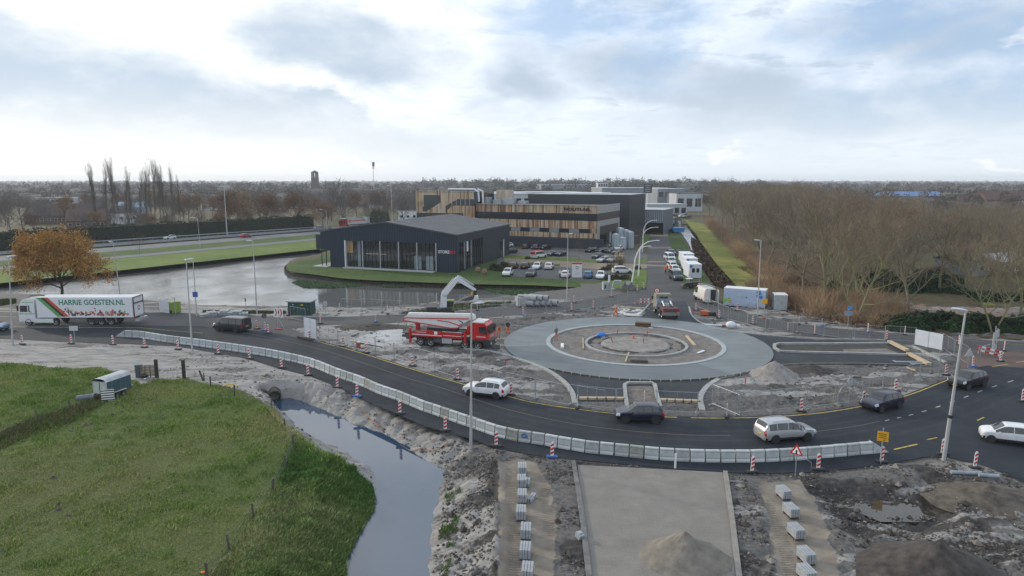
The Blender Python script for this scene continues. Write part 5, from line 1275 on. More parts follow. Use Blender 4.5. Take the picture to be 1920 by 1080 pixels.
park('hatchback',P_navy,1051,480,D1-.4,'dark blue hatchback second right of the red and white van')
park('estate',P_black,1108,473,D1-.5,'black saloon left in the group by the glass racks')
park('estate',P_black,1128,474,D1-.5,'black estate second in the group by the glass racks')
park('hatchback',P_navy,1144,474.5,D1-.4,'dark blue car third in the group by the glass racks')
park('suv',P_white,1160,470,D1-.4,'white crossover next to the glass racks')
park('hatchback',P_grey,1157,477,D1-.4,'grey hatchback below the white crossover by the glass racks')
park('estate',P_black,1138,467,D1-.3,'black car in the back of the group by the workshop gate')
park('hatchback',P_grey,1120,484.5,D1-.4,'grey car alone on the edge of the grass strip')
park('estate',P_silver,1132,491.5,D1-.5,'silver saloon at the right end of the grass strip')
park('suv',P_beige,1151,492,D1-.5,'champagne crossover behind the pampas grass')
p=G(1010,484);p.z=.06
van=make_car('minibus',P_white,'white delivery van with a red roof band in the car park','van',p,D1+PI-.5,lite=True)
bx_((-2.50,0,1.45),(.03,1.2,.7)).build('red_panel',M_red,van);bx_((-.6,0,1.975),(3.6,1.45,.03)).build('red_roof',M_red,van)
S1=FWD+0.03
STREET='vehicles parked along the street'
park('minibus',P_grey,1267,524,S1,'dark grey van nearest in the row beside the site cabins',STREET,cat='van',z=.03)
park('estate',P_white,1265,510,S1,'white car roof right behind the nearest grey van',STREET,z=.03)
park('estate',P_white,1261,503,S1,'white car third in the street row by the orange workers',STREET,z=.03)
park('suv',P_silver,1258,495,S1,'silver car fourth in the street row',STREET,z=.03)
park('minibus',P_white,1255.5,488,S1,'white van at the far end of the street row',STREET,cat='van',z=.03)
park('suv',P_grey,1259,479,S1,'grey car last of the street row before the pallets',STREET,z=.03)
park('suv',P_white,1256,432,0.1,'white car in the cluster of blue vehicles far down the street',z=.03)
park('hatchback',P_black,1264,436,0.2,'black car under the blue skip far down the street',z=.03)
p=GY(1257,290);p.z=.03;t=thing('lorry','light blue box lorry far down the street','lorry',p,FWD)
bx_((-1,0,2.1),(5.4,2.4,2.8)).build('box_body',mat('sky_blue_box',(0.14,0.30,0.52),0.5),t);bx_((2.7,0,1.5),(1.8,2.2,2.2)).build('cab',P_blue,t);bx_((3.61,0,1.95),(.04,1.9,.8)).build('windscreen',M_carglass,t)
for x in (-2.5,2.5):
 for s in (1,-1):add_wheel(t,x,s*1.0,.45,.3,False)
p=GY(1271,268);p.z=.03;t=thing('skip','bright blue open skip far down the street','skip',p,0.1)
mb=MB();mb.slab([(-2.6,-1,2.0),(2.6,-1,2.0),(1.9,-1,.3),(-1.9,-1,.3)],(0,2,0));mb.build('tub',mat('skip_blue',(0.03,0.20,0.50),0.5),t);bx_((0,0,2.02),(5.3,2.1,.08)).build('rim',P_blue,t)
for k in range(9):
 p=GY(1224+k*8.5,385+(k%3)*6);park(('estate','suv','hatchback')[k%3],(P_white,P_silver,P_grey)[k%3],1224+k*8.5,0,0.3,'parked car in the row before the far glass fronted hall','cars before the far hall')if False else None
for k in range(8):
 p=GY(1226+k*9.0,388+(k%3)*5);r=dup(PROTO[('estate','suv','hatchback')[k%3]],p,0.3+FWD*(k%2),'small pale car in the far row before the glass fronted hall','cars before the far hall');recolor(r,('body',),(P_white,P_silver,P_grey)[(k*2)%3])
hd=(L_near[1]-L_near[0]).normalized();HA=math.atan2(hd.y,hd.x)
def drive(kind,m,px,Y,rz,label,cat='car'):
 p=GY(px,Y);p.z=.11;r=dup(PROTO[kind],p,rz,label);r['category']=cat;del r['group'];recolor(r,('body',),m);return r
def onlane(l,px,off=0.0):
 best=None
 for t in np.linspace(0,1,2000):
  p=l[0].lerp(l[1],t);s,c=sin(PITCH),cos(PITCH);cz=p.y*c+CAM_H*s;q=960+FOC*p.x/cz
  if best is None or abs(q-px)<best[0]:best=(abs(q-px),p)
 n=Vector((-hd.y,hd.x,0));return best[1]+n*off
def drive2(kind,m,l,px,off,rz,label,cat='car'):
 p=onlane(l,px,off);p.z=.11;r=dup(PROTO[kind],p,rz,label);r['category']=cat
 if 'group' in r:del r['group']
 recolor(r,('body',),m);return r
drive2('hatchback',P_white,L_far,311,-2.2,HA+PI,'small white car on the far lane before the hedge')
drive2('hatchback',P_red,L_med1,455,-2.0,HA,'red car with a white roof on the near highway lanes')
drive2('estate',P_ltblue,L_far,588,-2.5,HA+PI,'pale blue car behind the lamp beside the showroom gable')
drive2('hatchback',P_grey,L_med1,611,-1.5,HA,'grey car just above the left end of the showroom roof')
def lorry_trailer(root,L,H,m_box,z0=1.15):
 return bx_((0,0,z0+(H-z0)/2),(L,2.55,H-z0)).build('trailer_box',m_box,root)
p=onlane(L_far,655,-3.0);p.z=.11
t=thing('lorry','red cab lorry with a white green-topped trailer passing behind the showroom','lorry',p,HA+PI)
M_curt=mat('curtain_white',(0.55,0.56,0.57),0.5,var=0.05)
bx=bx_((-1.6,0,2.65),(13.4,2.5,2.75)).build('trailer_box',M_curt,t)
bx_((-1.6,0,4.06),(13.44,2.54,.16)).build('green_edge',mat('edge_green',(0.03,0.22,0.10),0.5),bx)
bx_((-1.4,1.265,2.75),(9.5,.02,.42)).build('stripe',mat('stripe_orange',(0.62,0.10,0.03),0.5),bx);bx_((4.1,1.27,2.75),(1.3,.03,1.3)).build('logo',mat('logo_orange',(0.62,0.16,0.03),0.5),bx)
bx_((-1.6,0,1.1),(13.2,2.2,.3)).build('chassis',M_blackplastic,t)
cb=MB();cb.slab([(5.6,-1.25,.7),(8.0,-1.25,.7),(8.05,-1.25,1.8),(7.9,-1.25,3.2),(7.2,-1.25,3.75),(5.6,-1.25,3.9)],(0,2.5,0));cb.build('cab',P_red,t)
bx_((7.99,0,2.45),(.12,2.2,.9),m=rot_(-.1,3,'Y')).build('windscreen',M_carglass,t)
cw=MB()
for s in (1,-1):cw.box((7.3,s*1.262,2.45),(.8,.03,.7))
cw.build('side_window',M_carglass,t);bx_((6.6,0,3.86),(2.2,2.4,.12)).build('cab_roof',M_white,t)
for x in (-6.5,-5.2,-3.9,5.0,7.0):
 for s in (1,-1):add_wheel(t,x,s*1.05,.5,.3,False)
# ---------------------------------------------------------------- big vehicles on the site
def ZAT(py,Y):
 d=px_dir(960,py);return CAM_H+d.z/d.y*Y
A,B=G(262,612),G(40,607);h=math.atan2((B-A).y,(B-A).x)
tr=thing('lorry','white fruit haulage lorry with green lettering parked before the orange tree','lorry',GY(262,A.y+1.9),h)
tr.location.z=.02;tr.rotation_euler.z=PI+0.015
M_tw=mat('trailer_white',(0.66,0.68,0.70),0.4,var=0.03,dirt=((0.5,0.5,0.48),1.0,0.66))
bx=bx_((6.75,0,2.62),(13.3,2.6,2.75)).build('trailer_box',M_tw,tr)
SY=1.305
def stripe(x0,x1,m,name):
 mb=MB();mb.slab([(x0,SY,3.98),(x1,SY,3.98),(x1-2.75,SY,1.28),(x0-2.75,SY,1.28)],(0,0.012,0));mb.build(name,m,bx)
stripe(13.35,12.75,mat('stripe_green',(0.10,0.33,0.10),0.45),'green_stripe');stripe(12.73,12.28,mat('stripe_black',(0.02,0.035,0.03),0.45),'black_stripe');stripe(12.26,11.75,mat('stripe_red',(0.55,0.07,0.03),0.45),'red_stripe')
t_=text('lettering','HARRIE GOESTEN.NL',1.05,mat('letter_green',(0.008,0.20,0.12),0.45),bx,(10.3,SY+.008,2.95),(PI/2,0,PI),0.006,0.02,width=9.1)
rs=random.Random(3);mbs={}
FRUIT=[('print_red',(0.42,0.05,0.05)),('print_plum',(0.06,0.035,0.09)),('print_orange',(0.50,0.17,0.06)),('print_green',(0.28,0.36,0.14)),('print_dark',(0.05,0.055,0.05)),('print_pink',(0.45,0.14,0.18)),('print_cream',(0.5,0.46,0.34))]
for cx,w,hh in ((9.3,1.0,1.05),(8.5,.9,.85),(7.4,.9,.5),(6.3,.5,.6),(5.3,.9,.95),(4.4,.8,.7),(3.5,.5,.45),(2.8,.7,.9),(2.0,.7,.7),(1.2,.7,.75)):
 for _ in range(13):
  q=rs.choice(range(7));r=rs.uniform(.10,.2);x=cx+rs.uniform(-w,w)*.8;z=1.32+r+abs(rs.gauss(0,.45))*hh
  mb=mbs.setdefault(q,MB());y=SY+rs.uniform(.001,.009);mb.add([(x+r*cos(a*.785),y,min(z+r*sin(a*.785),2.6))for a in range(8)],[tuple(range(8))])
for q,mb in mbs.items():o=mb.build('fruit_print',mat(FRUIT[q][0],FRUIT[q][1],0.45,var=.3,scale=4),bx);o['kind']='stuff'
bx_((6.75,0,1.2),(13.35,2.62,.1)).build('side_rail',M_white,bx)
rd=bx_((-0.03,0,2.1),(.06,2.5,1.65)).build('rear_door',M_tw,bx)
bx_((-.07,0,2.15),(.03,1.15,1.35)).build('door_panel',M_white,rd)
em=MB()
for k in range(6):a=k*1.047;em.add([(-.095,.28*cos(a)+.13*cos(a+q*1.257),2.35+.28*sin(a)+.13*sin(a+q*1.257))for q in range(5)],[tuple(range(5))])
em.build('round_emblem',MATS['print_red'],rd)
fr_=MB();fr_.box((-.04,1.27,2.6),(.12,.08,2.75));fr_.box((-.04,-1.27,2.6),(.12,.08,2.75));fr_.box((-.04,0,3.96),(.12,2.6,.08));fr_.box((-.04,0,3.1),(.12,2.55,.08));fr_.build('rear_frame',mat('frame_maroon',(0.10,0.03,0.035),0.5),bx)
bx_((-.05,0,3.5),(.05,2.3,.55)).build('rear_board',M_tw,bx)
bx_((-.35,0,.75),(.55,2.3,.38)).build('tail_lift',M_alu,tr)
bx_((6.5,0,1.02),(12.6,1.0,.28)).build('chassis',M_blackplastic,tr)
bx_((5.6,1.05,.75),(2.2,.35,.45)).build('pallet_box',M_blackplastic,tr)
for s in (1,-1):bx_((-.12,s*.95,.95),(.1,.35,.16)).build('taillight',M_tl,tr)
cab=MB();cab.slab([(13.75,-1.24,.55),(15.95,-1.24,.55),(16.02,-1.24,1.5),(15.85,-1.24,2.9),(15.3,-1.24,3.72),(14.3,-1.24,3.85),(13.75,-1.24,3.75)],(0,2.48,0));cab.build('cab',P_white,tr,30)
bx_((15.93,0,2.35),(.16,2.2,.95),m=rot_(-.11,3,'Y')).build('windscreen',M_carglass,tr)
w_=MB();w_.slab([(14.75,1.245,1.95),(15.75,1.245,1.95),(15.68,1.245,2.85),(14.75,1.245,2.85)],(0,.02,0));w_.build('side_window',M_carglass,tr)
w_=MB();w_.slab([(14.75,-1.265,1.95),(15.75,-1.265,1.95),(15.68,-1.265,2.85),(14.75,-1.265,2.85)],(0,.02,0));w_.build('side_window',M_carglass,tr)
bx_((14.85,1.25,1.68),(2.15,.02,.10)).build('cab_stripe',MATS['stripe_green'],tr);bx_((14.6,1.25,3.3),(1.5,.02,.09)).build('cab_stripe',MATS['stripe_green'],tr)
w_=MB();w_.slab([(14.1,1.247,1.85),(14.6,1.247,1.95),(14.6,1.247,2.9),(14.45,1.247,2.9),(14.45,1.247,2.05)],(0,.02,0));w_.build('cab_stripe',MATS['stripe_black'],tr)
bx_((15.95,1.45,2.5),(.12,.2,.75)).build('mirror',M_blackplastic,tr);bx_((15.95,-1.45,2.5),(.12,.2,.75)).build('mirror',M_blackplastic,tr)
bx_((12.6,1.12,.68),(2.6,.25,.62)).build('side_skirt',P_white,tr);bx_((12.6,1.25,.42),(2.6,.02,.06)).build('skirt_stripe',MATS['stripe_green'],tr)
bx_((16.03,0,.8),(.1,2.4,.45)).build('bumper',P_white,tr)
MB().tube([(13.0,0,4.05),(14.7,.2,4.1),(15.0,.4,3.85)],.06,6).build('air_deflector',M_blackplastic,tr)
for s in (1,-1):bx_((16.0,s*.9,.95),(.1,.4,.2)).build('headlight',M_hl,tr)
for x in (3.3,4.65,6.0,11.0,14.75):
 for s in (1,-1):add_wheel(tr,x,s*1.08,.5,.32)
A,B=G(793,649),G(895,656.5);hp=math.atan2((B-A).y,(B-A).x)
pt=thing('pump_lorry','red four axle concrete pump lorry with white folded boom beside the roundabout','pump lorry',A+(B-A).normalized()*-2.1+Vector((0,1.3,0.02)),hp)
P_pump=paint('pump_red',(0.45,0.014,0.012));M_boom=mat('boom_white',(0.62,0.62,0.60),0.45,var=0.04,dirt=((0.38,0.36,0.33),1.6,0.58));M_chas=mat('dusty_chassis',(0.07,0.07,0.072),0.8,var=0.3)
bx_((5.3,0,.95),(10.2,.9,.3)).build('chassis',M_chas,pt)
for x,w_ in ((1.25,.36),(2.62,.36),(7.05,.3),(8.72,.3)):
 for s in (1,-1):add_wheel(pt,x+.85,s*1.02,.53,w_)
for s in (1,-1):
 mb=MB();mb.slab([(.95,s*1.1,1.2),(5.0,s*1.1,1.2),(5.0,s*1.1,1.95),(3.2,s*1.1,2.0),(.95,s*1.1,1.75)],(0,s*.14,0));mb.build('side_panel',P_pump,pt)
 mb=MB();mb.slab([(5.05,s*1.1,1.2),(7.6,s*1.1,1.2),(7.6,s*1.1,1.9),(5.05,s*1.1,1.92)],(0,s*.12,0));mb.build('side_panel',P_pump,pt)
 bx_((3.0,s*1.245,1.42),(4.0,.02,.08)).build('side_strip',M_white,pt);bx_((6.3,s*1.23,1.5),(2.4,.02,.05)).build('side_strip',M_white,pt);bx_((6.35,s*1.15,1.95),(2.6,.2,.07)).build('walkway',M_alu,pt)
 bx_((7.95,s*1.08,1.45),(.28,.3,1.5)).build('outrigger',P_pump,pt);bx_((.72,s*1.1,1.2),(.22,.3,1.9)).build('outrigger',P_pump,pt)
 bx_((5.6,s*.98,.82),(1.3,.5,.62)).build('fuel_tank',M_alu,pt);bx_((4.3,s*.95,.8),(1.0,.45,.5)).build('battery_box',M_chas,pt)
 bx_((8.72+.85,s*1.1,1.1),(1.5,.32,.12)).build('mudguard',M_blackplastic,pt);bx_((2.75,s*1.1,1.14),(2.7,.32,.06)).build('mudguard',M_blackplastic,pt)
bx_((4.2,-1.246,1.72),(.42,.02,.36)).build('panel_emblem',M_white,pt);bx_((2.3,-1.246,1.72),(1.3,.02,.1)).build('panel_lettering',mat('faint_pink',(0.6,0.35,0.32),0.5),pt)
bx_((4.3,0,1.65),(6.4,2.1,.3)).build('deck',M_chas,pt)
bx_((4.6,0,2.0),(3.8,.9,.4)).build('pump_unit',M_blackplastic,pt)
mb=MB();mb.slab([(-.1,-.9,1.4),(.75,-.9,1.4),(.6,-.9,.65),(.1,-.9,.65)],(0,1.8,0));hop=mb.build('hopper',M_chas,pt);bx_((.1,0,1.45),(1.0,2.1,.1)).build('hopper_grate',M_blackplastic,hop)
bx_((-.5,.3,.8),(.9,.5,.3)).build('chute',M_chas,pt)
for y0,nm in ((-.15,'boom_section'),):
 mb=MB();mb.slab([(-.05,-.35,3.35),(.15,-.35,3.85),(8.55,-.35,4.15),(8.75,-.35,3.95),(8.75,-.35,3.45),(8.3,-.35,3.45)],(0,.55,0));mb.build(nm,M_boom,pt,30)
mb=MB();mb.slab([(-.45,-.18,2.95),(-.1,-.18,3.5),(.3,-.18,3.75),(8.2,-.18,3.95),(8.5,-.18,3.5),(7.1,-.18,2.75),(6.4,-.18,2.35),(5.6,-.18,2.3)],(0,-.42,0));mb.build('boom_section',M_boom,pt,30)
mb=MB();mb.slab([(6.6,.75,2.35),(8.4,.75,2.45),(8.75,.75,3.4),(8.6,.75,4.0),(7.4,.75,3.6)],(0,-.42,0));mb.build('boom_section',M_boom,pt,30)
for pts,r in (([(-.45,-.64,2.95),(-.1,-.64,3.28),(1.5,-.64,3.33),(8.3,-.64,3.62)],.07),([(-.45,-.64,2.93),(3.0,-.64,2.62),(6.0,-.64,2.32),(6.9,-.64,2.4),(7.2,-.64,2.9)],.07),([(4.2,-.64,3.2),(5.6,-.64,3.1),(6.6,-.64,2.85),(7.1,-.64,2.7)],.06)):
 MB().tube(pts,r,6).build('delivery_pipe',P_pump,pt)
MB().tube([(7.0,-.66,3.35),(7.45,-.66,3.15),(7.3,-.66,2.6),(6.9,-.66,2.35)],.05,6).build('hose',M_black,pt);MB().tube([(-.2,.5,3.2),(.1,.6,2.7),(.5,.5,2.55),(.9,.4,2.7)],.07,6).build('hose',M_black,pt)
bx_((2.7,-.37,3.72),(.9,.02,.14)).build('boom_lettering',M_blackplastic,pt);bx_((1.55,-.37,3.68),(.3,.02,.16)).build('boom_badge',MATS['stripe_green'],pt)
MB().cyl((8.2,0,1.6),(8.2,0,2.6),.42,.42,12).build('slewing_column',P_pump,pt)
bx_((1.3,0,2.3),(.25,.9,1.0)).build('boom_rest',P_pump,pt)
cb=MB();cb.slab([(8.85,-1.22,1.1),(10.95,-1.22,1.1),(11.0,-1.22,2.0),(10.72,-1.22,3.0),(10.4,-1.22,3.28),(8.85,-1.22,3.28)],(0,2.44,0));cb.build('cab',P_pump,pt,30)
cb=MB();cb.slab([(8.85,-1.23,.75),(9.0,-1.23,1.2),(10.2,-1.23,1.2),(10.4,-1.23,.5),(11.15,-1.23,.5),(11.2,-1.23,1.15),(10.95,-1.23,1.3),(8.85,-1.23,1.3)],(0,2.46,0));cb.build('bumper',M_blackplastic,pt)
bx_((9.6,0,3.33),(1.5,2.2,.1)).build('cab_roof',M_boom,pt)
bx_((10.93,0,2.48),(.12,2.2,.95),m=rot_(-.27,3,'Y')).build('windscreen',M_carglass,pt)
for s in (1,-1):
 w_=MB();w_.slab([(9.75,s*1.225,2.05),(10.8,s*1.225,1.95),(10.6,s*1.225,2.85),(9.75,s*1.225,2.85)],(0,s*.02,0));w_.build('side_window',M_carglass,pt)
 bx_((10.95,s*1.4,2.5),(.12,.2,.6)).build('mirror',M_blackplastic,pt);bx_((11.17,s*.9,.85),(.06,.35,.25)).build('headlight',M_hl,pt)
 MB().cyl((10.5,s*.8,3.33),(10.5,s*.8,3.52),.10,.08,8).build('beacon',mat('beacon_orange',(0.65,0.15,0.02),0.3),pt)
bx_((10.0,-1.228,1.62),(1.2,.015,.14)).build('door_lettering',MATS['faint_pink'],pt);bx_((11.0,0,1.62),(.03,1.3,.25)).build('front_lettering',MATS['faint_pink'],pt)
bx_((11.75,-.9,.45),(.9,.5,.5)).build('front_step',M_chas,pt)
ex=thing('excavator','green bodied excavator with pale grey raised arm behind the red pump lorry','excavator',GY(830,98.5),R(8))
P_lime=mat('excavator_lime',(0.20,0.29,0.045),0.5);M_arm=mat('arm_grey',(0.58,0.60,0.63),0.45,var=0.05)
for s in (1,-1):MB().tube([(-1.6,s*1.05,.25),(1.6,s*1.05,.25),(1.95,s*1.05,.5),(1.6,s*1.05,.8),(-1.6,s*1.05,.8),(-1.95,s*1.05,.5),(-1.6,s*1.05,.25)],.22,6).build('track',M_black,ex)
bx_((-.5,0,1.35),(3.6,2.4,.9)).build('house',M_blackplastic,ex);bx_((-1.6,0,1.75),(1.5,2.45,.5)).build('counterweight',M_blackplastic,ex);bx_((.9,.8,1.95),(1.6,.95,1.3)).build('cab',P_lime,ex);bx_((.95,.8,2.15),(1.3,1.0,.75)).build('cab_window',M_carglass,ex)
bx_((.9,.8,2.64),(1.7,1.0,.1)).build('cab_roof',P_lime,ex)
def beam(mb,a,b,w0,h0,h1):
 a,b=Vector(a),Vector(b);d=(b-a).normalized();n=Vector((-d.z,0,d.x));mb.slab([a-n*h0/2+Vector((0,-w0/2,0)),a+n*h0/2+Vector((0,-w0/2,0)),b+n*h1/2+Vector((0,-w0/2,0)),b-n*h1/2+Vector((0,-w0/2,0))],(0,w0,0))
m1=MB();beam(m1,(.15,-.2,1.5),(.2,-.2,3.6),.5,.9,.85);m1.build('boom_foot',M_arm,ex)
m1=MB();beam(m1,(.1,-.2,3.5),(2.25,-.2,6.0),.5,.75,.6);m1.build('boom',M_arm,ex)
m1=MB();beam(m1,(2.1,-.2,6.15),(4.85,-.2,4.2),.42,.75,.35);m1.build('stick',M_arm,ex)
m1=MB();m1.cyl((2.5,-.2,6.35),(4.6,-.2,4.95),.11);m1.cyl((-.1,-.2,4.0),(1.7,-.2,6.1),.07);m1.build('hydraulic_ram',M_steel,ex)
m1=MB();m1.box((4.75,-.2,3.85),(.5,.5,.7));m1.build('coupler',M_blackplastic,ex);bx_((4.35,-.2,3.75),(.3,.35,.35)).build('coupler_lock',mat('lock_orange',(0.6,0.3,0.03),0.5),ex)
m1=MB();m1.slab([(2.5,-.9,2.85),(3.9,-.9,3.35),(4.6,-.9,3.5),(4.5,-.9,2.95),(3.4,-.9,2.75)],(0,1.5,0));m1.build('bucket',M_chas,ex);m1=MB();m1.slab([(4.1,-.85,2.7),(5.3,-.85,3.05),(5.2,-.85,3.4),(4.3,-.85,3.15)],(0,1.3,0));m1.build('bucket_lip',M_arm,ex)
MB().tube([(-.3,.1,2.2),(-.5,.1,3.0),(-.2,.1,3.8),(.2,.1,4.1)],.06,6).build('hose',M_black,ex)
hl=thing('flatbed_lorry','dusty grey lorry with bare rear frame backed up to the roundabout slab','lorry',G(1258,600)+Vector((0,0,.05)),PI/2+.02)
M_dust=mat('dusty_grey_paint',(0.20,0.20,0.18),0.7,var=0.15,scale=1.5,dirt=((0.13,0.12,0.11),2,0.5));M_khaki=mat('khaki_cab',(0.22,0.22,0.16),0.6,var=0.1)
bx_((3.4,0,1.0),(6.6,1.0,.3)).build('chassis',M_chas,hl);bx_((1.2,0,1.35),(2.3,2.3,.5)).build('rear_tank',mat('rust_maroon',(0.085,0.04,0.038),0.7,var=.3),hl)
bx_((.05,0,.85),(.25,2.45,.45)).build('rear_bumper',M_dust,hl);bx_((3.1,0,1.4),(1.6,1.9,.4)).build('hoist_frame',M_chas,hl)
mb=MB();mb.tube([(1.6,.6,1.7),(3.0,.6,2.2),(4.2,.6,1.6)],.12,6);mb.build('hoist_arm',M_steel,hl);mb=MB();mb.tube([(1.6,-.6,1.7),(3.0,-.6,2.2),(4.2,-.6,1.6)],.12,6);mb.build('hoist_arm',M_steel,hl);bx_((2.3,.1,1.8),(.5,.6,.5)).build('pump_unit',M_alu,hl)
bx_((4.5,0,1.75),(.5,2.3,1.1)).build('headboard',mat('dull_bluegrey',(0.22,0.26,0.31),0.6),hl)
cb=MB();cb.slab([(4.85,-1.15,.7),(6.6,-1.15,.7),(6.7,-1.15,1.8),(6.4,-1.15,2.8),(6.0,-1.15,3.0),(4.85,-1.15,2.95)],(0,2.3,0));cb.build('cab',M_khaki,hl,30);bx_((4.83,0,2.3),(.05,1.3,.6)).build('rear_window',M_carglass,hl)
for s in (1,-1):
 bx_((6.3,s*1.4,2.2),(.15,.25,.6)).build('mirror',M_blackplastic,hl);bx_((-.08,s*.9,1.3),(.05,.4,.25)).build('taillight',M_tl,hl);bx_((4.0,s*1.1,1.05),(.9,.25,.4)).build('side_box',M_chas,hl)
 for x in (1.0,2.3,5.7):add_wheel(hl,x,s*1.0,.48,.34)
c,h_=at_px((1329,579),(1299,556))
pv_=make_car('panel_van',mat('van_white_sunlit',(0.60,0.58,0.54),0.4,var=0.05,dirt=((0.42,0.40,0.36),1.5,0.55)),'white panel van with an open rear door next to the pale blue container','van',c+Vector((.9,1.1,.02)),PI/2+.06)  # warm sunlight on the van's side is put into this white
bx_((-2.99,-.45,1.45),(.03,.85,1.9)).build('load_space',M_blackplastic,pv_)
bx_((-3.05,.5,1.45),(.05,.9,2.0)).build('rear_door',mat('van_white_shaded',(0.55,0.57,0.58),0.4),pv_);bx_((-3.45,-1.05,1.45),(.9,.06,2.0)).build('rear_door',MATS['van_white_shaded'],pv_)  # cool shade at the van's rear is put into the door colour
mb=MB()
for s in (1,-1):mb.bar((-2.4,s*.8,2.78),(.8,s*.8,2.78),.05)
for x in (-2.2,-1.2,-.2,.7):mb.bar((x,-.85,2.8),(x,.85,2.8),.05)
mb.build('roof_rack',M_steel,pv_);bx_((1.1,.3,2.78),(.25,.9,.14)).build('beacon_bar',mat('beacon_red',(0.5,.1,.08),.3),pv_)
# ---------------------------------------------------------------- cabins, containers, cabinets
def container(name,label,p,rz,L,W,H,m,cat='container',ribs=True,mt=None):
 t=thing(name,label,cat,p,rz);bx_((0,W/2,H/2+.12),(L,W,H)).build('shell',m,t);bx_((0,W/2,H+.16),(L+.06,W+.06,.08)).build('roof',mt or M_white,t)
 if ribs:
  mb=MB();n=int(L/.28)
  for k in range(n):mb.box((-L/2+.2+(L-.4)*k/(n-1),-.03,H/2+.12),(.12,.06,H-.3))
  o=mb.build('corrugation',m,t);o['kind']='stuff'
 for sx in (-1,1):bx_((sx*(L/2-.1),W/2,.06),(.2,W,.12)).build('skid',M_blackplastic,t)
 return t
M_ctr=mat('container_pale_blue',(0.45,0.53,0.66),0.5,var=0.05,scale=1)
c,h_=at_px((1358,573),(1432,579))
ct=container('shipping_container','pale blue corrugated container with green and blue splash marks',c,h_,6.4,2.5,2.75,M_ctr)
rs=random.Random(4)
for (cx,cz,n,mm,nm)in ((-2.75,.9,9,mat('splash_green',(0.22,0.50,0.05),0.5),'green_splash'),(2.3,2.2,9,mat('splash_blue',(0.02,0.18,0.50),0.5),'blue_splash')):
 mb=MB()
 for _ in range(n):
  r=rs.uniform(.07,.3);x=cx+rs.uniform(-.35,.6)*(1 if cx<0 else-1);z=cz+rs.uniform(-.45,.45);y=-.068-rs.uniform(0,.008);mb.add([(x+r*cos(a*.52),y,z+r*sin(a*.52))for a in range(12)],[tuple(range(12))])
 o=mb.build(nm,mm,ct);o['kind']='stuff'
bx_((-.6,-.07,1.65),(1.3,.01,.12)).build('faint_lettering',mat('faint_green',(0.30,0.48,0.40),0.5),ct);bx_((.35,-.07,1.62),(.25,.01,.2)).build('small_logo',MATS['splash_blue'],ct)
bx_((1.4,-.5,.4),(1.2,.7,.7)).build('tool_chest',mat('chest_grey',(.35,.4,.48),.5),ct)
c,h_=at_px((1437,577),(1459,583));gc=container('generator_housing','grey slatted generator housing on a skid right of the pale blue container',c+Vector((.2,.3,0)),h_-.5,2.6,1.9,2.3,mat('housing_grey',(0.36,0.40,0.42),0.5),'generator',False)
mb=MB();slm=None
for k in range(6):
 for r in range(5):bx_((-1.0+k*.4,-.02,.5+r*.42),(.32,.05,.30)).build('slat',mat('slat_grey',(0.25,0.29,0.31),0.5),gc)if (k+r)%1==0 else None
bx_((1.2,.95,1.2),(.08,1.7,2.0)).build('door',MATS['slat_grey'],gc)
M_cab_w=mat('cabin_white_shaded',(0.56,0.60,0.66),0.5,var=0.05,scale=.8,dirt=((0.42,0.44,0.46),1.2,.62))  # bluish shade on the cabin fronts is put into this white
for k,(px,py,lb)in enumerate(((1303.5,523,'white site cabin with two front windows nearest the roundabout'),(1297,510,'white site cabin behind the two windowed cabin'),(1291,500,'white site cabin farthest back in the cabin row'))):
 p=G(px,py);t=thing('site_cabin',lb,'site cabin',p+Vector((0,0,.05)),-.05,'white site cabins')
 w,l,hh=2.5,6.0,2.75;bx_((0,l/2,hh/2+.15),(w,l,hh)).build('shell',M_cab_w,t);bx_((0,l/2,hh+.2),(w+.1,l+.1,.12)).build('roof',M_white,t)
 for sx in (-.45,.45):
  f=bx_((sx,-.02,1.75),(.72,.06,1.0)).build('window',M_white,t);bx_((sx,-.06,1.75),(.6,.04,.88)).build('pane',M_glass,f)
 bx_((-.95,-.03,2.55),(.55,.03,.5)).build('blue_panel',MATS['splash_blue'],t)
 mb=MB();mb.box((-w/2-.03,1.2,1.3),(.06,.95,2.1));mb.build('door',M_white,t)
p=G(1287,541);t=thing('roller','small black compactor machine by the kerb below the site cabins','roller',p,.2);MB().cyl((-.5,-.5,.5),(-.5,.5,.5),.5,.5,14).build('drum',M_chas,t);bx_((.4,0,.8),(1.4,1.0,.7)).build('body',M_blackplastic,t);MB().cyl((.9,-.45,.4),(.9,.45,.4),.4,.4,12).build('wheel',M_black,t);bx_((.5,0,1.9),(1.1,1.0,.08)).build('canopy',M_white,t)
for sx in (0,1):
 for sy in (-.45,.45):MB().bar((sx,sy,1.1),(sx,sy,1.9),.06).build('canopy_post',M_blackplastic,t)
p=G(1303,538);t=thing('pallet_cage','grey wire cage with hoses standing before the windowed site cabin','cage',p,.05)
for sx in (-1.2,1.2):
 for sy in (0,1.2):MB().bar((sx,sy,0),(sx,sy,1.5),.07).build('post',M_steel,t)
for z in (.5,1.0,1.5):MB().bar((-1.2,0,z),(1.2,0,z),.06).build('rail',M_steel,t)
bx_((-.2,.6,.5),(2.0,1.0,.8)).build('load',M_chas,t)
for k in range(3):
 p=G(1276+k*9,478.5);t=thing('pallet_stack',('left','middle','right')[k]+' grey crate of the three standing behind the last site cabin','crate',p,.05,'crates behind the site cabins');bx_((0,.6,.75),(1.9,1.2,1.3)).build('crate',mat('crate_grey',(0.17,0.175,0.18),.8),t);bx_((0,.6,.06),(1.9,1.2,.12)).build('pallet',M_wood_dark,t)
c,h_=at_px((540,590.5),(582,592));t=thing('switch_cabinet','dark green electricity cabinet house with flat grey roof on the pond bank','electricity cabinet',c,h_+.03)
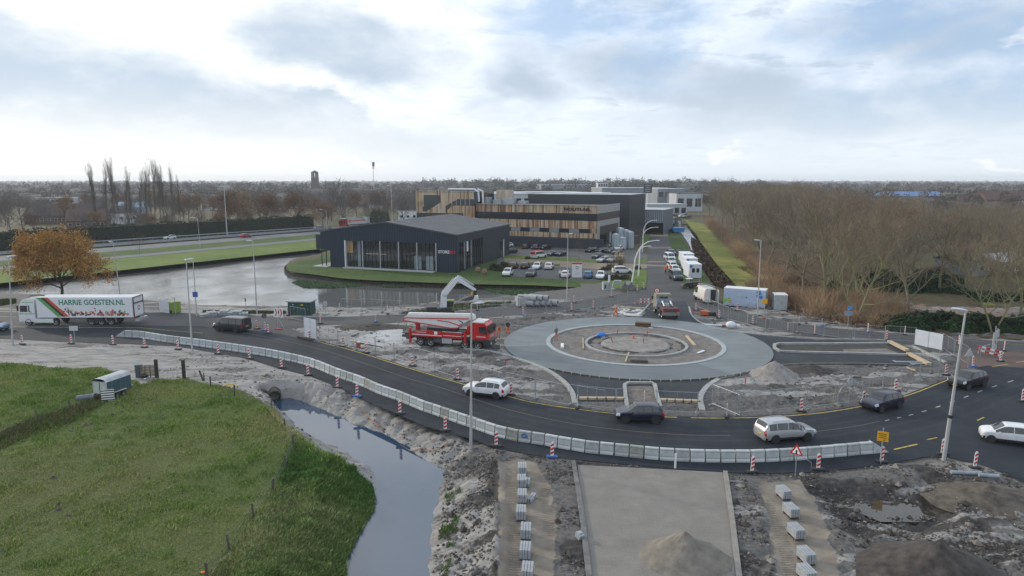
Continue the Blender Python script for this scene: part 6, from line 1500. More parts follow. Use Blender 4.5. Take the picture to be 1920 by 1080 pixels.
bx_((0,1.0,1.0),(3.5,2.0,2.0)).build('cabinet',M_green_kiosk,t);bx_((0,1.0,2.08),(3.9,2.4,.16)).build('roof',mat('cabinet_roof',(0.30,0.32,0.33),.7),t)
for k,x in enumerate((-1.1,0,1.1)):d=bx_((x,-.02,.98),(1.0,.06,1.75)).build('door',M_green_kiosk,t);bx_((x+.35,-.07,1.0),(.06,.04,.25)).build('handle',M_alu,d)
bx_((.55,-.065,1.62),(.34,.02,.22)).build('warning_plate',M_plate,t);bx_((-.9,-.065,1.62),(.16,.02,.12)).build('plate',M_white,t)
c,h_=at_px((297,585),(321,588));t=thing('site_hoarding','white hoarding sheet in front of a lime green box on the pond bank','hoarding',c,h_-.12);bx_((0,0,1.05),(2.6,.06,2.0)).build('sheet',mat('hoarding_white',(.62,.63,.65),.5),t);bx_((.9,.85,.9),(1.8,1.5,1.7)).build('box',P_lime,t);bx_((1.2,.05,.3),(1.3,.1,.5)).build('base_panel',M_blackplastic,t)
MB().cyl((2.6,.2,0),(2.6,.2,2.6),.06).build('post',M_steel,t);MB().bar((2.6,.2,2.5),(1.7,.2,2.6),.06).build('post_arm',M_steel,t)
p=G(1081.5,523.5);t=thing('sign_board','tall white information board with red head strip on the car park edge','sign board',p,-.05);bx_((0,0,1.95),(2.05,.16,3.1)).build('board',mat('board_white',(.60,.60,.62),.5),t);bx_((0,-.005,3.3),(2.09,.18,.34)).build('red_head',M_red,t)
o=MB();o.add([(.3*cos(a*.3927),-.09,2.45+.28*sin(a*.3927))for a in range(16)],[tuple(range(16))]);o.build('round_logo',mat('logo_dark',(.14,.10,.11),.5),t);o=MB();o.add([(.15*cos(a*.3927),-.095,2.45+.14*sin(a*.3927))for a in range(16)],[tuple(range(16))]);o.build('logo_core',M_white,t)
for z,w_ in ((2.02,.9),(1.55,.55),(1.15,1.2),(1.02,.9)):bx_((0,-.085,z),(w_,.012,.06)).build('text_line',mat('print_grey',(.33,.34,.36),.5),t)
for sx in (-.9,.9):bx_((sx,0,.2),(.1,.1,.4)).build('leg',M_steel,t)
M_wrap=mat('shrink_wrap',(0.36,0.42,0.46),0.25,var=0.2,scale=1.2,stretch=(1,1,.3))
for k,(px,py,w_,hh)in enumerate(((1154,468,1.7,4.4),(1162,463,1.9,5.6),(1166,468,1.9,3.4),(1173,463,1.8,5.0),(1181,466,1.7,4.8))):
 p=G(px,py);t=thing('wrapped_stack',('short','tallest','lowest','slim','rightmost')[k]+' of the film wrapped pallet stacks beside the workshop gate','pallet stack',p,.3,'film wrapped stacks');bx_((0,0,hh/2+.15),(w_,w_,hh)).build('wrapped_goods',M_wrap,t);bx_((0,0,.08),(w_,w_,.14)).build('pallet',M_wood_dark,t)
 mb=MB();mb.add([(-w_/2,-w_/2,hh+.15),(w_/2,-w_/2,hh+.15),(w_/2,w_/2,hh+.15),(-w_/2,w_/2,hh+.15),(0,0,hh+.55)],[(0,1,4),(1,2,4),(2,3,4),(3,0,4)]);mb.build('film_top',M_wrap,t)
p=G(1191,457);t=thing('bike_shelter','low brown shed with flat roof right of the wrapped stacks','shed',p,.3);bx_((0,1.2,1.2),(3.2,2.4,2.4)).build('wall',mat('shed_brown',(.10,.085,.08),.8),t);bx_((0,1.2,2.48),(3.5,2.7,.12)).build('roof',M_roof_dark,t)
p=G(1147,464);t=thing('waste_bin','bright blue wheeled bin at the workshop gate','bin',p,.3);bx_((0,0,.75),(1.6,1.2,1.3)).build('tub',P_blue,t);bx_((0,0,1.45),(1.7,1.3,.12)).build('lid',P_blue,t)
for i,(px,py)in enumerate(((896,513),(908.5,516.5))):
 p=G(px,py);t=thing('boulder_sculpture',('left' if i==0 else 'right')+' of two brown egg shaped woven balls at the showroom corner','sculpture',p,0,'woven egg sculptures');MB().ball((0,0,.75),.62,14,10,(1,1,1.22)).build('shell',mat('woven_brown',(.20,.13,.085),.9,var=.3,scale=5,bump=.6),t,60);MB().cyl((0,0,0),(0,0,.15),.3,.35).build('base',M_concrete,t)
# ---------------------------------------------------------------- concrete barrier of separate blocks
BL=[(240,632.5),(262,634),(312,642),(375,650),(425,657),(475,664.5),(522,673),(580,687),(625,705),(670,721),(705,737),(747,752),(790,770),(825,782),(879,801),(942,822),(1011,834),(1093,848),(1150,854),(1238,863),(1326,867),(1417,867),(1502,863),(1580,856),(1645,850)]
bl=smooth_line(poly(BL),4)
M_blk=[mat('block_concrete_a',(0.42,0.45,0.45),0.85,var=0.1,scale=2,bump=.2,dirt=((0.27,0.27,0.25),1.6,.58)),mat('block_concrete_b',(0.36,0.38,0.375),0.85,var=0.12,scale=2,bump=.2,dirt=((0.22,0.22,0.20),1.6,.52)),mat('block_concrete_mossy',(0.31,0.32,0.285),0.9,var=0.2,scale=2,bump=.2,dirt=((0.14,0.14,0.11),1.8,.5)),mat('block_concrete_c',(0.45,0.475,0.48),0.85,var=0.08,scale=2,bump=.2,dirt=((0.32,0.32,0.30),1.4,.62))]
bm_=MB();w=.985
prof=[(-.24,0),(.24,0),(.24,.12),(.17,.24),(.15,.80),(.11,.86),(-.11,.86),(-.15,.80),(-.17,.24),(-.24,.12)]
V=[(x,y,z)for x in (-w/2,w/2)for y,z in prof];n=len(prof)
bm_.add(V,[tuple(range(n)),tuple(reversed(range(n,2*n)))]+[(i,i+n,(i+1)%n+n,(i+1)%n)for i in range(n)])
blk_meshes=[bm_.mesh('barrier_block',m)for m in M_blk]
grm=MB()
for z in (.30,.76):grm.box((0,0,z),(w*.94,.335 if z>.5 else .345,.02))
groove=grm.mesh('groove_line',mat('groove_shadow',(.20,.20,.19),.9))
rs=random.Random(11)
pts=resample([(p.x,p.y)for p in bl],1.09)
for i,(p,h)in enumerate(pts):
 zone=('left part by the minibus','part between the minibus and the tall lamp','part below the black hatchback','right part below the silver people carrier')[min(3,int(i/len(pts)*4))]
 n_=Vector((-sin(h),cos(h),0));k=rs.choices((0,1,2,3),(4,3,0.5,3))[0]
 o=new_ob('barrier_block',blk_meshes[k]);o.location=(p.x+n_.x*(.24+rs.uniform(-.03,.03)),p.y+n_.y*.24,0.0);o.rotation_euler=(rs.uniform(-.012,.012),0,h+rs.uniform(-.045,.045));link(o)
 tag(o,('mossy dark' if k==2 else 'pale')+' concrete barrier block in the '+zone,'barrier block',('mossy' if k==2 else 'pale')+' barrier blocks, '+zone)
 inst(bpy.data.objects['groove_line']if 'groove_line' in bpy.data.objects else new_ob('groove_line',groove),o)if False else None
 g_=new_ob('groove_line',groove);link(g_,o)
 px=960+FOC*p.x/(p.y*cos(PITCH)+CAM_H*sin(PITCH))
 if abs(px-974)<14 and 'BLUE' not in MATS:
  MATS['BLUE']=True;o['label']='concrete barrier block sprayed with a blue doodle';del o['group']
  mb=MB()
  for a,b in (((-.25,.35),(0,.68)),((0,.68),(.25,.35)),((.25,.35),(-.25,.35)),((-.3,.5),(-.1,.6)),((.1,.6),(.3,.5)),((-.1,.3),(.1,.45))):mb.bar((a[0],-.178,a[1]+.03),(b[0],-.168,b[1]+.03),.035,.07)
  mb.build('graffiti',mat('spray_blue',(.05,.14,.35),.6),o)
for i,(pp,hh,flip)in enumerate(((pts[0][0],pts[0][1],-1),(pts[-1][0],pts[-1][1],1))):
 mb=MB();mb.slab([(.55,-.24,0),(1.9,-.24,0),(1.75,-.2,.1),(.55,-.15,.86)],(0,.48,0));o=mb.build('barrier_end',M_blk[0]);n_=Vector((-sin(hh),cos(hh),0));o.location=(pp.x+n_.x*.24,pp.y+n_.y*.24,0);o.rotation_euler=(0,0,hh if flip>0 else hh+PI)
 tag(o,'sloping concrete end block at the '+('left' if flip<0 else 'right')+' tip of the barrier','barrier block')
# ---------------------------------------------------------------- beacon panels
M_bw=mat('beacon_white',(0.70,0.70,0.70),0.45,var=.04);M_br=mat('beacon_stripe_red',(0.50,0.02,0.02),0.45,var=.06);M_foot=[mat('foot_red',(0.40,0.03,0.03),.7,var=.1),mat('foot_black',(.03,.03,.032),.8),mat('foot_blue',(.03,.09,.30),.7)]
def make_beacon(edge=False):
 t=thing('beacon_panel','x','beacon panel',(0,0,0))
 MB().prism([(-.125,-.02),(.125,-.02),(.125,.02),(-.125,.02)],.12,1.12).build('panel',M_bw,t)
 bx_((0,0,1.15),(.10,.05,.08)).build('cap',M_bw,t)
 for s in (-1,1):
  for k in range(3):
   z0=.22+k*.30;mb=MB();mb.add([(-.118,s*.024,z0),(.118,s*.024,z0+.12),(.118,s*.024,z0+.28),(-.118,s*.024,z0+.16)],[(0,1,2,3)]);mb.build('stripe',M_br,t)
 MB().prism([(-.42,-.14),(-.3,-.2),(.3,-.2),(.42,-.14),(.42,.14),(.3,.2),(-.3,.2),(-.42,.14)],0,.11).build('foot',M_foot[0],t)
 return t
BEACONS=[
('on the grey verge before the lorry, {n} from left','striped beacon',[(42,646),(134,645),(212,647),(271,652)],0),
('on the dark track in front of the barrier, {n} from left','striped beacon',[(334,656),(409,664),(468,673),(528,690),(578,704),(632,727),(669,744),(750,776),(835,808),(930,837),(1035,858)],0),
('below the right half of the barrier, {n} from left','striped beacon',[(1410,886),(1534,881),(1653,867),(1767,852),(1827,881)],0),
('on the inner yellow line left of the white crossover, {n} from left','striped beacon',[(581,637),(644,650),(687,662),(773,687),(858,712)],0),
('on the inner yellow line after the white crossover, {n} from left','striped beacon',[(958,741),(1502,772),(1619,757),(1679,734),(1774,704),(1824,688)],0),
('in the cluster by the chevron sign, {n} from left','striped beacon',[(482,617),(497,620),(503,625)],0),
('beside the back road near the pond, {n} from left','striped beacon',[(981,590),(1072,582),(1077,568),(1112,578),(1146,557),(1195,546),(1207,542)],0),
('on the right of the junction, {n} from left','striped beacon',[(1876,678),(1917,753)],0),
('along the east side road, {n} from left','striped beacon',[(1305,582),(1348,597),(1368,575),(1382,583),(1411,608),(1662,637)],0),
('by the east side road, {n} from left','edge-on white beacon',[(1477,621),(1498,608),(1527,627),(1541,612),(1627,623),(1696,628),(1739,640),(1798,647),(1882,658)],1.35),
('by the back road along the pond, {n} from left','edge-on white beacon',[(540,592),(601,607),(637,584),(704,604),(727,589),(895,582),(974,576)],1.35),
('at the roundabout approach, {n} from left','edge-on white beacon',[(1083,765),(1208,758),(1363,782)],1.35),
]
ORD=['first','second','third','fourth','fifth','sixth','seventh','eighth','ninth','tenth','eleventh','twelfth']
bproto=make_beacon();bused=False;rs=random.Random(2)
for where,what,lst,turn in BEACONS:
 for i,(px,py)in enumerate(lst):
  p=GZ(G(px,py));p.z=max(p.z,0)+.03
  b=bproto if not bused else copy_tree(bproto);bused=True
  b.location=p;b.rotation_euler=(rs.uniform(-.03,.03),rs.uniform(-.05,.05)if (px,py)!= (1541,612)else-.22,turn+rs.uniform(-.25,.25))
  b['label']=what+' '+where.format(n=ORD[i]);b['group']='road works beacon panels'
  if rs.random()<.35:
   for ch in b.children:
    if ch.name.startswith('foot'):ch.material_slots[0].link='OBJECT';ch.material_slots[0].material=rs.choice(M_foot[1:])
p=G(1266,878);t=thing('marker_post','plain white marker post below the middle of the barrier','post',p);MB().prism([(-.06,-.04),(.06,-.04),(.06,.04),(-.06,.04)],0,1.05).build('post_body',M_bw,t);bx_((0,0,1.06),(.13,.09,.03)).build('cap',M_bw,t)
# ---------------------------------------------------------------- site fence panels
M_fence=mat('fence_zinc',(0.33,0.36,0.39),0.45,0.5,var=.1)
FP_L,FP_H=3.5,2.0
fm=MB()
for a,b in (((0.04,0,.12),(.04,0,FP_H)),((FP_L-.04,0,.12),(FP_L-.04,0,FP_H))):fm.cyl(a,b,.024,n=6)
for z in (.2,FP_H-.02):fm.cyl((.04,0,z),(FP_L-.04,0,z),.019,n=6)
fm.cyl((FP_L/2,0,.2),(FP_L/2,0,FP_H),.012,n=5)
fence_frame=fm.mesh('frame',M_fence)
wm=MB()
for k in range(1,33):x=FP_L*k/33;wm.add([(x-.0022,0,.2),(x+.0022,0,.2),(x+.0022,0,FP_H-.02),(x-.0022,0,FP_H-.02)],[(0,1,2,3)])
for z in (.55,.9,1.25,1.6):wm.add([(.04,.003,z-.003),(FP_L-.04,.003,z-.003),(FP_L-.04,.003,z+.003),(.04,.003,z+.003)],[(0,1,2,3)])
fence_wire=wm.mesh('wire_mesh',M_fence)
foot_mesh=MB().prism([(-.35,-.12),(.35,-.12),(.35,.12),(-.35,.12)],0,.14).mesh('foot',mat('fence_foot',(.22,.22,.215),.9,var=.2))
def fence_run(pts,desc,group,cloth=False):
 P=[GZ(G(*q))for q in pts];P2=resample([(p.x,p.y)for p in P],FP_L)
 for i,(p,h)in enumerate(P2):
  z=float(GZ(Vector((p.x,p.y,0))).z);z=max(z,0)
  t=thing('site_fence','wire mesh site fence panel '+desc,'fence panel',(p.x,p.y,z),h,group);t.rotation_euler.x=random.Random(i).uniform(-.03,.03)
  link(new_ob('frame',fence_frame),t);o=new_ob('wire_mesh',fence_wire);link(o,t);o['kind']='stuff'
  f=new_ob('foot',foot_mesh);f.rotation_euler.z=PI/2;link(f,t)
random.seed(5)
fence_run([(600,641),(624,646),(700,664),(800,692),(900,724),(1007,749),(1072,761)],'between the yellow line and the sandy ground left','fence panels along the yellow line left')
fence_run([(1082,762),(1146,769),(1240,774),(1318,776)],'across the south approach of the roundabout','fence panels across the south approach')
fence_run([(1335,760),(1377,778)],'turned inward right of the south approach kerb','fence panels turned inward')
fence_run([(1377,778),(1447,772),(1510,767),(1578,759),(1627,745),(1670,731),(1720,716),(1768,704)],'round the grey sand heap along the yellow line','fence panels round the sand heap')
fence_run([(640,583),(700,586),(742,589)],'on the pond bank beside the back road','fence panels on the pond bank')
fence_run([(900,597),(985,592),(1085,582),(1150,574),(1205,568)],'on the roundabout side of the back road','fence panels along the back road')
fence_run([(1308,577),(1333,587),(1363,600),(1401,610),(1443,618),(1493,623),(1547,631),(1602,636),(1657,639),(1713,643)],'between the roundabout and the east side road','fence panels along the east road')
fence_run([(1766,655),(1802,677)],'leading from the white sheeted fence to the leaning lamp','fence panels by the leaning lamp')
fence_run([(545,599),(572,604)],'beside the back road left of the white sheeted panel','fence panels left of the white sheet')
def sheeted(a,b,label,n=2,lean=0.0,m=None,ht=2.0):
 A,B=GZ(G(*a)),GZ(G(*b));d=B-A;t=thing('sheeted_fence',label,'fence panel',A,math.atan2(d.y,d.x));t.rotation_euler.x=lean;L=d.length
 m=m or mat('sheet_white',(0.55,0.58,0.63),.5,var=.05,scale=1)
 for k in range(n):bx_((L*(k+.5)/n,0,.12+ht/2),(L/n-.06,.03,ht-.1)).build('sheet',m,t)
 mb=MB()
 for k in range(n+1):mb.cyl((L*k/n,0,0),(L*k/n,0,ht+.1),.03,n=6)
 mb.build('frame',M_fence,t)
 for k in range(n+1):o=new_ob('foot',foot_mesh);o.location=(L*k/n,0,0);o.rotation_euler.z=PI/2;link(o,t)
 return t
sheeted((1714,648),(1766,659),'pair of fence panels covered with white sheeting at the east approach')
sheeted((571,634),(594,640),'leaning white sheeted fence panel left of the pale slab',2,.0,None,2.7)
# ---------------------------------------------------------------- lamp posts
M_pole=mat('lamp_pole_zinc',(0.42,0.43,0.43),.5,.3,var=.08,scale=2);M_lamphead=mat('lamp_head',(0.52,0.55,0.58),.4,var=.05)
def lamp(base,top,label,arm=.9,az=0.0,r=.09,head=1.0,band=False,sign=None,cat='street lamp',z0=0.0,group='street lamps'):
 p=GZ(G(*base));p.z=max(p.z,-.1);Y=p.y;z=ZAT(top[1],Y);s,c=sin(PITCH),cos(PITCH);cz=Y*c+(CAM_H-z)*s;x=(top[0]-960)/FOC*cz
 t=thing('lamp_post',label,cat,p,0,group);T=Vector((x-p.x,0,z-p.z))
 MB().cyl((0,0,-.2),tuple(T*.30),r*1.35,r*1.25,10).build('pole_base',M_pole,t,40);MB().cyl(tuple(T*.30),tuple(T),r*1.05,r*.62,10).build('pole',M_pole,t,40)
 d=Vector((cos(az),sin(az),.12));E=T+d*arm
 MB().tube([tuple(T),tuple(T+d*arm*.5+Vector((0,0,.05))),tuple(E)],.045,6).build('arm',M_pole,t)
 hd_=MB();hd_.ball((0,0,0),.5*head,10,6,(.9,.32,.18));o=hd_.build('lamp_head',M_lamphead,t,60);o.location=E+d*.25*head;o.rotation_euler=(0,-.1,az)
 if band:MB().cyl(tuple(T*.29),tuple(T*.31),r*1.6,r*1.6,10).build('band',M_black,t)
 return t,T
lamp((883,835),(884,570),'tall grey lamp post standing before the barrier in the middle',.3,.1,.085)
lamp((1769,864),(1811,582),'tall leaning pale lamp post with a black band at the junction',.1,2.7,.105,1.15,True)
lamp((361,664),(349,487),'grey lamp post in front of the barrier left of the minibus',.1,.4,.085)
lamp((24,648),(16,481),'grey lamp post before the lorry cab at the far left',.1,.4,.085)
t,T=lamp((369,594),(362,489),'lamp post with a blue sign plate left of the kerb stacks',.75,3.0,.075)
bx_((.05,-.12,3.4),(.75,.04,.8)).build('sign_plate',mat('sign_blue',(.03,.10,.34),.45),t)
lamp((226,560),(212,454),'lamp post rising behind the lorry right of the orange tree',.2,3.0,.08)
lamp((482,589),(474,452),'lamp post on the pond bank right of the kerb stacks',.3,3.1,.08)
lamp((1063,562),(1065,439),'lamp post on the bank beside the concrete pipes',.25,.3,.08)
lamp((1420,591),(1427,451),'white lamp post in front of the pale blue container',.3,3.0,.085)
lamp((376,466),(370,409),'highway lamp on the bank beyond the pond left',.9,3.1,.08,1.2)
lamp((613.5,436),(611.5,394),'lamp standing above the left slope of the showroom roof',1.8,3.1,.1,1.4)
lamp((426,443),(420,350),'tall highway mast before the hedge',.6,3.1,.16,1.6)
lamp((736,425),(733,349),'tall highway mast above the showroom ridge',.6,3.1,.18,1.8)
lamp((783,416),(781,384),'slim lamp left of the timber stair tower',.6,3.1,.1,1.2)
lamp((1310,404),(1308,372),'slim lamp at the canal end before the wood',.4,3.1,.1,1.0)
def curved_lamp(base,knee,tip,label):
 p=G(*base);Y=p.y;s,c=sin(PITCH),cos(PITCH)
 def W(q):z=ZAT(q[1],Y);cz=Y*c+(CAM_H-z)*s;return Vector(((q[0]-960)/FOC*cz-p.x,0,z))
 K,E=W(knee),W(tip);t=thing('curved_lamp',label,'street lamp',p,0,'curved white street lamps')
 pts=[Vector((0,0,0)),Vector((K.x*.5,0,K.z*.5)),K,K.lerp(E,.25)+Vector((0,0,(E.z-K.z)*.35)),K.lerp(E,.6)+Vector((0,0,(E.z-K.z)*.30)),E]
 q=smooth_line([tuple(v)for v in pts],4);q=[]
 P_=[Vector(v)for v in pts];Q=[2*P_[0]-P_[1]]+P_+[2*P_[-1]-P_[-2]]
 for i in range(1,len(Q)-2):
  for k in range(5):
   tt=k/5;a,b,cc,d=Q[i-1:i+3];q.append(0.5*((2*b)+(cc-a)*tt+(2*a-5*b+4*cc-d)*tt*tt+(3*b-a-3*cc+d)*tt ** 3))
 q.append(P_[-1]);n=len(q)
 MB().tube([tuple(v)for v in q],[.15-.08*i/n for i in range(n)],8).build('curved_pole',M_white,t,50)
 o=MB();o.ball((0,0,0),.5,10,6,(1.1,.4,.18));o=o.build('lamp_head',M_white,t,60);o.location=E+Vector((.4,0,0))
curved_lamp((1184,536),(1192,483),(1228,451),'curved white lamp nearest the roundabout on the street corner')
curved_lamp((1197,518),(1200,470),(1214,461.5),'curved white lamp on the street corner grass behind the nearest one')
curved_lamp((1204,473),(1206,440),(1229,426),'curved white lamp before the dark hall, lower of the far pair')
curved_lamp((1204.5,470),(1207,430),(1227,413),'curved white lamp before the dark hall, taller of the far pair')
# ---------------------------------------------------------------- signs
M_signback=mat('sign_back',(.45,.47,.48),.5,.3,var=.06);M_yellow=mat('sign_yellow',(.70,.36,.01),.45,var=.04);M_signblue=mat('sign_bright_blue',(.05,.22,.60),.45)
def post(t,h,r=.04,m=M_steel):return MB().cyl((0,0,0),(0,0,h),r,r,8).build('post',m,t)
def disc(mb,c,r,y,n=20,sx=1.0):
 return mb.add([(c[0]+r*sx*cos(2*PI*k/n),y,c[1]+r*sin(2*PI*k/n))for k in range(n)],[tuple(range(n))])
def solid_disc(name,r,z,m,t,th=.03,n=20):return MB().cyl((0,-th/2,z),(0,th/2,z),r,r,n).build(name,m,t)
p=GZ(G(1651,869));t=thing('yellow_sign','yellow text sign on a pole at the right end of the barrier','sign',p,-.5);post(t,2.65);b=bx_((0,-.06,2.05),(.72,.03,.72)).build('sign_plate',M_yellow,t)
for k,w_ in enumerate((.5,.44,.5)):bx_((-.02+.02*k,-.08,2.24-k*.14),(w_,.008,.045)).build('text_line',mat('sign_ink',(.10,.06,.01),.5),b)
bx_((.1,-.08,1.8),(.16,.008,.05)).build('text_line',MATS['sign_ink'],b)
p=GZ(G(1491,893));t=thing('warning_sign','red bordered warning triangle on a slim pole below the barrier','sign',p,-.75);post(t,2.2,.03)
def tri(r,y,z):return [(-r*.87,y,z-r*.5),(r*.87,y,z-r*.5),(0,y,z+r)]
mb=MB();mb.slab(tri(.52,-.05,1.85),(0,-.02,0));b=mb.build('red_triangle',M_red,t);mb=MB();mb.add(tri(.33,-.078,1.84),[(0,1,2)]);mb.build('white_field',M_white_clean,b);bx_((0,-.085,1.8),(.1,.006,.26)).build('symbol',M_black,b)
p=GZ(G(1506,884));t=thing('tube_stand','bent steel tube stand beside the warning triangle','stand',p,.3);MB().tube([(-.75,0,1.0),(0,0,1.0),(.65,0,.55),(.65,0,-.1)],.025,6).build('tube',M_steel,t);bx_((.65,0,.0),(.3,.3,.06)).build('base',M_black,t)
p=GZ(G(1814,692));t=thing('triangle_sign','grey back of a triangular road sign behind the leaning lamp','sign',p,.1);post(t,2.2);mb=MB();mb.slab(tri(.62,-.05,1.75),(0,-.02,0));mb.build('sign_plate',M_signback,t)
p=GZ(G(1591,758));t=thing('round_sign','round grey back of a road sign inside the fence by the grey heap','sign',p,.6);post(t,2.6);solid_disc('sign_plate',.42,2.15,M_signback,t)
p=GZ(G(141,645));t=thing('plate_sign','small pale back of a rectangular sign on the verge before the lorry','sign',p,.1);post(t,2.3);bx_((0,-.05,2.0),(1.0,.03,.6)).build('sign_plate',M_signback,t)
p=GZ(G(1432,597));t=thing('yellow_sign','yellow diversion sign on a pole before the generator housing','sign',p,0);post(t,2.9);bx_((0,-.05,2.55),(.8,.03,.75)).build('sign_plate',M_yellow,t);MB().prism([(-.3,-.2),(.3,-.2),(.3,.2),(-.3,.2)],0,.15).build('foot',M_foot[0],t)
p=G(1589,617);t=thing('blue_sign','blue street plate above a grey back plate before the bare trees','sign',p,0);post(t,3.2);bx_((.1,-.05,2.95),(.75,.03,.36)).build('name_plate',M_signblue,t);bx_((0,-.05,2.2),(1.05,.03,.62)).build('back_plate',mat('backplate_blue',(.2,.27,.38),.5),t)
p=G(522,618);t=thing('chevron_sign','red and white chevron boards on a stand left of the green cabinet','sign',p,-.5);post(t,3.1,.05);MB().bar((.9,.3,0),(.1,0,1.6),.05).build('brace',M_steel,t)
for k,x in enumerate((-.25,.5)):
 b=bx_((x,-.05+.2*k,2.35),(.7,.04,1.3)).build('board',M_white,t);mb=MB()
 y=-.075+.2*k;mb.add([(x-.2,y,2.85),(x+.02,y,2.85),(x+.25,y,2.35),(x+.02,y,1.85),(x-.2,y,1.85),(x+.03,y,2.35)],[(0,1,2,5),(5,2,3,4)]);mb.build('chevron',M_red,b)
MB().prism([(-.45,-.2),(.45,-.2),(.45,.2),(-.45,.2)],0,.14).build('foot',M_foot[0],t)
p=G(611,590);t=thing('round_sign','round sign seen edge-on on a block beside the green cabinet','sign',p,1.1);post(t,2.0);solid_disc('sign_plate',.42,1.7,M_signback,t);bx_((0,0,.12),(.8,.6,.24)).build('foot',M_concrete,t)
p=G(1177,557);t=thing('round_sign','round grey sign back on a tall pole by the stacked culvert pieces','sign',p,.2);post(t,2.9);solid_disc('sign_plate',.38,2.5,M_signback,t)
p=G(462,597);t=thing('marker_pole','slim pole with dark red tip between minibus and lamp','pole',p,0);post(t,2.9,.03);bx_((0,0,2.8),(.16,.1,.5)).build('tip',mat('tip_maroon',(.16,.04,.05),.5),t)
p=G(496,608);t=thing('round_sign','small dark round sign back among the beacons left of the chevrons','sign',p,.4);post(t,1.5,.03);solid_disc('sign_plate',.34,1.2,M_chas,t)
def barricade(px,py,rz,label,w=1.9,tilt=0.0,z0=.45):
 p=GZ(G(px,py));p.z=max(p.z,0);t=thing('barricade',label,'barricade',p,rz);t.rotation_euler.y=tilt
 for z in (z0,z0+.42):
  b=bx_((0,0,z),(w,.04,.22)).build('board',M_bw,t);n=3
  for k in range(n):bx_((-w/2+w*(2*k+.5)/(2*n),-.024,z),(w/(2*n),.008,.218)).build('stripe',M_br,b)
 for s in (-1,1):MB().bar((s*w*.4,-.25,0),(s*w*.4,.03,z0+.55),.05).build('leg',M_steel,t);MB().bar((s*w*.4,.3,0),(s*w*.4,.03,z0+.5),.05).build('leg',M_steel,t)
 return t
barricade(1207,571,.1,'red and white striped barricade left of the prohibition sign');barricade(1221,571,.0,'red and white striped barricade directly beside the prohibition sign')
barricade(1234,572,-.5,'tilted red and white barricade under the prohibition sign',1.6,.25);t=barricade(1852,668,-.5,'slanting red and white barricade at the junction sign cluster',2.6,.22)
p=G(1231,572);t=thing('prohibition_sign','round red ringed prohibition sign over the striped barricades','sign',p,0);post(t,2.5);b=solid_disc('red_ring',.42,2.4,M_red,t);mb=MB();disc(mb,(0,2.4),.3,-.022);mb.build('white_field',M_white_clean,b);bx_((0,-.026,2.4),(.2,.006,.28)).build('symbol',M_chas,b)
p=G(1862,665);t=thing('sign_cluster','cluster of grey sign backs on tall posts beside the junction barricade','sign',p,.5)
for x,h_ in ((-.35,2.7),(0,3.4),(.45,3.1)):MB().cyl((x,0,0),(x,0,h_),.05).build('post',M_steel,t)
bx_((-.3,-.06,1.9),(.3,.05,1.5)).build('sign_plate',M_signback,t);bx_((.35,-.06,2.5),(.75,.04,.9)).build('sign_plate',M_signback,t);MB().cyl((0,-.1,.85),(0,-.06,.85),.42,.42,18).build('sign_plate',M_signback,t)
MB().tube([(-.4,.1,1.3),(-1.3,.3,1.2),(-2.0,.4,.8),(-2.0,.4,0)],.03,6).build('guard_tube',M_steel,t);MB().tube([(-.4,.1,.8),(-1.2,.3,.7),(-1.6,.4,.4)],.03,6).build('guard_tube',M_steel,t)
p=GZ(G(1581,757));t=thing('fence_gate','curved tube gate leaf standing in the fence by the grey heap','gate',p,.15);MB().tube([(-.6,0,.1),(.5,0,.1),(.5,0,1.6),(.2,0,1.9),(-.3,0,1.5),(-.6,0,.8),(-.6,0,.1)],.028,6).build('frame',M_fence,t);MB().tube([(-.9,.3,.1),(-.7,.1,1.9)],.02,6).build('brace',mat('brace_lime',(.3,.36,.12),.5),t)
# ---------------------------------------------------------------- materials lying about
M_kstone=mat('kerbstone_grey',(.30,.32,.34),.85,var=.12,scale=3);M_kstone_d=mat('kerbstone_side',(.17,.185,.20),.85,var=.12,scale=3)
kst=bx_((0,0,0),(.125,1.0,.25)).mesh('kerbstone',[M_kstone])
def kerb_stack(px,py,rz,label,group,n=4,rows=2,lie=False):
 p=GZ(G(px,py));t=thing('kerb_stack',label,'kerbstone stack',(p.x,p.y,p.z+.1),rz,group)
 bx_((0,-.38,-.02),(.14*n,.1,.14)).build('bearer',M_wood_dark,t);bx_((0,.38,-.02),(.14*n,.1,.14)).build('bearer',M_wood_dark,t)
 for r in range(rows):
  for k in range(n):
   o=new_ob('kerbstone',kst);o.location=((k-(n-1)/2)*.15,random.uniform(-.02,.02),.18+r*.26);o.rotation_euler.z=random.uniform(-.015,.015);link(o,t)
 return t
for i,(px,py)in enumerate(((979,886),(978,909),(979,938),(977,969),(986,1004),(985,1040),(989,1080))):kerb_stack(px,py,.02-.02*i,ORD[i]+' kerbstone stack from the barrier on the left tan strip','kerbstone stacks on the left tan strip')
for (px,py,rz,lb)in ((987,906,-.08,'loose kerbstone beside the second stack on the left strip'),(995,935,-.35,'crooked kerbstones beside the third stack on the left strip')):
 p=GZ(G(px,py));t=thing('kerb_stack',lb,'kerbstone',(p.x,p.y,p.z+.12),rz)
 for k in range(2):o=new_ob('kerbstone',kst);o.location=(k*.16,0,.05);link(o,t)
for i,(px,py)in enumerate(((1469,931),(1483,965),(1492,1004),(1511,1050),(1512,1085))):kerb_stack(px,py,.12,ORD[i]+' kerbstone stack from the barrier on the right tan strip','kerbstone stacks on the right tan strip')
rs=random.Random(6)
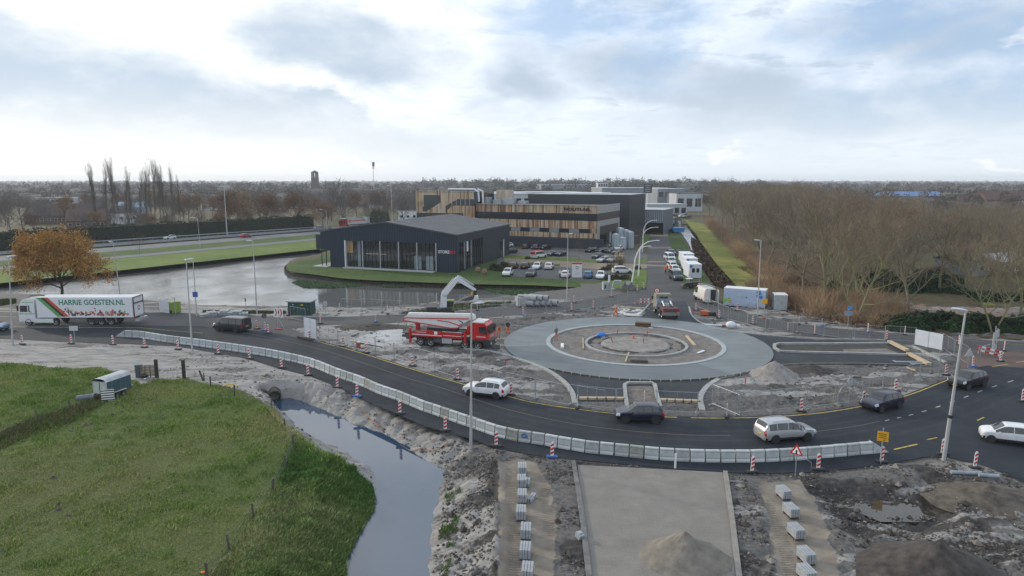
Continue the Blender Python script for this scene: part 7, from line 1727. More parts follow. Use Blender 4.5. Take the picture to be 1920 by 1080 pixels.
for i,(px,py,rz)in enumerate(((383,593,.7),(397,592,.6),(411,590,.4),(421,589,.2),(432,589,.0),(446,590,.1),(457,591,.3))):
 p=GZ(G(px,py));t=thing('slab_stack',ORD[i]+' from the left in the row of pale kerb slabs behind the minibus','slab stack',p,rz,'kerb slabs behind the minibus')
 for r in range(2+i%2):
  for k in range(3):bx_((k*.42-.42,0,.1+r*.22),(.36,1.5 if i != 4 else 2.0,.18),m=rot_(.12 if i<2 else 0,3,'Y')).build('slab',M_kerb_pale,t)
def pipe_mesh(L,ro,ri,n=18):
 mb=MB();V=[];F=[]
 for y in (0,L):
  for r in (ro,ri):
   for k in range(n):a=2*PI*k/n;V.append((r*cos(a),y,r*sin(a)))
 for k in range(n):
  j=(k+1)%n;F+=[(k,j,2*n+j,2*n+k),(n+k,3*n+k,3*n+j,n+j),(k,n+k,n+j,j),(2*n+k,2*n+j,3*n+j,3*n+k)]
 mb.add(V,F);return mb.mesh('pipe',M_concrete,40)
pm_=pipe_mesh(3.4,.46,.33);c=G(1001,575);k=0
for r,xs_ in ((0,(0,.95,1.9,2.85,3.9)),(1,(.48,1.42,2.38))):
 for x in xs_:
  o=new_ob('concrete_pipe',pm_);h=R(62);o.rotation_euler=(0,0,h);o.location=(c.x+x*cos(.05)+0,c.y+x*.12,.52+r*.82);link(o)
  tag(o,('lower' if r==0 else 'upper')+' row concrete pipe by the pond, '+ORD[k%5 if r==0 else k-5]+' from the left','concrete pipe','concrete pipes by the pond');k+=1
p=G(977,573);t=thing('concrete_block','grey concrete chamber cube left of the pipe stack','concrete chamber',p,.3);bx_((0,0,.75),(1.6,1.5,1.5)).build('chamber',M_concrete,t);MB().cyl((0,0,1.5),(0,0,1.6),.5,.5,14).build('cover',M_kerb_dark,t)
p=G(1140,544);t=thing('concrete_element','white angled concrete retaining element by the street corner','concrete element',p,.2);bx_((-.5,0,.8),(1.1,.9,1.5)).build('block',M_kerb_pale,t);bx_((.5,.1,.12),(1.6,.9,.24)).build('foot',M_kerb_pale,t);bx_((.25,.1,1.5),(.2,.9,2.6)).build('upright',M_kerb_pale,t);bx_((-.7,-.46,.75),(.3,.02,.7)).build('recess',M_blackplastic,t)
p=G(1158,543);t=thing('concrete_element','white portal shaped concrete element on the street corner grass','concrete element',p,-.1)
mb=MB();mb.slab([(-1.1,0,0),(-.75,0,1.6),(.75,0,1.6),(1.0,0,0),(.65,0,0),(.5,0,1.25),(-.5,0,1.25),(-.75,0,0)],(0,.9,0));mb.build('portal',M_kerb_pale,t);bx_((0,.45,1.65),(1.3,.8,.08)).build('top_edge',M_kerb_pale,t)
p=G(1178,543);t=thing('concrete_element','grey heap of stacked culvert pieces beside the nearest curved lamp','concrete element',p,0)
for x,y,z,w_ in ((-.6,0,.35,1.1),(.6,0,.35,1.1),(0,.1,1.05,1.4),(.2,.7,.5,2.2)):bx_((x,y,z),(w_,.9,.65),m=rot_(.1*x,3,'Z')).build('piece',mat('old_concrete',(.17,.17,.165),.9,var=.2,scale=2),t)
def plank(a,b,w,th,label,m=None,n=1,z=.12,name='timber_plank',lift0=0,lift1=0):
 A,B=G(*a),G(*b);A.z=z+lift0;B.z=z+lift1;t=MB();t.bar(tuple(A),tuple(B),w,th);o=t.build(name,m or M_wood_pale);return tag(o,label,'plank')
plank((1667,644),(1701,661),.5,.28,'pale formwork timber at the end of the east refuge',lift0=.15,lift1=.15);plank((1703,666),(1742,686),.55,.25,'pale formwork timber across the east approach below the refuge end',lift0=.1,lift1=.1);plank((1713,652),(1773,682),.35,.25,'long weathered timber edge right of the east approach',M_kerb)
plank((1287,632),(1303,650),.35,.12,'pale board lying right of the central island',z=.16);plank((1093,636),(1093.5,656),.14,.1,'thin upright board left of the central island',z=.14);plank((1179,663),(1172.5,681),.16,.1,'board bridging the sand below the central island',z=.16)
plank((1308,664),(1320,659.5),.3,.08,'short white board on the sand at the right of the ring',M_white,z=.14);plank((1238,592),(1244,578),.4,.1,'board leaning beside the dusty lorry',z=.2);plank((1054,648),(1054.5,655),.35,.25,'white tube end on the sand at the left of the ring',M_white,z=.2)
plank((1160,578),(1210,579.5),.3,.2,'formwork timber at the far edge of the screed patch',z=.15);plank((1153,592),(1160,579),.15,.12,'timber edge left of the screed patch',M_kerb);plank((1700,693),(1716,699),.12,.1,'yellowish batten lying inside the east fence corner',z=.25)
plank((660,632),(672,627),.3,.12,'dark plate edge lying on the white sand',M_wood_dark);plank((558,634),(590,640),.25,.22,'weathered beam under the leaning white panel',M_wood_dark,z=.2);plank((1216,618.5),(1224,619),.12,.1,'short white board at the top of the central island',M_white,z=.3);
for i,(a,b,lb)in enumerate((((1086,749),(1171,749.5),'plank stop row left of the south refuge'),((1236,752),(1312,755),'plank stop row right of the south refuge'))):
 A,B=G(*a),G(*b);t=thing('plank_row',lb,'plank row',A,math.atan2((B-A).y,(B-A).x));L=(B-A).length;n=5
 for k in range(n):bx_((L*(k+.5)/n,0,.12),(L/n-.05,.45,.22)).build('plank',M_wood_pale,t);bx_((L*(k+.9)/n,-.3,.15),(.08,.12,.3)).build('peg',M_wood_dark,t)
plank((1192,611),(1219.5,613),.9,.5,'brown stacked timber bundle on the far rim of the inner kerb',mat('brown_timber',(.10,.06,.03),.85,var=.3,scale=3,stretch=(1,5,1)),z=.3);plank((1182,679.5),(1215,681),.5,.3,'dark bundle of battens on the near rim of the inner kerb',M_wood_dark,z=.2)
for i,(px,py,lb)in enumerate(((1157,629,'red peg left on the island sand'),(1213,631,'taller red peg right on the island sand'),(1148.5,645,'short slanting red stick on the island sand'),(1206,646,'red stick at the lower right of the island sand'),(948,685,'red peg in the dug ground left of the slab'),(1397,722,'red peg at the foot of the grey heap'))):
 p=G(px,py);p.z=.2;t=thing('marker_peg',lb,'peg',p,0);t.rotation_euler=(0,-.3 if i in (2,)else .08,0);bx_((0,0,.25),(.09,.08,.6)).build('stake',M_red,t);bx_((0,0,.57),(.11,.1,.06)).build('tip',mat('peg_tip',(.5,.08,.05),.5),t)
p=G(1187,637);p.z=.25;t=thing('traffic_cone','small orange cone in the middle of the island sand','cone',p);MB().cyl((0,0,.05),(0,0,.5),.13,.03,12).build('cone',mat('cone_orange',(.65,.11,.02),.5),t);bx_((0,0,.03),(.4,.4,.06)).build('base',MATS['cone_orange'],t)
p=G(1127.5,635);p.z=.4;t=thing('tarpaulin','bright blue tarpaulin bundle at the left of the island','tarpaulin',p,.2);MB().ball((0,0,.1),.55,12,8,(1.15,.9,.62)).build('bundle',mat('tarp_blue',(.01,.16,.55),.45,var=.15,scale=4,bump=.6),t,60);bx_((.1,-.3,-.2),(.4,.4,.4)).build('block',M_concrete,t)
p=G(1374,616);p.z=.1;t=thing('bulk_bag','crumpled white bulk bag on the ground north-east of the slab','bag',p,.2);MB().ball((-.3,0,.45),.6,12,8,(1.2,1,.85)).build('bag',mat('bag_white',(.62,.64,.68),.6,var=.06,bump=.8,bscale=4),t,60);MB().ball((.75,0,.25),.35,10,7,(1.1,1,.8)).build('bag_fold',MATS['bag_white'],t,60)
p=G(1345,612);p.z=.08;t=thing('sheet_roll','pale blue sheet and maroon roll lying left of the white bag','sheet',p,-.25);bx_((0,0,.08),(3.4,.6,.12)).build('sheet',mat('pale_blue_sheet',(.42,.48,.54),.6),t);MB().cyl((.6,-.35,.12),(1.8,-.4,.12),.14).build('roll',mat('roll_maroon',(.16,.06,.05),.7),t)
p=G(1325,592);p.z=.05;t=thing('plate_compactor','orange and black compactor machine lying by the east kerb','compactor',p,-.2);bx_((-.3,0,.4),(1.2,.8,.55)).build('housing',mat('machine_orange',(.50,.10,.03),.5),t);bx_((.6,0,.3),(1.0,.8,.5)).build('engine',M_blackplastic,t);MB().cyl((1.1,-.4,.3),(1.1,.4,.3),.28).build('drum',M_black,t);MB().tube([(-.8,0,.5),(-1.5,0,.6),(-1.9,0,.4)],.07,6).build('handle',M_red,t)
p=G(672,652);t=thing('red_box','small orange red crate beside the fence at the yellow line','crate',p,.1);bx_((0,0,.35),(.5,.45,.65)).build('crate',mat('crate_red',(.35,.07,.03),.6),t);bx_((.1,0,.72),(.3,.3,.1)).build('lid',M_white,t)
p=GZ(G(1087,1010));t=thing('stone_block','loose white concrete block beside the left paved road kerb','block',(p.x,p.y,p.z+.05),.5);bx_((0,0,.15),(.34,.42,.3),m=rot_(.3,3,'X')).build('block',M_kerb_pale,t);bx_((0,-.02,.32),(.2,.2,.06)).build('chip',M_kerb_pale,t)
for i,(px,py,rz,L)in enumerate(((1810,892,-.1,1.9),(1853,899,-.2,1.2))):p=GZ(G(px,py));t=thing('duct_pipe',('longer' if i==0 else 'shorter')+' pale grey duct half lying on the soil right','duct',(p.x,p.y,p.z+.1),rz);MB().cyl((-L/2,0,0),(L/2,0,0),.13,.13,10).build('tube',mat('duct_grey',(.27,.31,.36),.5),t);MB().cyl((L/2-.05,0,0),(L/2+.03,0,0),.16,.16,10).build('collar',MATS['duct_grey'],t)
for i,(px,py,rz,L)in enumerate(((1700,679,-.05,2.8),(1725,682,.0,2.2))):p=GZ(G(px,py));t=thing('metal_sheet',('left' if i==0 else 'right')+' of two grey blue sheets lying inside the east fence corner','sheet',(p.x,p.y,max(p.z,0)+.08),rz);bx_((0,0,0),(L,.8,.05)).build('sheet',mat('sheet_steelblue',(.2,.25,.31),.5),t);bx_((0,.2,.05),(L*.8,.1,.04)).build('batten',M_wood_dark,t)
p=GZ(G(708,591));
def heap(name,label,px,Y,r,h,m,seed,sx=1.0,sharp=1.0,z0=-.05):
 p=GY(px,Y);g=GZ(p);t=disc_relief(name,Vector((p.x,p.y,0)),r,max(g.z,-.1)+z0,lambda x,y,rr:0,m,72,34);me=t.data;co=np.empty(len(me.vertices)*3,np.float32);me.vertices.foreach_get('co',co);co=co.reshape(-1,3)
 x,y=co[:,0]-p.x,co[:,1]-p.y;rr=np.hypot(x,y)/r;nn=fbm(x*.9+seed,y*.9+seed,5);n2=fbm(x*3+seed,y*3,4);rw=rr*(1+(nn-.5)*.5)
 zz=h*np.clip(1-rw ** sharp,0,1)** 1.05+np.clip(1-rr,0,1)** .5*((nn-.5)*.35*h+(n2-.5)*.22);co[:,2]+=zz-rr*.12;co[:,0]=p.x+x*sx;me.vertices.foreach_set('co',co.ravel());me.update();return tag(t,label,'heap')
M_heap_tan=mat('heap_tan_sand',(.175,.158,.132),.95,var=.2,scale=1.5,bump=.8,bscale=6,dirt=((.125,.11,.092),1.2,.55));M_heap_dark=mat('heap_dark_soil',(.052,.045,.04),.95,var=.35,scale=1.8,bump=.9,bscale=6,dirt=((.11,.095,.08),.9,.6))
heap('sand_heap','steep tan sand heap on the paved road in the foreground',1282,34.0,2.75,1.55,M_heap_tan,3,1.0,.9)
heap('soil_heap','big dark soil heap in the lower right corner',1755,32.3,4.2,2.1,M_heap_dark,8,1.1,.9)
heap('sand_heap','grey sand heap inside the east fence beside the slab',1452,69.0,2.7,1.55,mat('heap_grey_sand',(.23,.215,.20),.95,var=.2,scale=1.5,bump=.8,bscale=6,dirt=((.15,.14,.13),1.2,.55)),14,1.0,.95)
heap('soil_heap','low dark soil mound right of the grey sand heap',1520,70.5,2.6,.8,M_heap_dark,24,1.3,1.0)
heap('soil_heap','low mound of dark earth between white slab and pond road',700,92.5,3.4,.6,M_heap_dark,31,2.2,1.1)
heap('soil_heap','brown earth mound under the warning pit at the right',1850,41,3.0,.9,mat('heap_brown',(.09,.075,.06),.95,var=.35,scale=1.5,bump=.9,bscale=6),37,1.3,1.0)
# ---------------------------------------------------------------- meadow things
p=GZ(G(213,742));t=thing('horse_trailer','old blue-green horse trailer with pale roof parked in the meadow','horse trailer',p,1.3);t.scale=(.85,)*3
M_teal=mat('trailer_teal',(.045,.085,.11),.6,var=.15,scale=1.5,stretch=(1,1,.3),dirt=((.10,.12,.12),1.5,.6));M_tgrey=mat('trailer_roof',(.36,.39,.40),.6,var=.15,scale=1,dirt=((.2,.21,.2),1.5,.55))
L,W_,H_=3.3,1.75,1.75;z0=.55
for s in (1,-1):
 bx_((0,s*W_/2,z0+.75),(L,.06,1.5)).build('side_wall',M_teal,t);mb=MB()
 for k in range(9):mb.box((-L/2+.2+k*.36,s*(W_/2+.04),z0+.75),(.06,.04,1.45))
 o=mb.build('side_rib',M_teal,t);o['kind']='stuff'
 bx_((-.1,s*(W_/2+.12),.72),(1.75,.26,.08)).build('mudguard',M_tgrey,t)
 for x in (-.5,.35):add_wheel(t,x,s*(W_/2+.1),.30,.2)
bx_((0,0,z0),(L,W_,.08)).build('floor',M_wood_dark,t);bx_((L/2,0,z0+.8),(.06,W_,1.6)).build('front_wall',M_teal,t)
mb=MB();arch=[(y,z0+1.5+.38*math.sqrt(max(0,1-(y/(W_/2+.06))** 2))** .7)for y in np.linspace(-W_/2-.06,W_/2+.06,11)];V=[(x,y,z)for x in (-L/2-.12,L/2+.1)for y,z in arch];mb.add(V,[(i,i+1,12+i,11+i)for i in range(10)]);mb.build('roof',M_tgrey,t,50)
for s in (.42,-.42):d=bx_((-L/2-.03,s,z0+.78),(.05,.72,1.25)).build('rear_door',mat('door_cream',(.42,.46,.42),.6,var=.1),t)
bx_((-L/2-.02,0,z0+1.47),(.08,W_,.14)).build('lintel',M_tgrey,t)
for s in (1,-1):bx_((-L/2,s*W_/2,z0+.75),(.1,.1,1.5)).build('corner_post',M_tgrey,t)
MB().bar((L/2,0,z0),(L/2+1.1,0,z0-.1),.1).build('drawbar',M_steel,t)
rm=thing('ramp_gate','black and white striped board leaning at the horse trailer rear','board',GZ(G(203,752))+Vector((0,0,.02)),.35)
bx_((0,0,.55),(1.05,.06,1.1)).build('board',M_white,rm)
for k in range(5):bx_((0,-.035,.12+k*.22),(1.05,.012,.10)).build('stripe',M_blackplastic,rm)
GP=mat('gate_post_timber',(.035,.028,.024),.9,var=.3)
for i,(px,py)in enumerate(((294.5,708),(345.5,710))):p=GZ(G(px,py));t=thing('gate_post',('left' if i==0 else 'right')+' thick dark timber gate post at the meadow entrance','gate post',p,.1);bx_((0,0,.9),(.28,.28,2.0)).build('timber',GP,t);bx_((0,0,1.92),(.30,.30,.05)).build('cap',M_wood_dark,t)
A,B=GZ(G(263,709)),GZ(G(293,708));t=thing('hurdle','woven wattle hurdle between the horse trailer and the left gate post','hurdle',A,math.atan2((B-A).y,(B-A).x));L=(B-A).length
for k in range(9):bx_((L/2,.02*(-1)** k,.25+k*.13),(L,.05,.10)).build('slat',mat('wattle',(.22,.18,.145),.9,var=.3,scale=4),t)
for k in range(4):bx_((L*(k+.1)/3.2,0,.65),(.06,.12,1.35)).build('stake',M_wood_dark,t)
p=GZ(G(262,708));t=thing('blue_sheet','slate blue sheet leaning at the left end of the wattle hurdle','sheet',p,.3);bx_((0,0,.65),(.75,.12,1.4),m=rot_(.15,3,'X')).build('sheet',mat('slate_sheet',(.08,.11,.14),.6),t);MB().ball((.5,-.2,.2),.35,10,7,(1.2,1,.7)).build('bundle',M_blackplastic,t,60)
A,B=GZ(G(297,707)),GZ(G(343,711));t=thing('gate','low wire gate between the two dark gate posts','gate',A,math.atan2((B-A).y,(B-A).x));L=(B-A).length
for z in (.25,.6,.95):MB().cyl((0,0,z),(L,0,z),.015,n=5).build('rail',M_steel,t)
for k in range(1,5):MB().cyl((L*k/5,0,.2),(L*k/5,0,1.0),.012,n=5).build('bar',M_steel,t)
WIRES=[]
def wire_fence(label,pts,hgt=1.05):
 P=[GZ(G(x,y))for x,y in pts];t=thing('wire_fence',label,'fence',P[0])
 for q in P:q-=P[0]*0
 for k,q in enumerate(P):
  l=q-P[0];rs_=random.Random(k*7+len(pts));MB().bar(tuple(l+Vector((0,0,-.2))),tuple(l+Vector((rs_.uniform(-.12,.12),rs_.uniform(-.08,.08),hgt))),.11).build('post',M_wood_dark,t)
 mb=MB()
 for a,b in zip(P,P[1:]):
  a_,b_=a-P[0],b-P[0];n=max(2,int((b_-a_).length/.35))
  for z in (.2,.45,.7,.98):mb.bar(tuple(a_+Vector((0,0,z))),tuple(b_+Vector((0,0,z))),.008)
  for k in range(1,n):q=a_.lerp(b_,k/n);mb.bar(tuple(q+Vector((0,0,.15))),tuple(q+Vector((0,0,1.0))),.006)
 o=mb.build('wire_mesh',mat('rusty_wire',(.16,.15,.14),.7),t);o['kind']='stuff'
wire_fence('sagging stock wire fence between the meadow and the ditch',[(395,725),(440,743),(509,772),(536,796),(549,836),(536,878),(511,926),(475,975),(431,1034),(390,1090)])
wire_fence('short post and wire fence in the rough strip left of the horse trailer',[(-30,830),(69,793),(132,770),(196,745)])
p=GZ(G(381,714));t=thing('leaning_post','grey post leaning at the right of the gate','post',p,0);t.rotation_euler=(0,-.3,0);bx_((0,0,.5),(.14,.12,1.2)).build('timber',M_wood_dark,t);bx_((.2,0,.3),(.08,.1,.9),m=rot_(.3,3,'Y')).build('strut',M_wood_dark,t)
p=GZ(G(429,729));t=thing('drain_hose','bright yellow drain hose arching out of the meadow edge','hose',p,-.1);MB().tube([(-.75,0,-.1),(-.5,0,.22),(0,0,.38),(.5,0,.36),(.85,0,.15)],.06,8).build('hose',mat('hose_yellow',(.62,.42,.03),.5),t,60);MB().cyl((.85,0,.15),(.95,0,.08),.07).build('end',M_black,t)
p=GZ(G(160,749));t=thing('water_tub','bluish grey tub lying in the rough strip left of the trailer','tub',p,.3);MB().cyl((-.7,0,.2),(.7,0,.25),.26,.3,12).build('tub',mat('tub_grey',(.13,.16,.19),.6),t);MB().cyl((.7,0,.25),(.74,0,.25),.32,.32,12).build('rim',M_steel,t)
for i,(px,py,lb,m)in enumerate(((272,711,'white plastic bag on the grass by the hurdle',M_white),(398,718,'small white litter scrap near the leaning post',M_white),(477,972,'pale blue scrap at the foot of a meadow fence post',mat('scrap_blue',(.25,.45,.62),.5)),(381,1075,'orange scrap in the grass at the bottom edge',mat('scrap_orange',(.6,.14,.02),.5)))):
 p=GZ(G(px,py));o=MB().ball((0,0,.06),.13,8,5,(1,.8,.5)).build('litter_scrap',m);o.location=p;tag(o,lb,'litter')
for i,(px,py)in enumerate(((493,746),(517,746))):
 p=G(px,py+4,DITCH_Z+.1);me=pipe_mesh(3.0,.62,.52,22);o=new_ob('culvert_pipe',me);o.location=(p.x,p.y-.2,DITCH_Z+.50);o.rotation_euler=(0,0,.36);link(o);tag(o,('left' if i==0 else 'right')+' of two dark culvert pipes opening into the ditch','culvert pipe')
 m_=mat('culvert_dark',(.06,.055,.05),.9,var=.3);me.materials.clear();me.materials.append(m_)
 MB().cyl((0,1.6,0),(0,1.7,0),.52,.52,22).build('dark_end',M_black,o)
# ---------------------------------------------------------------- orange cable on the ditch bank
for pts,lb in (([(838,816),(815,822),(790,815),(770,812),(748,800)],'thin orange cable on the ditch bank below the tall lamp'),([(676,752),(690,762),(702,770),(715,778)],'thin orange cable on the ditch bank under the beacons')):
 P=[GZ(G(*q))for q in pts];q=smooth_line([tuple(v)for v in P],4);o=MB().tube([(v.x,v.y,v.z+.06)for v in q],.025,5).build('cable',mat('cable_orange',(.42,.17,.06),.6));tag(o,lb,'cable')
# ---------------------------------------------------------------- people
M_hivis=mat('hivis_orange',(.70,.14,.03),.7,var=.06);M_skin=mat('skin',(.42,.25,.18),.6,var=.04);M_cloth=mat('dark_clothes',(.03,.032,.038),.85,var=.15);M_grey_cl=mat('grey_jacket',(.13,.135,.14),.85);M_refl=mat('reflective_band',(.55,.56,.52),.4);M_hair=mat('hair',(.04,.028,.02),.8)
def person(label,p,rz,pose='stand',top=None,legs=None,cat='person',helmet=None):
 top=top or M_hivis;legs=legs or M_hivis;t=thing('person',label,cat,p,rz);V=[];E=[];Rr=[]
 def add(v,r,par=None):
  V.append(Vector(v));Rr.append(r)
  if par is not None:E.append((par,len(V)-1))
  return len(V)-1
 lean={'stand':0,'bend':.45,'walk':.1}[pose];st={'stand':.10,'bend':.16,'walk':.28}[pose]
 pel=add((0,0,.95),.16);ch=add((lean*.5,0,1.25),.175,pel);sh=add((lean*.85,0,1.44),.15,ch);nk=add((lean*1.0,0,1.53),.065,sh);hd=add((lean*1.12+.02,0,1.64),.095,nk);tp=add((lean*1.16+.01,0,1.73),.085,hd);add((lean*1.12+.115,0,1.63),.018,hd)
 for s in (1,-1):
  hp=add((0,s*.1,.88),.12,pel);kn=add((s*st*.5+lean*.1,s*.12,.49),.085,hp);an=add((s*st-.02,s*.12,.10),.055,kn);add((s*st+.14,s*.13,.045),.045,an)
  so=add((lean*.85,s*.21,1.42),.085,sh);el=add((lean*.95+(.12 if s>0 else .02)+lean*.2,s*.27,1.14-lean*.1),.055,so);wr=add((lean*1.1+.26*(1 if pose != 'stand' or s>0 else .3),s*.22,.96-lean*.2),.036,el);pa=add((V[wr].x+.04,s*.215,V[wr].z-.07),.036,wr)
  for k in range(4):a=add((V[pa].x+.02,s*(.19+.017*k),V[pa].z-.05-.008*(k in (1,2))),.010,pa);add((V[a].x+.008,V[a].y,V[a].z-.03),.009,a)
  a=add((V[pa].x+.045,s*.19,V[pa].z-.01),.011,pa);add((V[a].x+.01,V[a].y,V[a].z-.03),.010,a)
 me=bpy.data.meshes.new('body');me.from_pydata([tuple(v)for v in V],E,[]);o=new_ob('body',me);link(o,None)
 m=o.modifiers.new('skin','SKIN');m.use_smooth_shade=True;sv=me.skin_vertices[0].data
 for i,r in enumerate(Rr):sv[i].radius=(r,r*(.8 if i in (0,1,2)else 1))
 sv[0].use_root=True;o.modifiers.new('sub','SUBSURF').levels=1;dg=bpy.context.evaluated_depsgraph_get();bpy.context.view_layer.update();me2=bpy.data.meshes.new_from_object(o.evaluated_get(dg));bpy.data.objects.remove(o)
 me2.name='body';me2.materials.clear()
 for q in (top,legs,M_skin,M_cloth,M_hair):me2.materials.append(q)
 for f in me2.polygons:
  c=f.center;k=0 if c.z>.92 else 1
  if c.z<.16:k=3
  if c.z>1.56:k=2
  if c.z>1.69 or (c.z>1.58 and c.x<lean*1.1-.02):k=4
  if c.z<1.0 and abs(c.y)>.17 and c.z>.72:k=2
  f.material_index=k;f.use_smooth=True
 b=new_ob('body',me2);link(b,t)
 if helmet:MB().ball((lean*1.14+.01,0,1.74),.125,12,8,(1.1,.95,.75)).build('helmet',helmet,t,60)
 return t
M_helm=mat('helmet_white',(.65,.65,.62),.4);
person('worker in grey jacket and orange trousers at the inner kerb of the ring',G(1043,639)+Vector((0,0,.12)),2.6,'stand',M_grey_cl,M_hivis)
person('worker in orange bending beside the white screed patch',G(1154,594)+Vector((0,0,.05)),-.4,'walk',M_hivis,M_hivis)
person('worker in orange with dark cap left of the pair by the pump lorry',G(934,634)+Vector((0,0,.03)),-1.2,'bend',M_hivis,M_hivis);person('worker in dark jacket and orange trousers right of the pair by the pump lorry',G(952,626)+Vector((0,0,.03)),-.8,'stand',M_cloth,M_hivis)
person('worker in orange vest bending at the rear of the dusty lorry',G(1243,597)+Vector((0,0,.05)),.3,'bend',M_hivis,M_cloth)
person('left of two people in orange jackets walking on the street',G(1248,513.5)+Vector((0,0,.03)),-1.9,'walk',M_hivis,M_cloth);person('right of two people in orange jackets walking on the street',G(1257,511)+Vector((0,0,.03)),-1.4,'walk',M_hivis,M_cloth)
person('person in pale top and dark trousers beside the white hatchback',G(1050,521.5)+Vector((0,0,.06)),-1.5,'stand',M_refl,M_cloth)
# ---------------------------------------------------------------- vegetation
M_leafc=attr_mat('leaf_tint',.85,spec=.2);M_barkc=attr_mat('bark_tint',.9,spec=.15)
rg=np.random.RandomState(4)
def leaf_cloud(P,size,cols,seed=0,up=0.0,aspect=1.6,flat=1.0):
 """one small four-sided leaf clump per point"""
 r=np.random.RandomState(seed);n=len(P);a=r.normal(size=(n,3));a[:,2]=a[:,2]*flat+up;a /= np.linalg.norm(a,axis=1)[:,None];b=np.cross(a,r.normal(size=(n,3)));b /= np.linalg.norm(b,axis=1)[:,None];c=np.cross(a,b)
 s=(np.asarray(size)*r.uniform(.6,1.3,n))[:,None];V=np.stack([P-b*s*aspect*.5,P-c*s*.42,P+b*s*aspect*.5,P+c*s*.42],1).reshape(-1,3)
 C=np.asarray(cols)[r.randint(0,len(cols),n)]*r.uniform(.75,1.25,(n,1));return V,np.arange(4*n).reshape(-1,4),np.repeat(C,4,0)
def tubes(segs,sides=4):
 """tapered tubes from (a, b, r0, r1) rows"""
 A=np.array([s[0]for s in segs],float);B=np.array([s[1]for s in segs],float);r0=np.array([s[2]for s in segs]);r1=np.array([s[3]for s in segs]);d=B-A;d /= np.linalg.norm(d,axis=1)[:,None]+1e-9
 h=np.where(np.abs(d[:,2:3])>.9,np.array([[1.,0,0]]),np.array([[0,0,1.]]));u=np.cross(d,h);u /= np.linalg.norm(u,axis=1)[:,None];w=np.cross(d,u);n=len(segs);V=np.zeros((n,2*sides,3))
 for k in range(sides):
  t=2*PI*k/sides;e=cos(t)*u+sin(t)*w;V[:,k]=A+e*r0[:,None];V[:,sides+k]=B+e*r1[:,None]
 base=np.arange(n)[:,None]*2*sides;F=np.concatenate([base+np.array([[k,(k+1)%sides,sides+(k+1)%sides,sides+k]])for k in range(sides)],0);return V.reshape(-1,3),F
def ribbons(segs,seed=0):
 r=np.random.RandomState(seed);A=np.array([s[0]for s in segs],float);B=np.array([s[1]for s in segs],float);w=np.array([s[2]for s in segs]);d=B-A;u=np.cross(d,r.normal(size=d.shape));u /= np.linalg.norm(u,axis=1)[:,None]+1e-9;V=np.stack([A-u*w[:,None],A+u*w[:,None],B+u*w[:,None]*.45,B-u*w[:,None]*.45],1).reshape(-1,3);return V,np.arange(4*len(segs)).reshape(-1,4)
def grow(seed,h,spread=.5,form='round',trunk=.22,r0=.26,levels=4,kids=(7,6,5,5),twig=.022,droop=0.0,multi=1):
 """limbs and twigs of one tree by repeated forking"""
 r=np.random.RandomState(seed);limbs=[];twigs=[];tips=[]
 def branch(p,d,L,rad,lev):
  q=p;dd=d/np.linalg.norm(d);n=4 if lev<2 else 3;pts=[p]
  for i in range(n):
   dd=dd+r.normal(size=3)*(.10 if lev==0 else .17)+np.array([0,0,.10 if form != 'column' else .22])*(lev>0);dd /= np.linalg.norm(dd);q2=q+dd*L/n;ra=rad*(1-.62*i/n);rb=rad*(1-.62*(i+1)/n)
   (limbs if lev<3 else twigs).append((q,q2,ra,rb)if lev<3 else (q,q2,max(rb,twig)));q=q2;pts.append(q)
  if lev>=levels-1:tips.append(q);return
  k=kids[lev]
  for i in range(k):
   f=(trunk+(1-trunk)*(i+r.uniform(.2,1))/k)if lev==0 else r.uniform(.25,1.0);j=min(int(f*n),n-1);o=pts[j]+(pts[j+1]-pts[j])*(f*n-j);az=i*2.4+r.uniform(-.5,.5);ax=dd if lev else np.array([0,0,1.])
   s=np.cross(ax,np.array([cos(az),sin(az),.01]));s /= np.linalg.norm(s);ang={'round':.62+.5*(1-f),'column':.22,'wide':1.0+.25*(1-f)}[form]*r.uniform(.75,1.2)if lev==0 else r.uniform(.35,.85)*(.5 if form=='column' else 1)
   nd=ax*cos(ang)+s*sin(ang);nd[2]-=droop*lev;Lc=L*({'round':.62-.26*max(0,f-.3),'column':.30-.1*f,'wide':.66-.3*max(0,f-.35)}[form]if lev==0 else r.uniform(.42,.66));branch(o,nd,Lc,rad*.45*(1.15-.4*f),lev+1)
 for m in range(multi):
  a=m*2*PI/max(multi,1);branch(np.array([.25*cos(a)*(multi>1),.25*sin(a)*(multi>1),-.1]),np.array([.22*cos(a)*(multi>1),.22*sin(a)*(multi>1),1.0]),h*(.86 if form != 'column' else .95),r0/math.sqrt(multi),0)
 return limbs,twigs,tips
def level(h,*ms):
 top=max(max(v.co.z for v in m.vertices)for m in ms)
 for m in ms:
  c=np.empty(len(m.vertices)*3,np.float32);m.vertices.foreach_get('co',c);c*=h/top;m.vertices.foreach_set('co',c);m.update()
 return ms
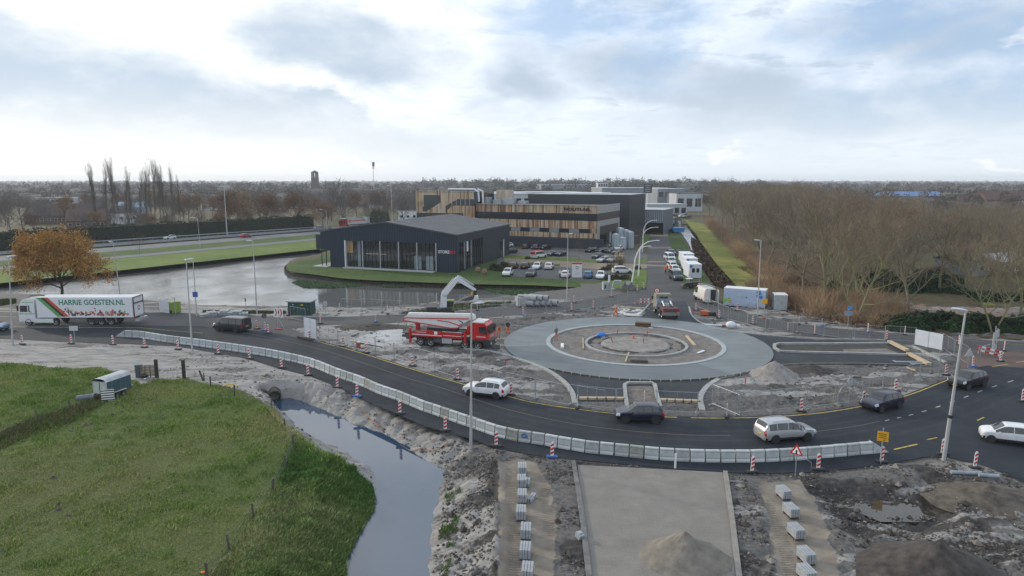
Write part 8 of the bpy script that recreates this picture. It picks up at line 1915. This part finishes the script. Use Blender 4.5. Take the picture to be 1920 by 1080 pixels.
def tree_proto(seed,h,bark,twigc,leaves=None,**k):
 """meshes (trunk with limbs, crown) of one tree kind"""
 limbs,twigs,tips=grow(seed,h,**k);V,F=tubes(limbs,5);r=np.random.RandomState(seed);C=np.tile(np.array(bark),(len(V),1))*r.uniform(.85,1.15,(len(V),1));tm=np_mesh('trunk',V,F,M_barkc,C,True)
 ex=[]  # the finest twigs
 for a,b,w in twigs:
  for _ in range(k.get('fine',2)if 'fine' in k else 2):
   f=r.uniform(.3,1);o=a+(b-a)*f;d=(b-a)/(np.linalg.norm(b-a)+1e-9)+r.normal(size=3)*.55+np.array([0,0,.25]);ex.append((o,o+d*r.uniform(.3,.75)*(h/18),.62*w))
 V,F=ribbons(twigs+ex,seed);C=np.tile(np.array(twigc),(len(V),1))*np.repeat(r.uniform(.65,1.35,(len(V)// 4,1)),4,0)
 if leaves:
  n,size,cols,sp=leaves;T=np.array(tips);P=T[r.randint(0,len(T),n)]+r.normal(size=(n,3))*sp;V2,F2,C2=leaf_cloud(P,size,cols,seed);F=np.vstack([F,F2+len(V)]);V=np.vstack([V,V2]);C=np.vstack([C,C2])
 return level(h,tm,np_mesh('crown',V,F,M_leafc,C))
def tree(pr,p,label,group=None,s=1.0,rz=None,name='tree',cat='tree',sq=None):
 t=thing(name,label,cat,p,rs.uniform(0,6.28)if rz is None else rz,group);t.scale=(s*(sq or 1),s*(sq or 1),s);link(new_ob('trunk',pr[0]),t);link(new_ob('crown',pr[1]),t);return t
rs=random.Random(9)
BARK=(.20,.175,.138);BARKG=(.20,.19,.11);TW=(.185,.150,.108);TWR=(.215,.158,.116)
bare=[tree_proto(20+i,18,(BARK,BARKG)[i%2],(TW,TWR,TW,TWR,TW,TW)[i],form='round',kids=(12,8,5,3),trunk=.24,levels=4,r0=.36,multi=2 if i==3 else 1,twig=.021)for i in range(6)]
HH_={}
WOOD='bare trees of the wood'
near_trunks=[(1507,547),(1545,581),(1602,603),(1633,541),(1705,594),(1762,548),(1862,624),(1911,608),(1473,518),(1437,497),(1574,512),(1664,515),(1710,530)]
wood_lbl=['slender bare tree behind the wood edge shrubs','tall bare tree with wide crown nearest the site in the wood','forked bare tree leaning right beside the blue street plate','bare tree standing behind the forked tree','bare tree at the left end of the dark green hedge','bare tree behind the park path','yellow barked forked tree at the dark hedge by the junction','bare tree at the right edge behind the dark hedge','bare tree on the canal side of the wood edge','bare tree farther along the canal side','bare tree deep behind the tallest one','thin bare tree behind the rhododendrons','bare tree between path and rhododendrons']
for i,((px,py),lb)in enumerate(zip(near_trunks,wood_lbl)):
 p=G(px,py);tree(bare[(3 if i in (2,6)else i)%6],p,lb,None,{1:1.16,2:.96,6:.82,7:.82,4:.90,5:1.0}.get(i,1.1)*rs.uniform(.97,1.03))
W_WOOD=[(v.x,v.y)for v in poly([(1304,398),(1340,420),(1400,462),(1450,500),(1500,545),(1600,560),(1700,545),(1960,560),(2200,540),(2200,405),(1700,388),(1400,384)])]
pts_=[];xs_w=[q[0]for q in W_WOOD];ys_w=[q[1]for q in W_WOOD];tries=0;dens=0
while len(pts_)<180 and tries<9000:
 tries+=1;y=112+310*rs.random()** 1.4;x=rs.uniform(.26*y+5,.80*y+12)
 if sdist(np.array([x]),np.array([y]),W_WOOD)[0]>0 or any((x-a)** 2+(y-b)** 2<(5.6+y*.010)** 2 for a,b in pts_):continue
 if x>.52*y and y<200 and rs.random()<.3:continue
 pts_.append((x,y))
for k,(x,y)in enumerate(pts_):
 edge=sdist(np.array([x]),np.array([y]),W_VERGE)[0]<14;zn='far back beyond the canal end' if y>260 else ('in the middle depth of the leafless wood' if y>175 else ('behind the brown thicket in front' if x<.48*y else 'behind the rhododendrons at the right'));tree(bare[rs.randrange(6)],(x,y,0),'bare brown tree in the row along the canal verge' if edge else 'bare brown tree '+zn,'bare trees along the canal verge' if edge else 'bare trees '+zn,min(1.18,ZAT(330+46*max(0,min(1,(x/y-.38)/.25))+rs.uniform(-8,16),y)/18))
def twig_bush(seed,n,h,w,col):
 r=np.random.RandomState(seed);seg=[]
 for _ in range(n):a=np.array([r.normal()*w*.35,r.normal()*w*.35,0]);d=np.array([r.normal()*.5,r.normal()*.5,1.]);L=h*r.uniform(.4,1.05);m=a+d*L*.55;b=m+(d+r.normal(size=3)*.5)*L*.45;seg+=[(a,m,.02),(m,b,.014)];seg.append((m,m+(d+r.normal(size=3)*.9)*L*.4,.012))
 V,F=ribbons(seg,seed);C=np.tile(np.array(col),(len(V),1))*np.repeat(r.uniform(.6,1.4,(len(V)// 4,1)),4,0);return np_mesh('twigs',V,F,M_leafc,C)
scrub=[twig_bush(60+i,420,2.6,2.6,((.30,.20,.125),(.24,.17,.115),(.35,.24,.15))[i])for i in range(3)]
def leafy(seed,n,sx,sy,sz,size,cols,dome=True):
 r=np.random.RandomState(seed);P=r.normal(size=(n,3));P /= np.linalg.norm(P,axis=1)[:,None];P[:,2]=np.abs(P[:,2]);P*=r.uniform(.72,1.0,(n,1));lump=1+.22*np.sin(P[:,0]*7+seed)*np.cos(P[:,1]*6+seed*2);P=P*lump[:,None]*np.array([sx,sy,sz]);return np_mesh('foliage',*leaf_cloud(P,size,cols,seed,.5)[:2],M_leafc,leaf_cloud(P,size,cols,seed,.5)[2])
GREENS=[(.016,.034,.014),(.026,.050,.018),(.040,.070,.026),(.012,.024,.012)]
rhodo=[leafy(70+i,2600,2.6,2.0,2.0,.26,GREENS)for i in range(3)]
def bush(me,px,py,label,group,s=1.0,name='bush',cat='bush',sc=None):
 p=G(px,py);o=new_ob(name,me);o.location=(p.x,p.y,-.05);o.rotation_euler=(0,0,rs.uniform(0,6.28));o.scale=sc or (s,s,s);link(o);return tag(o,label,cat,group)
for k in range(46):
 f=k/45;px=1415+260*f+rs.uniform(-14,14);py=548+64*f ** .6+rs.uniform(-26,4)*(.6+f);bush(scrub[k%3],px,py,'brown leafless shrub in the thicket at the wood edge','leafless shrubs at the wood edge',rs.uniform(.7,1.15))
for k in range(30):
 f=k/29;px=1310+130*f ** 1.2;py=408+125*f;bush(scrub[k%3],px+10+rs.uniform(0,12),py,'brown leafless shrub along the sunlit canal verge','leafless shrubs along the canal verge',rs.uniform(.6,1.2))
for k in range(24):bush(rhodo[k%3],1690+270*k/23+rs.uniform(-4,4),614+14*k/23+rs.uniform(-9,3),'dark evergreen bush in the hedge row behind the junction','evergreen bushes behind the junction',rs.uniform(.8,1.05))
for k in range(30):bush(rhodo[k%3],rs.uniform(1560,1790),rs.uniform(512,556),'dark evergreen rhododendron bush beneath the bare trees','rhododendron bushes in the wood',rs.uniform(.7,1.15))
for k in range(12):bush(rhodo[k%3],1830+12*k,560+rs.uniform(-4,6),'dark evergreen bush beyond the park path','evergreen bushes beyond the path',rs.uniform(.6,.8))
bush(rhodo[0],1655,610,'dark green bush left of the hedge at the thicket end',None,.8)
def scatter(name,polys,n,size,cols,seed,up=1.5,zf=None,aspect=2.2,lift=.5,fz=None):
 r=np.random.RandomState(seed);out=[]
 for q in polys:
  P=np.array([(v[0],v[1])for v in q]);lo,hi=P.min(0),P.max(0);X=r.uniform(lo[0],hi[0],n*5);Y=r.uniform(lo[1],hi[1],n*5);m=sdist(X,Y,q)<0;X,Y=X[m][:n],Y[m][:n];out.append(np.stack([X,Y,np.zeros(len(X))],1))
 P=np.vstack(out);P[:,2]=(zf(P[:,0],P[:,1])if zf else 0)+r.uniform(0,lift,len(P));V,F,C=leaf_cloud(P,size,cols,seed,0,aspect);o=add_obj(name,np_mesh(name,V,F,M_leafc,C));o['kind']='stuff';return o
scatter('dead_reeds',[poly([(1296,445),(1312,452),(1345,500),(1380,535),(1395,556),(1362,556),(1330,520),(1305,480)])],9000,.35,[(.075,.052,.036),(.10,.072,.048),(.05,.040,.030)],3,lift=.9,zf=lambda x,y:-.8+0*x)
scatter('leaf_litter',[poly([(1380,500),(1450,540),(1445,562),(1500,600),(1690,622),(1700,600),(1600,560),(1450,500)])],9000,.22,[(.17,.095,.05),(.12,.075,.045),(.21,.13,.07)],13,lift=.12)
FV=poly([(548,530),(560,525.5),(600,528),(690,532),(680,537),(620,541),(570,540)],POND_Z),poly([(905,541),(1000,541),(1055,545.5),(1030,550),(960,553),(920,548)],POND_Z),poly([(710,536),(770,537),(760,540),(715,539)],POND_Z)
DUCK=[(.085,.125,.070),(.11,.15,.08),(.07,.10,.055)]
scatter('floating_weed',FV,5200,.42,DUCK,5,lift=.04,zf=lambda x,y:POND_Z+.02+0*x,aspect=1.1)
for q in FV:sheet('weed_mat',q,POND_Z+.02,lawn_mat('weed_mat',(.065,.10,.05),(.09,.13,.065),(.12,.155,.09)),kind='stuff')
scatter('bank_weeds',[poly([(745,588),(800,578),(860,570),(960,566),(955,572),(880,580),(790,590)]),poly([(380,583),(460,583),(535,584),(535,589),(380,588)]),poly([(0,562),(30,561),(30,570),(0,574)])],4500,.17,[(.09,.12,.04),(.10,.12,.045),(.055,.075,.025)],6,lift=.1)
POP=[tree_proto(80+i,30,(.11,.10,.08),(.13,.115,.09),form='column',kids=(26,4,3,2),trunk=.18,r0=.30,levels=4,twig=.035)for i in range(3)]
for i,(px,top)in enumerate(((177,306),(185,299),(203,292),(214,288),(227,293),(240,318),(250,305),(263,312),(277,299),(284,303),(292,297),(302,300),(311,305),(317,290),(331,300),(341,322))):
 Y=rs.uniform(285,300);h=ZAT(top,Y);tree(POP[i%3],GY(px,Y),'tall slim bare poplar, '+('first sixth' if 0 else ['leftmost of all','second from left','third from left','tallest of the left group','fifth from left','short one sixth from left','seventh from left','eighth from left','ninth from left','tenth from left','eleventh from left','twelfth from left','thirteenth from left','tallest of the right group','second from the right','rightmost of all'][i]),'tall poplars on the left',h/30,sq=.52,name='poplar')
ORANGE=[(.34,.155,.050),(.27,.12,.042),(.40,.20,.065),(.21,.095,.038),(.31,.185,.075)]
oak=tree_proto(91,13.5,(.07,.055,.04),(.10,.06,.03),(52000,.25,ORANGE,.6),form='wide',kids=(15,8,6,4),trunk=.26,r0=.40,levels=4,twig=.025)
p=G(116,566);tree(oak,p,'big broad oak with rust orange autumn leaves behind the white lorry',None,1.0,2.2,'oak_tree')
BR=[(.13,.060,.034),(.17,.085,.042),(.10,.055,.038)]
rust=[tree_proto(95+i,17,(.07,.058,.048),(.11,.075,.055),(4200,.42,[(.21,.13,.08),(.26,.145,.075),(.17,.12,.085)],1.0),form='round',kids=(11,7,5,3),trunk=.2,twig=.03)for i in range(2)]
BPL=[tree_proto(110+i,17,(.10,.092,.085),(.135,.118,.105),form='round',kids=(12,7,5,3),trunk=.2,twig=.032)for i in range(3)]
MIX='bare trees beyond the highway'
def left_tree(px,Y,top,kind,label=None,group=MIX):
 pr={'b':BPL[rs.randrange(3)],'r':rust[rs.randrange(2)]}[kind];h=ZAT(top,Y);tree(pr,GY(px,Y),label or ('bare grey-brown tree in the wood beyond the hedge' if kind=='b' else 'tree with rusty brown leaves in the wood beyond the hedge'),group if kind=='b' else 'rusty brown trees beyond the highway',h/17,sq=rs.uniform(.95,1.25))
for (px,Y,top,k,lb)in ((645,330,333,'b','tall bare tree right of the church tower'),(622,345,328,'b','bare tree beside the church tower'),(560,300,350,'r','large rusty brown tree below the church tower'),(500,290,352,'r','broad rusty brown tree above the hedge centre'),(425,290,350,'r','rusty brown tree beside the tall highway mast'),(465,295,388,'r','small orange-brown bush-like tree at the hedge'),(606,285,372,'r','rusty brown tree in front of the tower trees'),(710,290,352,'b','bare tree below the telecom mast'),(760,285,355,'b','bare tree left of the timber stair tower'),(690,300,372,'b','lower bare tree left of the second highway mast'),(20,270,362,'b','bare tree at the far left edge above the oak'),(45,262,352,'b','tall bare tree behind the oak at far left'),(460,520,334,'b','bare tree topping the horizon left of the tower')):
 left_tree(px,Y,top,k,lb,None)
for k in range(110):
 f=rs.random();px=rs.uniform(-20,790);Y=300+260*rs.random();
 if 150<px<350 and Y<330:Y+=60
 left_tree(px,Y,rs.uniform(350,378),'r' if rs.random()<.28 else 'b')
for k in range(26):left_tree(rs.uniform(-20,420),rs.uniform(268,290),rs.uniform(385,402),'r' if rs.random()<.3 else 'b')
for (px,Y,top)in ((140,420,390),(150,420,392),(705,330,392),(720,330,395),(560,300,402)):
 h=ZAT(top,Y);o=bush(rhodo[0],960,600,'dark round evergreen tree among the bare trees on the left','dark evergreens on the left',1,'evergreen_tree','tree');p=GY(px,Y);o.location=p;o.scale=(h*.25,h*.25,h/2.0)
def hedge(name,label,pts,w,h,seed,n=60):
 P=[Vector((p.x,p.y,0))for p in pts];r=np.random.RandomState(seed);A,B=P[0],P[-1];L=(B-A).length;d=(B-A)/L;nn=Vector((-d.y,d.x,0));m=int(L*n);s=r.uniform(0,L,m);k=r.randint(0,3,m);v=r.uniform(-.5,.5,m);z=np.where(k==2,h+r.normal(size=m)*.14,r.uniform(0,h,m));v=np.where(k==0,-.5,np.where(k==1,-.5,v))*w+r.normal(size=m)*.12
 hh=1+.05*np.sin(s*.3)+.04*np.sin(s*1.1);Pp=np.stack([A.x+d.x*s+nn.x*v,A.y+d.y*s+nn.y*v,z*hh],1);V,F,C=leaf_cloud(Pp,.42,[(.020,.040,.018),(.030,.055,.024),(.013,.028,.014)],seed,.3)
 t=thing(name,label,'hedge',A);V=V-np.array(A);link(new_ob('foliage',np_mesh('foliage',V,F,M_leafc,C)),t);MB().bar((0,0,h*.49),(B.x-A.x,B.y-A.y,h*.49),w*.9,h*.94).build('inner_wood',mat('hedge_core',(.012,.022,.011),.95),t);return t
hl_=px_line((165,458.5),(595,428.5),60,0);n_=Vector((-hd.y,hd.x,0));hedge('hedge','long clipped dark green hedge beyond the highway',[hl_[0]+n_*3,hl_[1]+n_*3],2.2,5.4,4,42)
hedge('hedge','low dark hedge in shade left of the oak',[G(-60,478),G(50,466)],2.0,3.0,5,40)
def col(px,py,me,label,s,group=None,name='shrub'):return bush(me,px,py,label,group,s,name,'shrub')
small=[leafy(130+i,500,1.1,1.1,1.1,.2,[(.045,.055,.022),(.07,.07,.03),(.03,.042,.018)])for i in range(2)]
for k,(px,py,s,lb)in enumerate(((940,508,1.1,'dark shrub at the showroom side wall, nearest the egg sculptures'),(928,506,1.4,'tallest dark shrub at the showroom side wall'),(946,500,1.2,'dark shrub at the showroom corner beside the parking row'),(1145,506,1.3,'brownish shrub below the pampas grass'),(1132,507,.9,'low brown shrub left of the pampas grass shrub'),(1140,524,1.1,'low shrub in front of the white people carrier'),(1155,525,1.2,'olive shrub at the thin tree in front of the people carrier'),(1172,524,1.1,'dark shrub right of the thin tree by the curved lamp'),(990,486,.8,'small shrub under the red and white van'),(1195,505,.9,'shrub on the corner lawn behind the curved lamps'),(1232,498,.6,'tuft at the street edge'))):col(px,py,small[k%2],lb,s)if k != 10 else None
st_=tree_proto(140,6,(.12,.10,.07),(.15,.12,.08),form='round',kids=(9,5,3,2),trunk=.35,r0=.07,twig=.015);
for px,py,lb,s in ((1153,522,'thin young tree in front of the white people carrier',1.0),(1086,487,'thin bare young tree by the workshop plinth',.9),(262,478,'small bare young tree between slip road and highway',1.1),(1000,560,'thin sapling on the bank',.1)):tree(st_,G(px,py),lb,None,s,name='young_tree')if s>.2 else None
p=G(1163,497);t=thing('pampas_grass','pale feathery pampas grass beside the parked champagne crossover','grass clump',p);link(new_ob('blades',twig_bush(150,160,2.4,.8,(.16,.15,.08))),t)
V,F,C=leaf_cloud(np.random.RandomState(2).normal(size=(90,3))*[.5,.5,.45]+[0,0,2.4],.3,[(.50,.42,.30),(.42,.34,.24)],3,0,2.5);link(new_ob('plumes',np_mesh('plumes',V,F,M_leafc,C)),t)
def far_wood(name,rows,seed,cols,skip=None):
 r=np.random.RandomState(seed);Ps=[];S=[];Cc=[]
 for (Y,x0,x1,n,h,sz,k)in rows:
  X=r.uniform(x0,x1,n);Yy=Y*(1+r.uniform(-.13,.13,n));hh=h*r.uniform(.7,1.05,n)*(.8+.4*fbm(X*40/Y,Yy*.01,3));c=np.asarray(cols)[r.randint(0,len(cols),n)]*r.uniform(.8,1.2,(n,1))
  for j in range(k):a=r.normal(size=(n,3));a /= np.linalg.norm(a,axis=1)[:,None]/r.uniform(.3,1.0,(n,1))** .6;Ps.append(np.stack([X+a[:,0]*hh*.32,Yy+a[:,1]*hh*.32,np.clip(hh*(.58+a[:,2]*.42),.5,None)],1));S.append(np.full(n,sz));Cc.append(c*(1+.25*a[:,2:3])if 0 else c)
 P=np.vstack(Ps);S=np.concatenate(S);V,F,C=leaf_cloud(P,S,[(1,1,1)],seed,0,1.2,.12);C=np.repeat(np.vstack(Cc)*r.uniform(.9,1.1,(len(S),1)),4,0)
 for (Y,x0,x1,n,h,sz,k)in rows:  # the closed mass of trunks and branches inside
  gx=np.arange(x0,x1,max(2.0,h*(.22 if Y<1200 else .16)));gy=Y*np.linspace(.9,1.1,7);GX,GY_=np.meshgrid(gx,gy);hz_=h*(.36+.48*fbm(GX/h*.9,GY_/h*.5,4))*(np.abs(GY_/Y-1)<.095);V2=np.stack([GX,GY_,hz_-.3],-1).reshape(-1,3);q=np.arange(GX.size).reshape(GX.shape);F2=np.stack([q[:-1,:-1],q[:-1,1:],q[1:,1:],q[1:,:-1]],-1).reshape(-1,4);C2=np.asarray(cols)[(fbm(V2[:,0]/h,V2[:,1]/h,2)*2.2*len(cols)).astype(int)%len(cols)]*.9;F=np.vstack([F,F2+len(V)]);V=np.vstack([V,V2]);C=np.vstack([C,C2])
 o=add_obj(name,np_mesh(name,V,F,M_leafc,C));o['kind']='stuff';return o
FARC=[(.068,.062,.062),(.080,.070,.066),(.060,.058,.056),(.056,.060,.052),(.088,.072,.062)]
far_wood('far_wood_left',[(600,-520,-60,230,14,1.0,90),(850,-760,0,260,18,1.1,90),(1300,-1200,30,330,19,2.2,60)],1,FARC)
far_wood('far_wood_centre',[(760,-40,320,120,20,1.4,90),(1000,-60,330,180,25,1.2,110),(1500,-200,500,200,26,2.6,60)],2,[(.055,.056,.050),(.068,.062,.054),(.046,.052,.042)])
far_wood('far_wood_right',[(430,190,420,150,14,.9,100),(600,170,560,230,15,1.1,90),(900,250,850,260,18,1.1,100),(1400,300,1300,300,19,2.2,60)],3,[(.105,.092,.078),(.085,.078,.068),(.12,.102,.082),(.07,.068,.06)])
far_wood('horizon_wood',[(2300,-2100,2100,900,18,3.0,34),(3600,-3200,3200,1000,22,4.0,26),(4900,-4500,4500,1000,28,6,20)],4,FARC)
# ---------------------------------------------------------------- grass of the meadow and its rough bank
def grass(name,q,n,size,cols,seed,excl=(),hmul=1.0,clump=0.0):
 r=np.random.RandomState(seed);P=np.array([(v[0],v[1])for v in q]);lo,hi=P.min(0),P.max(0);lo[0]=max(lo[0],-62);lo[1]=max(lo[1],30.5);X=r.uniform(lo[0],hi[0],n);Y=lo[1]+(hi[1]-lo[1])*r.uniform(0,1,n)** 1.35;m=(sdist(X,Y,q)<.15)& (X>-.80*Y-1)
 for e in excl:m &= sdist(X,Y,e)>0
 if clump:m &= fbm(X*.9+seed,Y*.9,4)>clump
 X,Y=X[m],Y[m];Z=ground_height(X,Y);n=len(X);k=size*r.uniform(.5,1.3,n)*hmul*(.6+.8*fbm(X*.5,Y*.5,3))*(.6+Y/70);a=r.uniform(0,6.28,n);w=k*.16;lean=r.normal(size=(n,2))*.35+np.array([.35,-.15]);B=np.stack([X,Y,Z-.02],1);D=np.stack([np.cos(a)*w,np.sin(a)*w,np.zeros(n)],1);T=B+np.stack([lean[:,0]*k,lean[:,1]*k,k],1)
 t=fbm(X*.11+7,Y*.11,4);C=np.asarray(cols)[np.clip((r.rand(n)*.7+(t-.35)*1.6)*len(cols),0,len(cols)-1).astype(int)]*r.uniform(.75,1.25,(n,1));V=np.stack([B-D,B+D,T],1).reshape(-1,3);o=add_obj(name,np_mesh(name,V,np.arange(3*n).reshape(-1,3),M_leafc,np.repeat(C,3,0)));o['kind']='stuff';return o
G1=[(.20,.29,.07),(.26,.36,.09),(.32,.40,.11),(.36,.39,.14),(.38,.36,.17)]
grass('meadow_grass',W_GRASS,620000,.095,G1,1,(W_BANK,));grass('bank_grass',W_BANK,400000,.23,[(.08,.16,.036),(.11,.20,.048),(.17,.24,.07),(.29,.30,.13),(.40,.38,.21)],2)
grass('rough_strip',poly([(-60,840),(0,815),(60,788),(130,764),(192,740),(200,752),(140,788),(60,815),(0,842),(-60,870)]),13000,.18,[(.12,.13,.05),(.20,.17,.09),(.08,.12,.035),(.15,.11,.07)],19);grass('meadow_tufts',W_GRASS,160000,.17,[(.11,.18,.04),(.15,.23,.05),(.27,.30,.10)],9,(W_BANK,),clump=.56);grass('ditch_weeds',poly([(835,885),(860,880),(856,960),(830,1060),(818,1060),(828,960)]),4500,.2,[(.10,.15,.04),(.17,.19,.07)],3,clump=.54);grass('ditch_weeds',poly([(575,832),(640,850),(650,880),(600,870)]),2500,.3,G1,4,clump=.5)
for k,(px,py)in enumerate(((20,971),(112,946),(111,957),(128,967),(172,795),(160,797),(135,808),(100,895),(228,773),(210,778),(3,1035),(255,757),(437,1037))):
 p=GZ(G(px,py));o=heap('molehill','dark earth molehill in the meadow grass',px,p.y,.42,.2,M_darksoil,k*3.1,1.3,1.0);o['group']='molehills in the meadow';o['category']='molehill'
def clods(name,n,box,size,seed,col,keep):
 r=np.random.RandomState(seed);X=r.uniform(box[0],box[1],n);Y=r.uniform(box[2],box[3],n);m=keep(X,Y)
 for q in SINK+[W_DITCH,W_GRASS]:m &= sdist(X,Y,q)>.15
 m &= np.hypot(X-RC.x,Y-RC.y)>RO+.3;m &= fbm(X*.6+seed,Y*.6,4)>.44;X,Y=X[m],Y[m];n=len(X);Z=ground_height(X,Y);s=size*r.uniform(.4,1.0,n)** 2*(1+1.5*(r.rand(n)<.06));O=np.array([[1,0,0],[0,1,0],[-1,0,0],[0,-1,0],[0,0,.8],[0,0,-.6]],float)
 V=O[None]*s[:,None,None]*r.uniform(.55,1.3,(n,6,1));a=r.uniform(0,6.28,n);c,sn=np.cos(a)[:,None],np.sin(a)[:,None];V=np.stack([V[...,0]*c-V[...,1]*sn,V[...,0]*sn+V[...,1]*c,V[...,2]],-1)+np.stack([X,Y,Z+s*.15],1)[:,None]
 F=np.array([[0,1,4],[1,2,4],[2,3,4],[3,0,4],[1,0,5],[2,1,5],[3,2,5],[0,3,5]]);F=(np.arange(n)[:,None,None]*6+F).reshape(-1,3);C=np.repeat(np.asarray(col)[r.randint(0,len(col),n)]*r.uniform(.7,1.3,(n,1)),6,0);o=add_obj(name,np_mesh(name,V.reshape(-1,3),F,M_leafc,C));o['kind']='stuff'
EARTH=[(.13,.118,.105),(.09,.08,.07),(.20,.185,.165),(.06,.053,.047)]
clods('earth_clods',26000,(-10,36,31,52),.13,1,EARTH,lambda X,Y:(sdist(X,Y,W_TAN1)>.2)& (sdist(X,Y,W_TAN2)>.2))
clods('earth_clods',14000,(-45,45,50,112),.15,2,EARTH,lambda X,Y:X>-38)
clods('ditch_rubble',7000,(-24,4,32,64),.14,3,[(.24,.225,.21),(.17,.158,.145),(.11,.1,.09)],lambda X,Y:sdist(X,Y,W_DITCH)<3.5)
# ---------------------------------------------------------------- haze
hm=bpy.data.materials.new('haze');hm.use_nodes=True
hn=hm.node_tree;hn.nodes.remove(hn.nodes['Principled BSDF'])
pv=hn.nodes.new('ShaderNodeVolumePrincipled');pv.inputs['Color'].default_value=(0.86,0.91,1.0,1);pv.inputs['Density'].default_value=HAZE;pv.inputs['Anisotropy'].default_value=0.2
hn.links.new(pv.outputs[0],hn.nodes['Material Output'].inputs['Volume'])
if HAZE>0:
 hz=bx_((0,2680,24),(10600,5600,56)).build('haze',hm);hz['kind']='stuff'
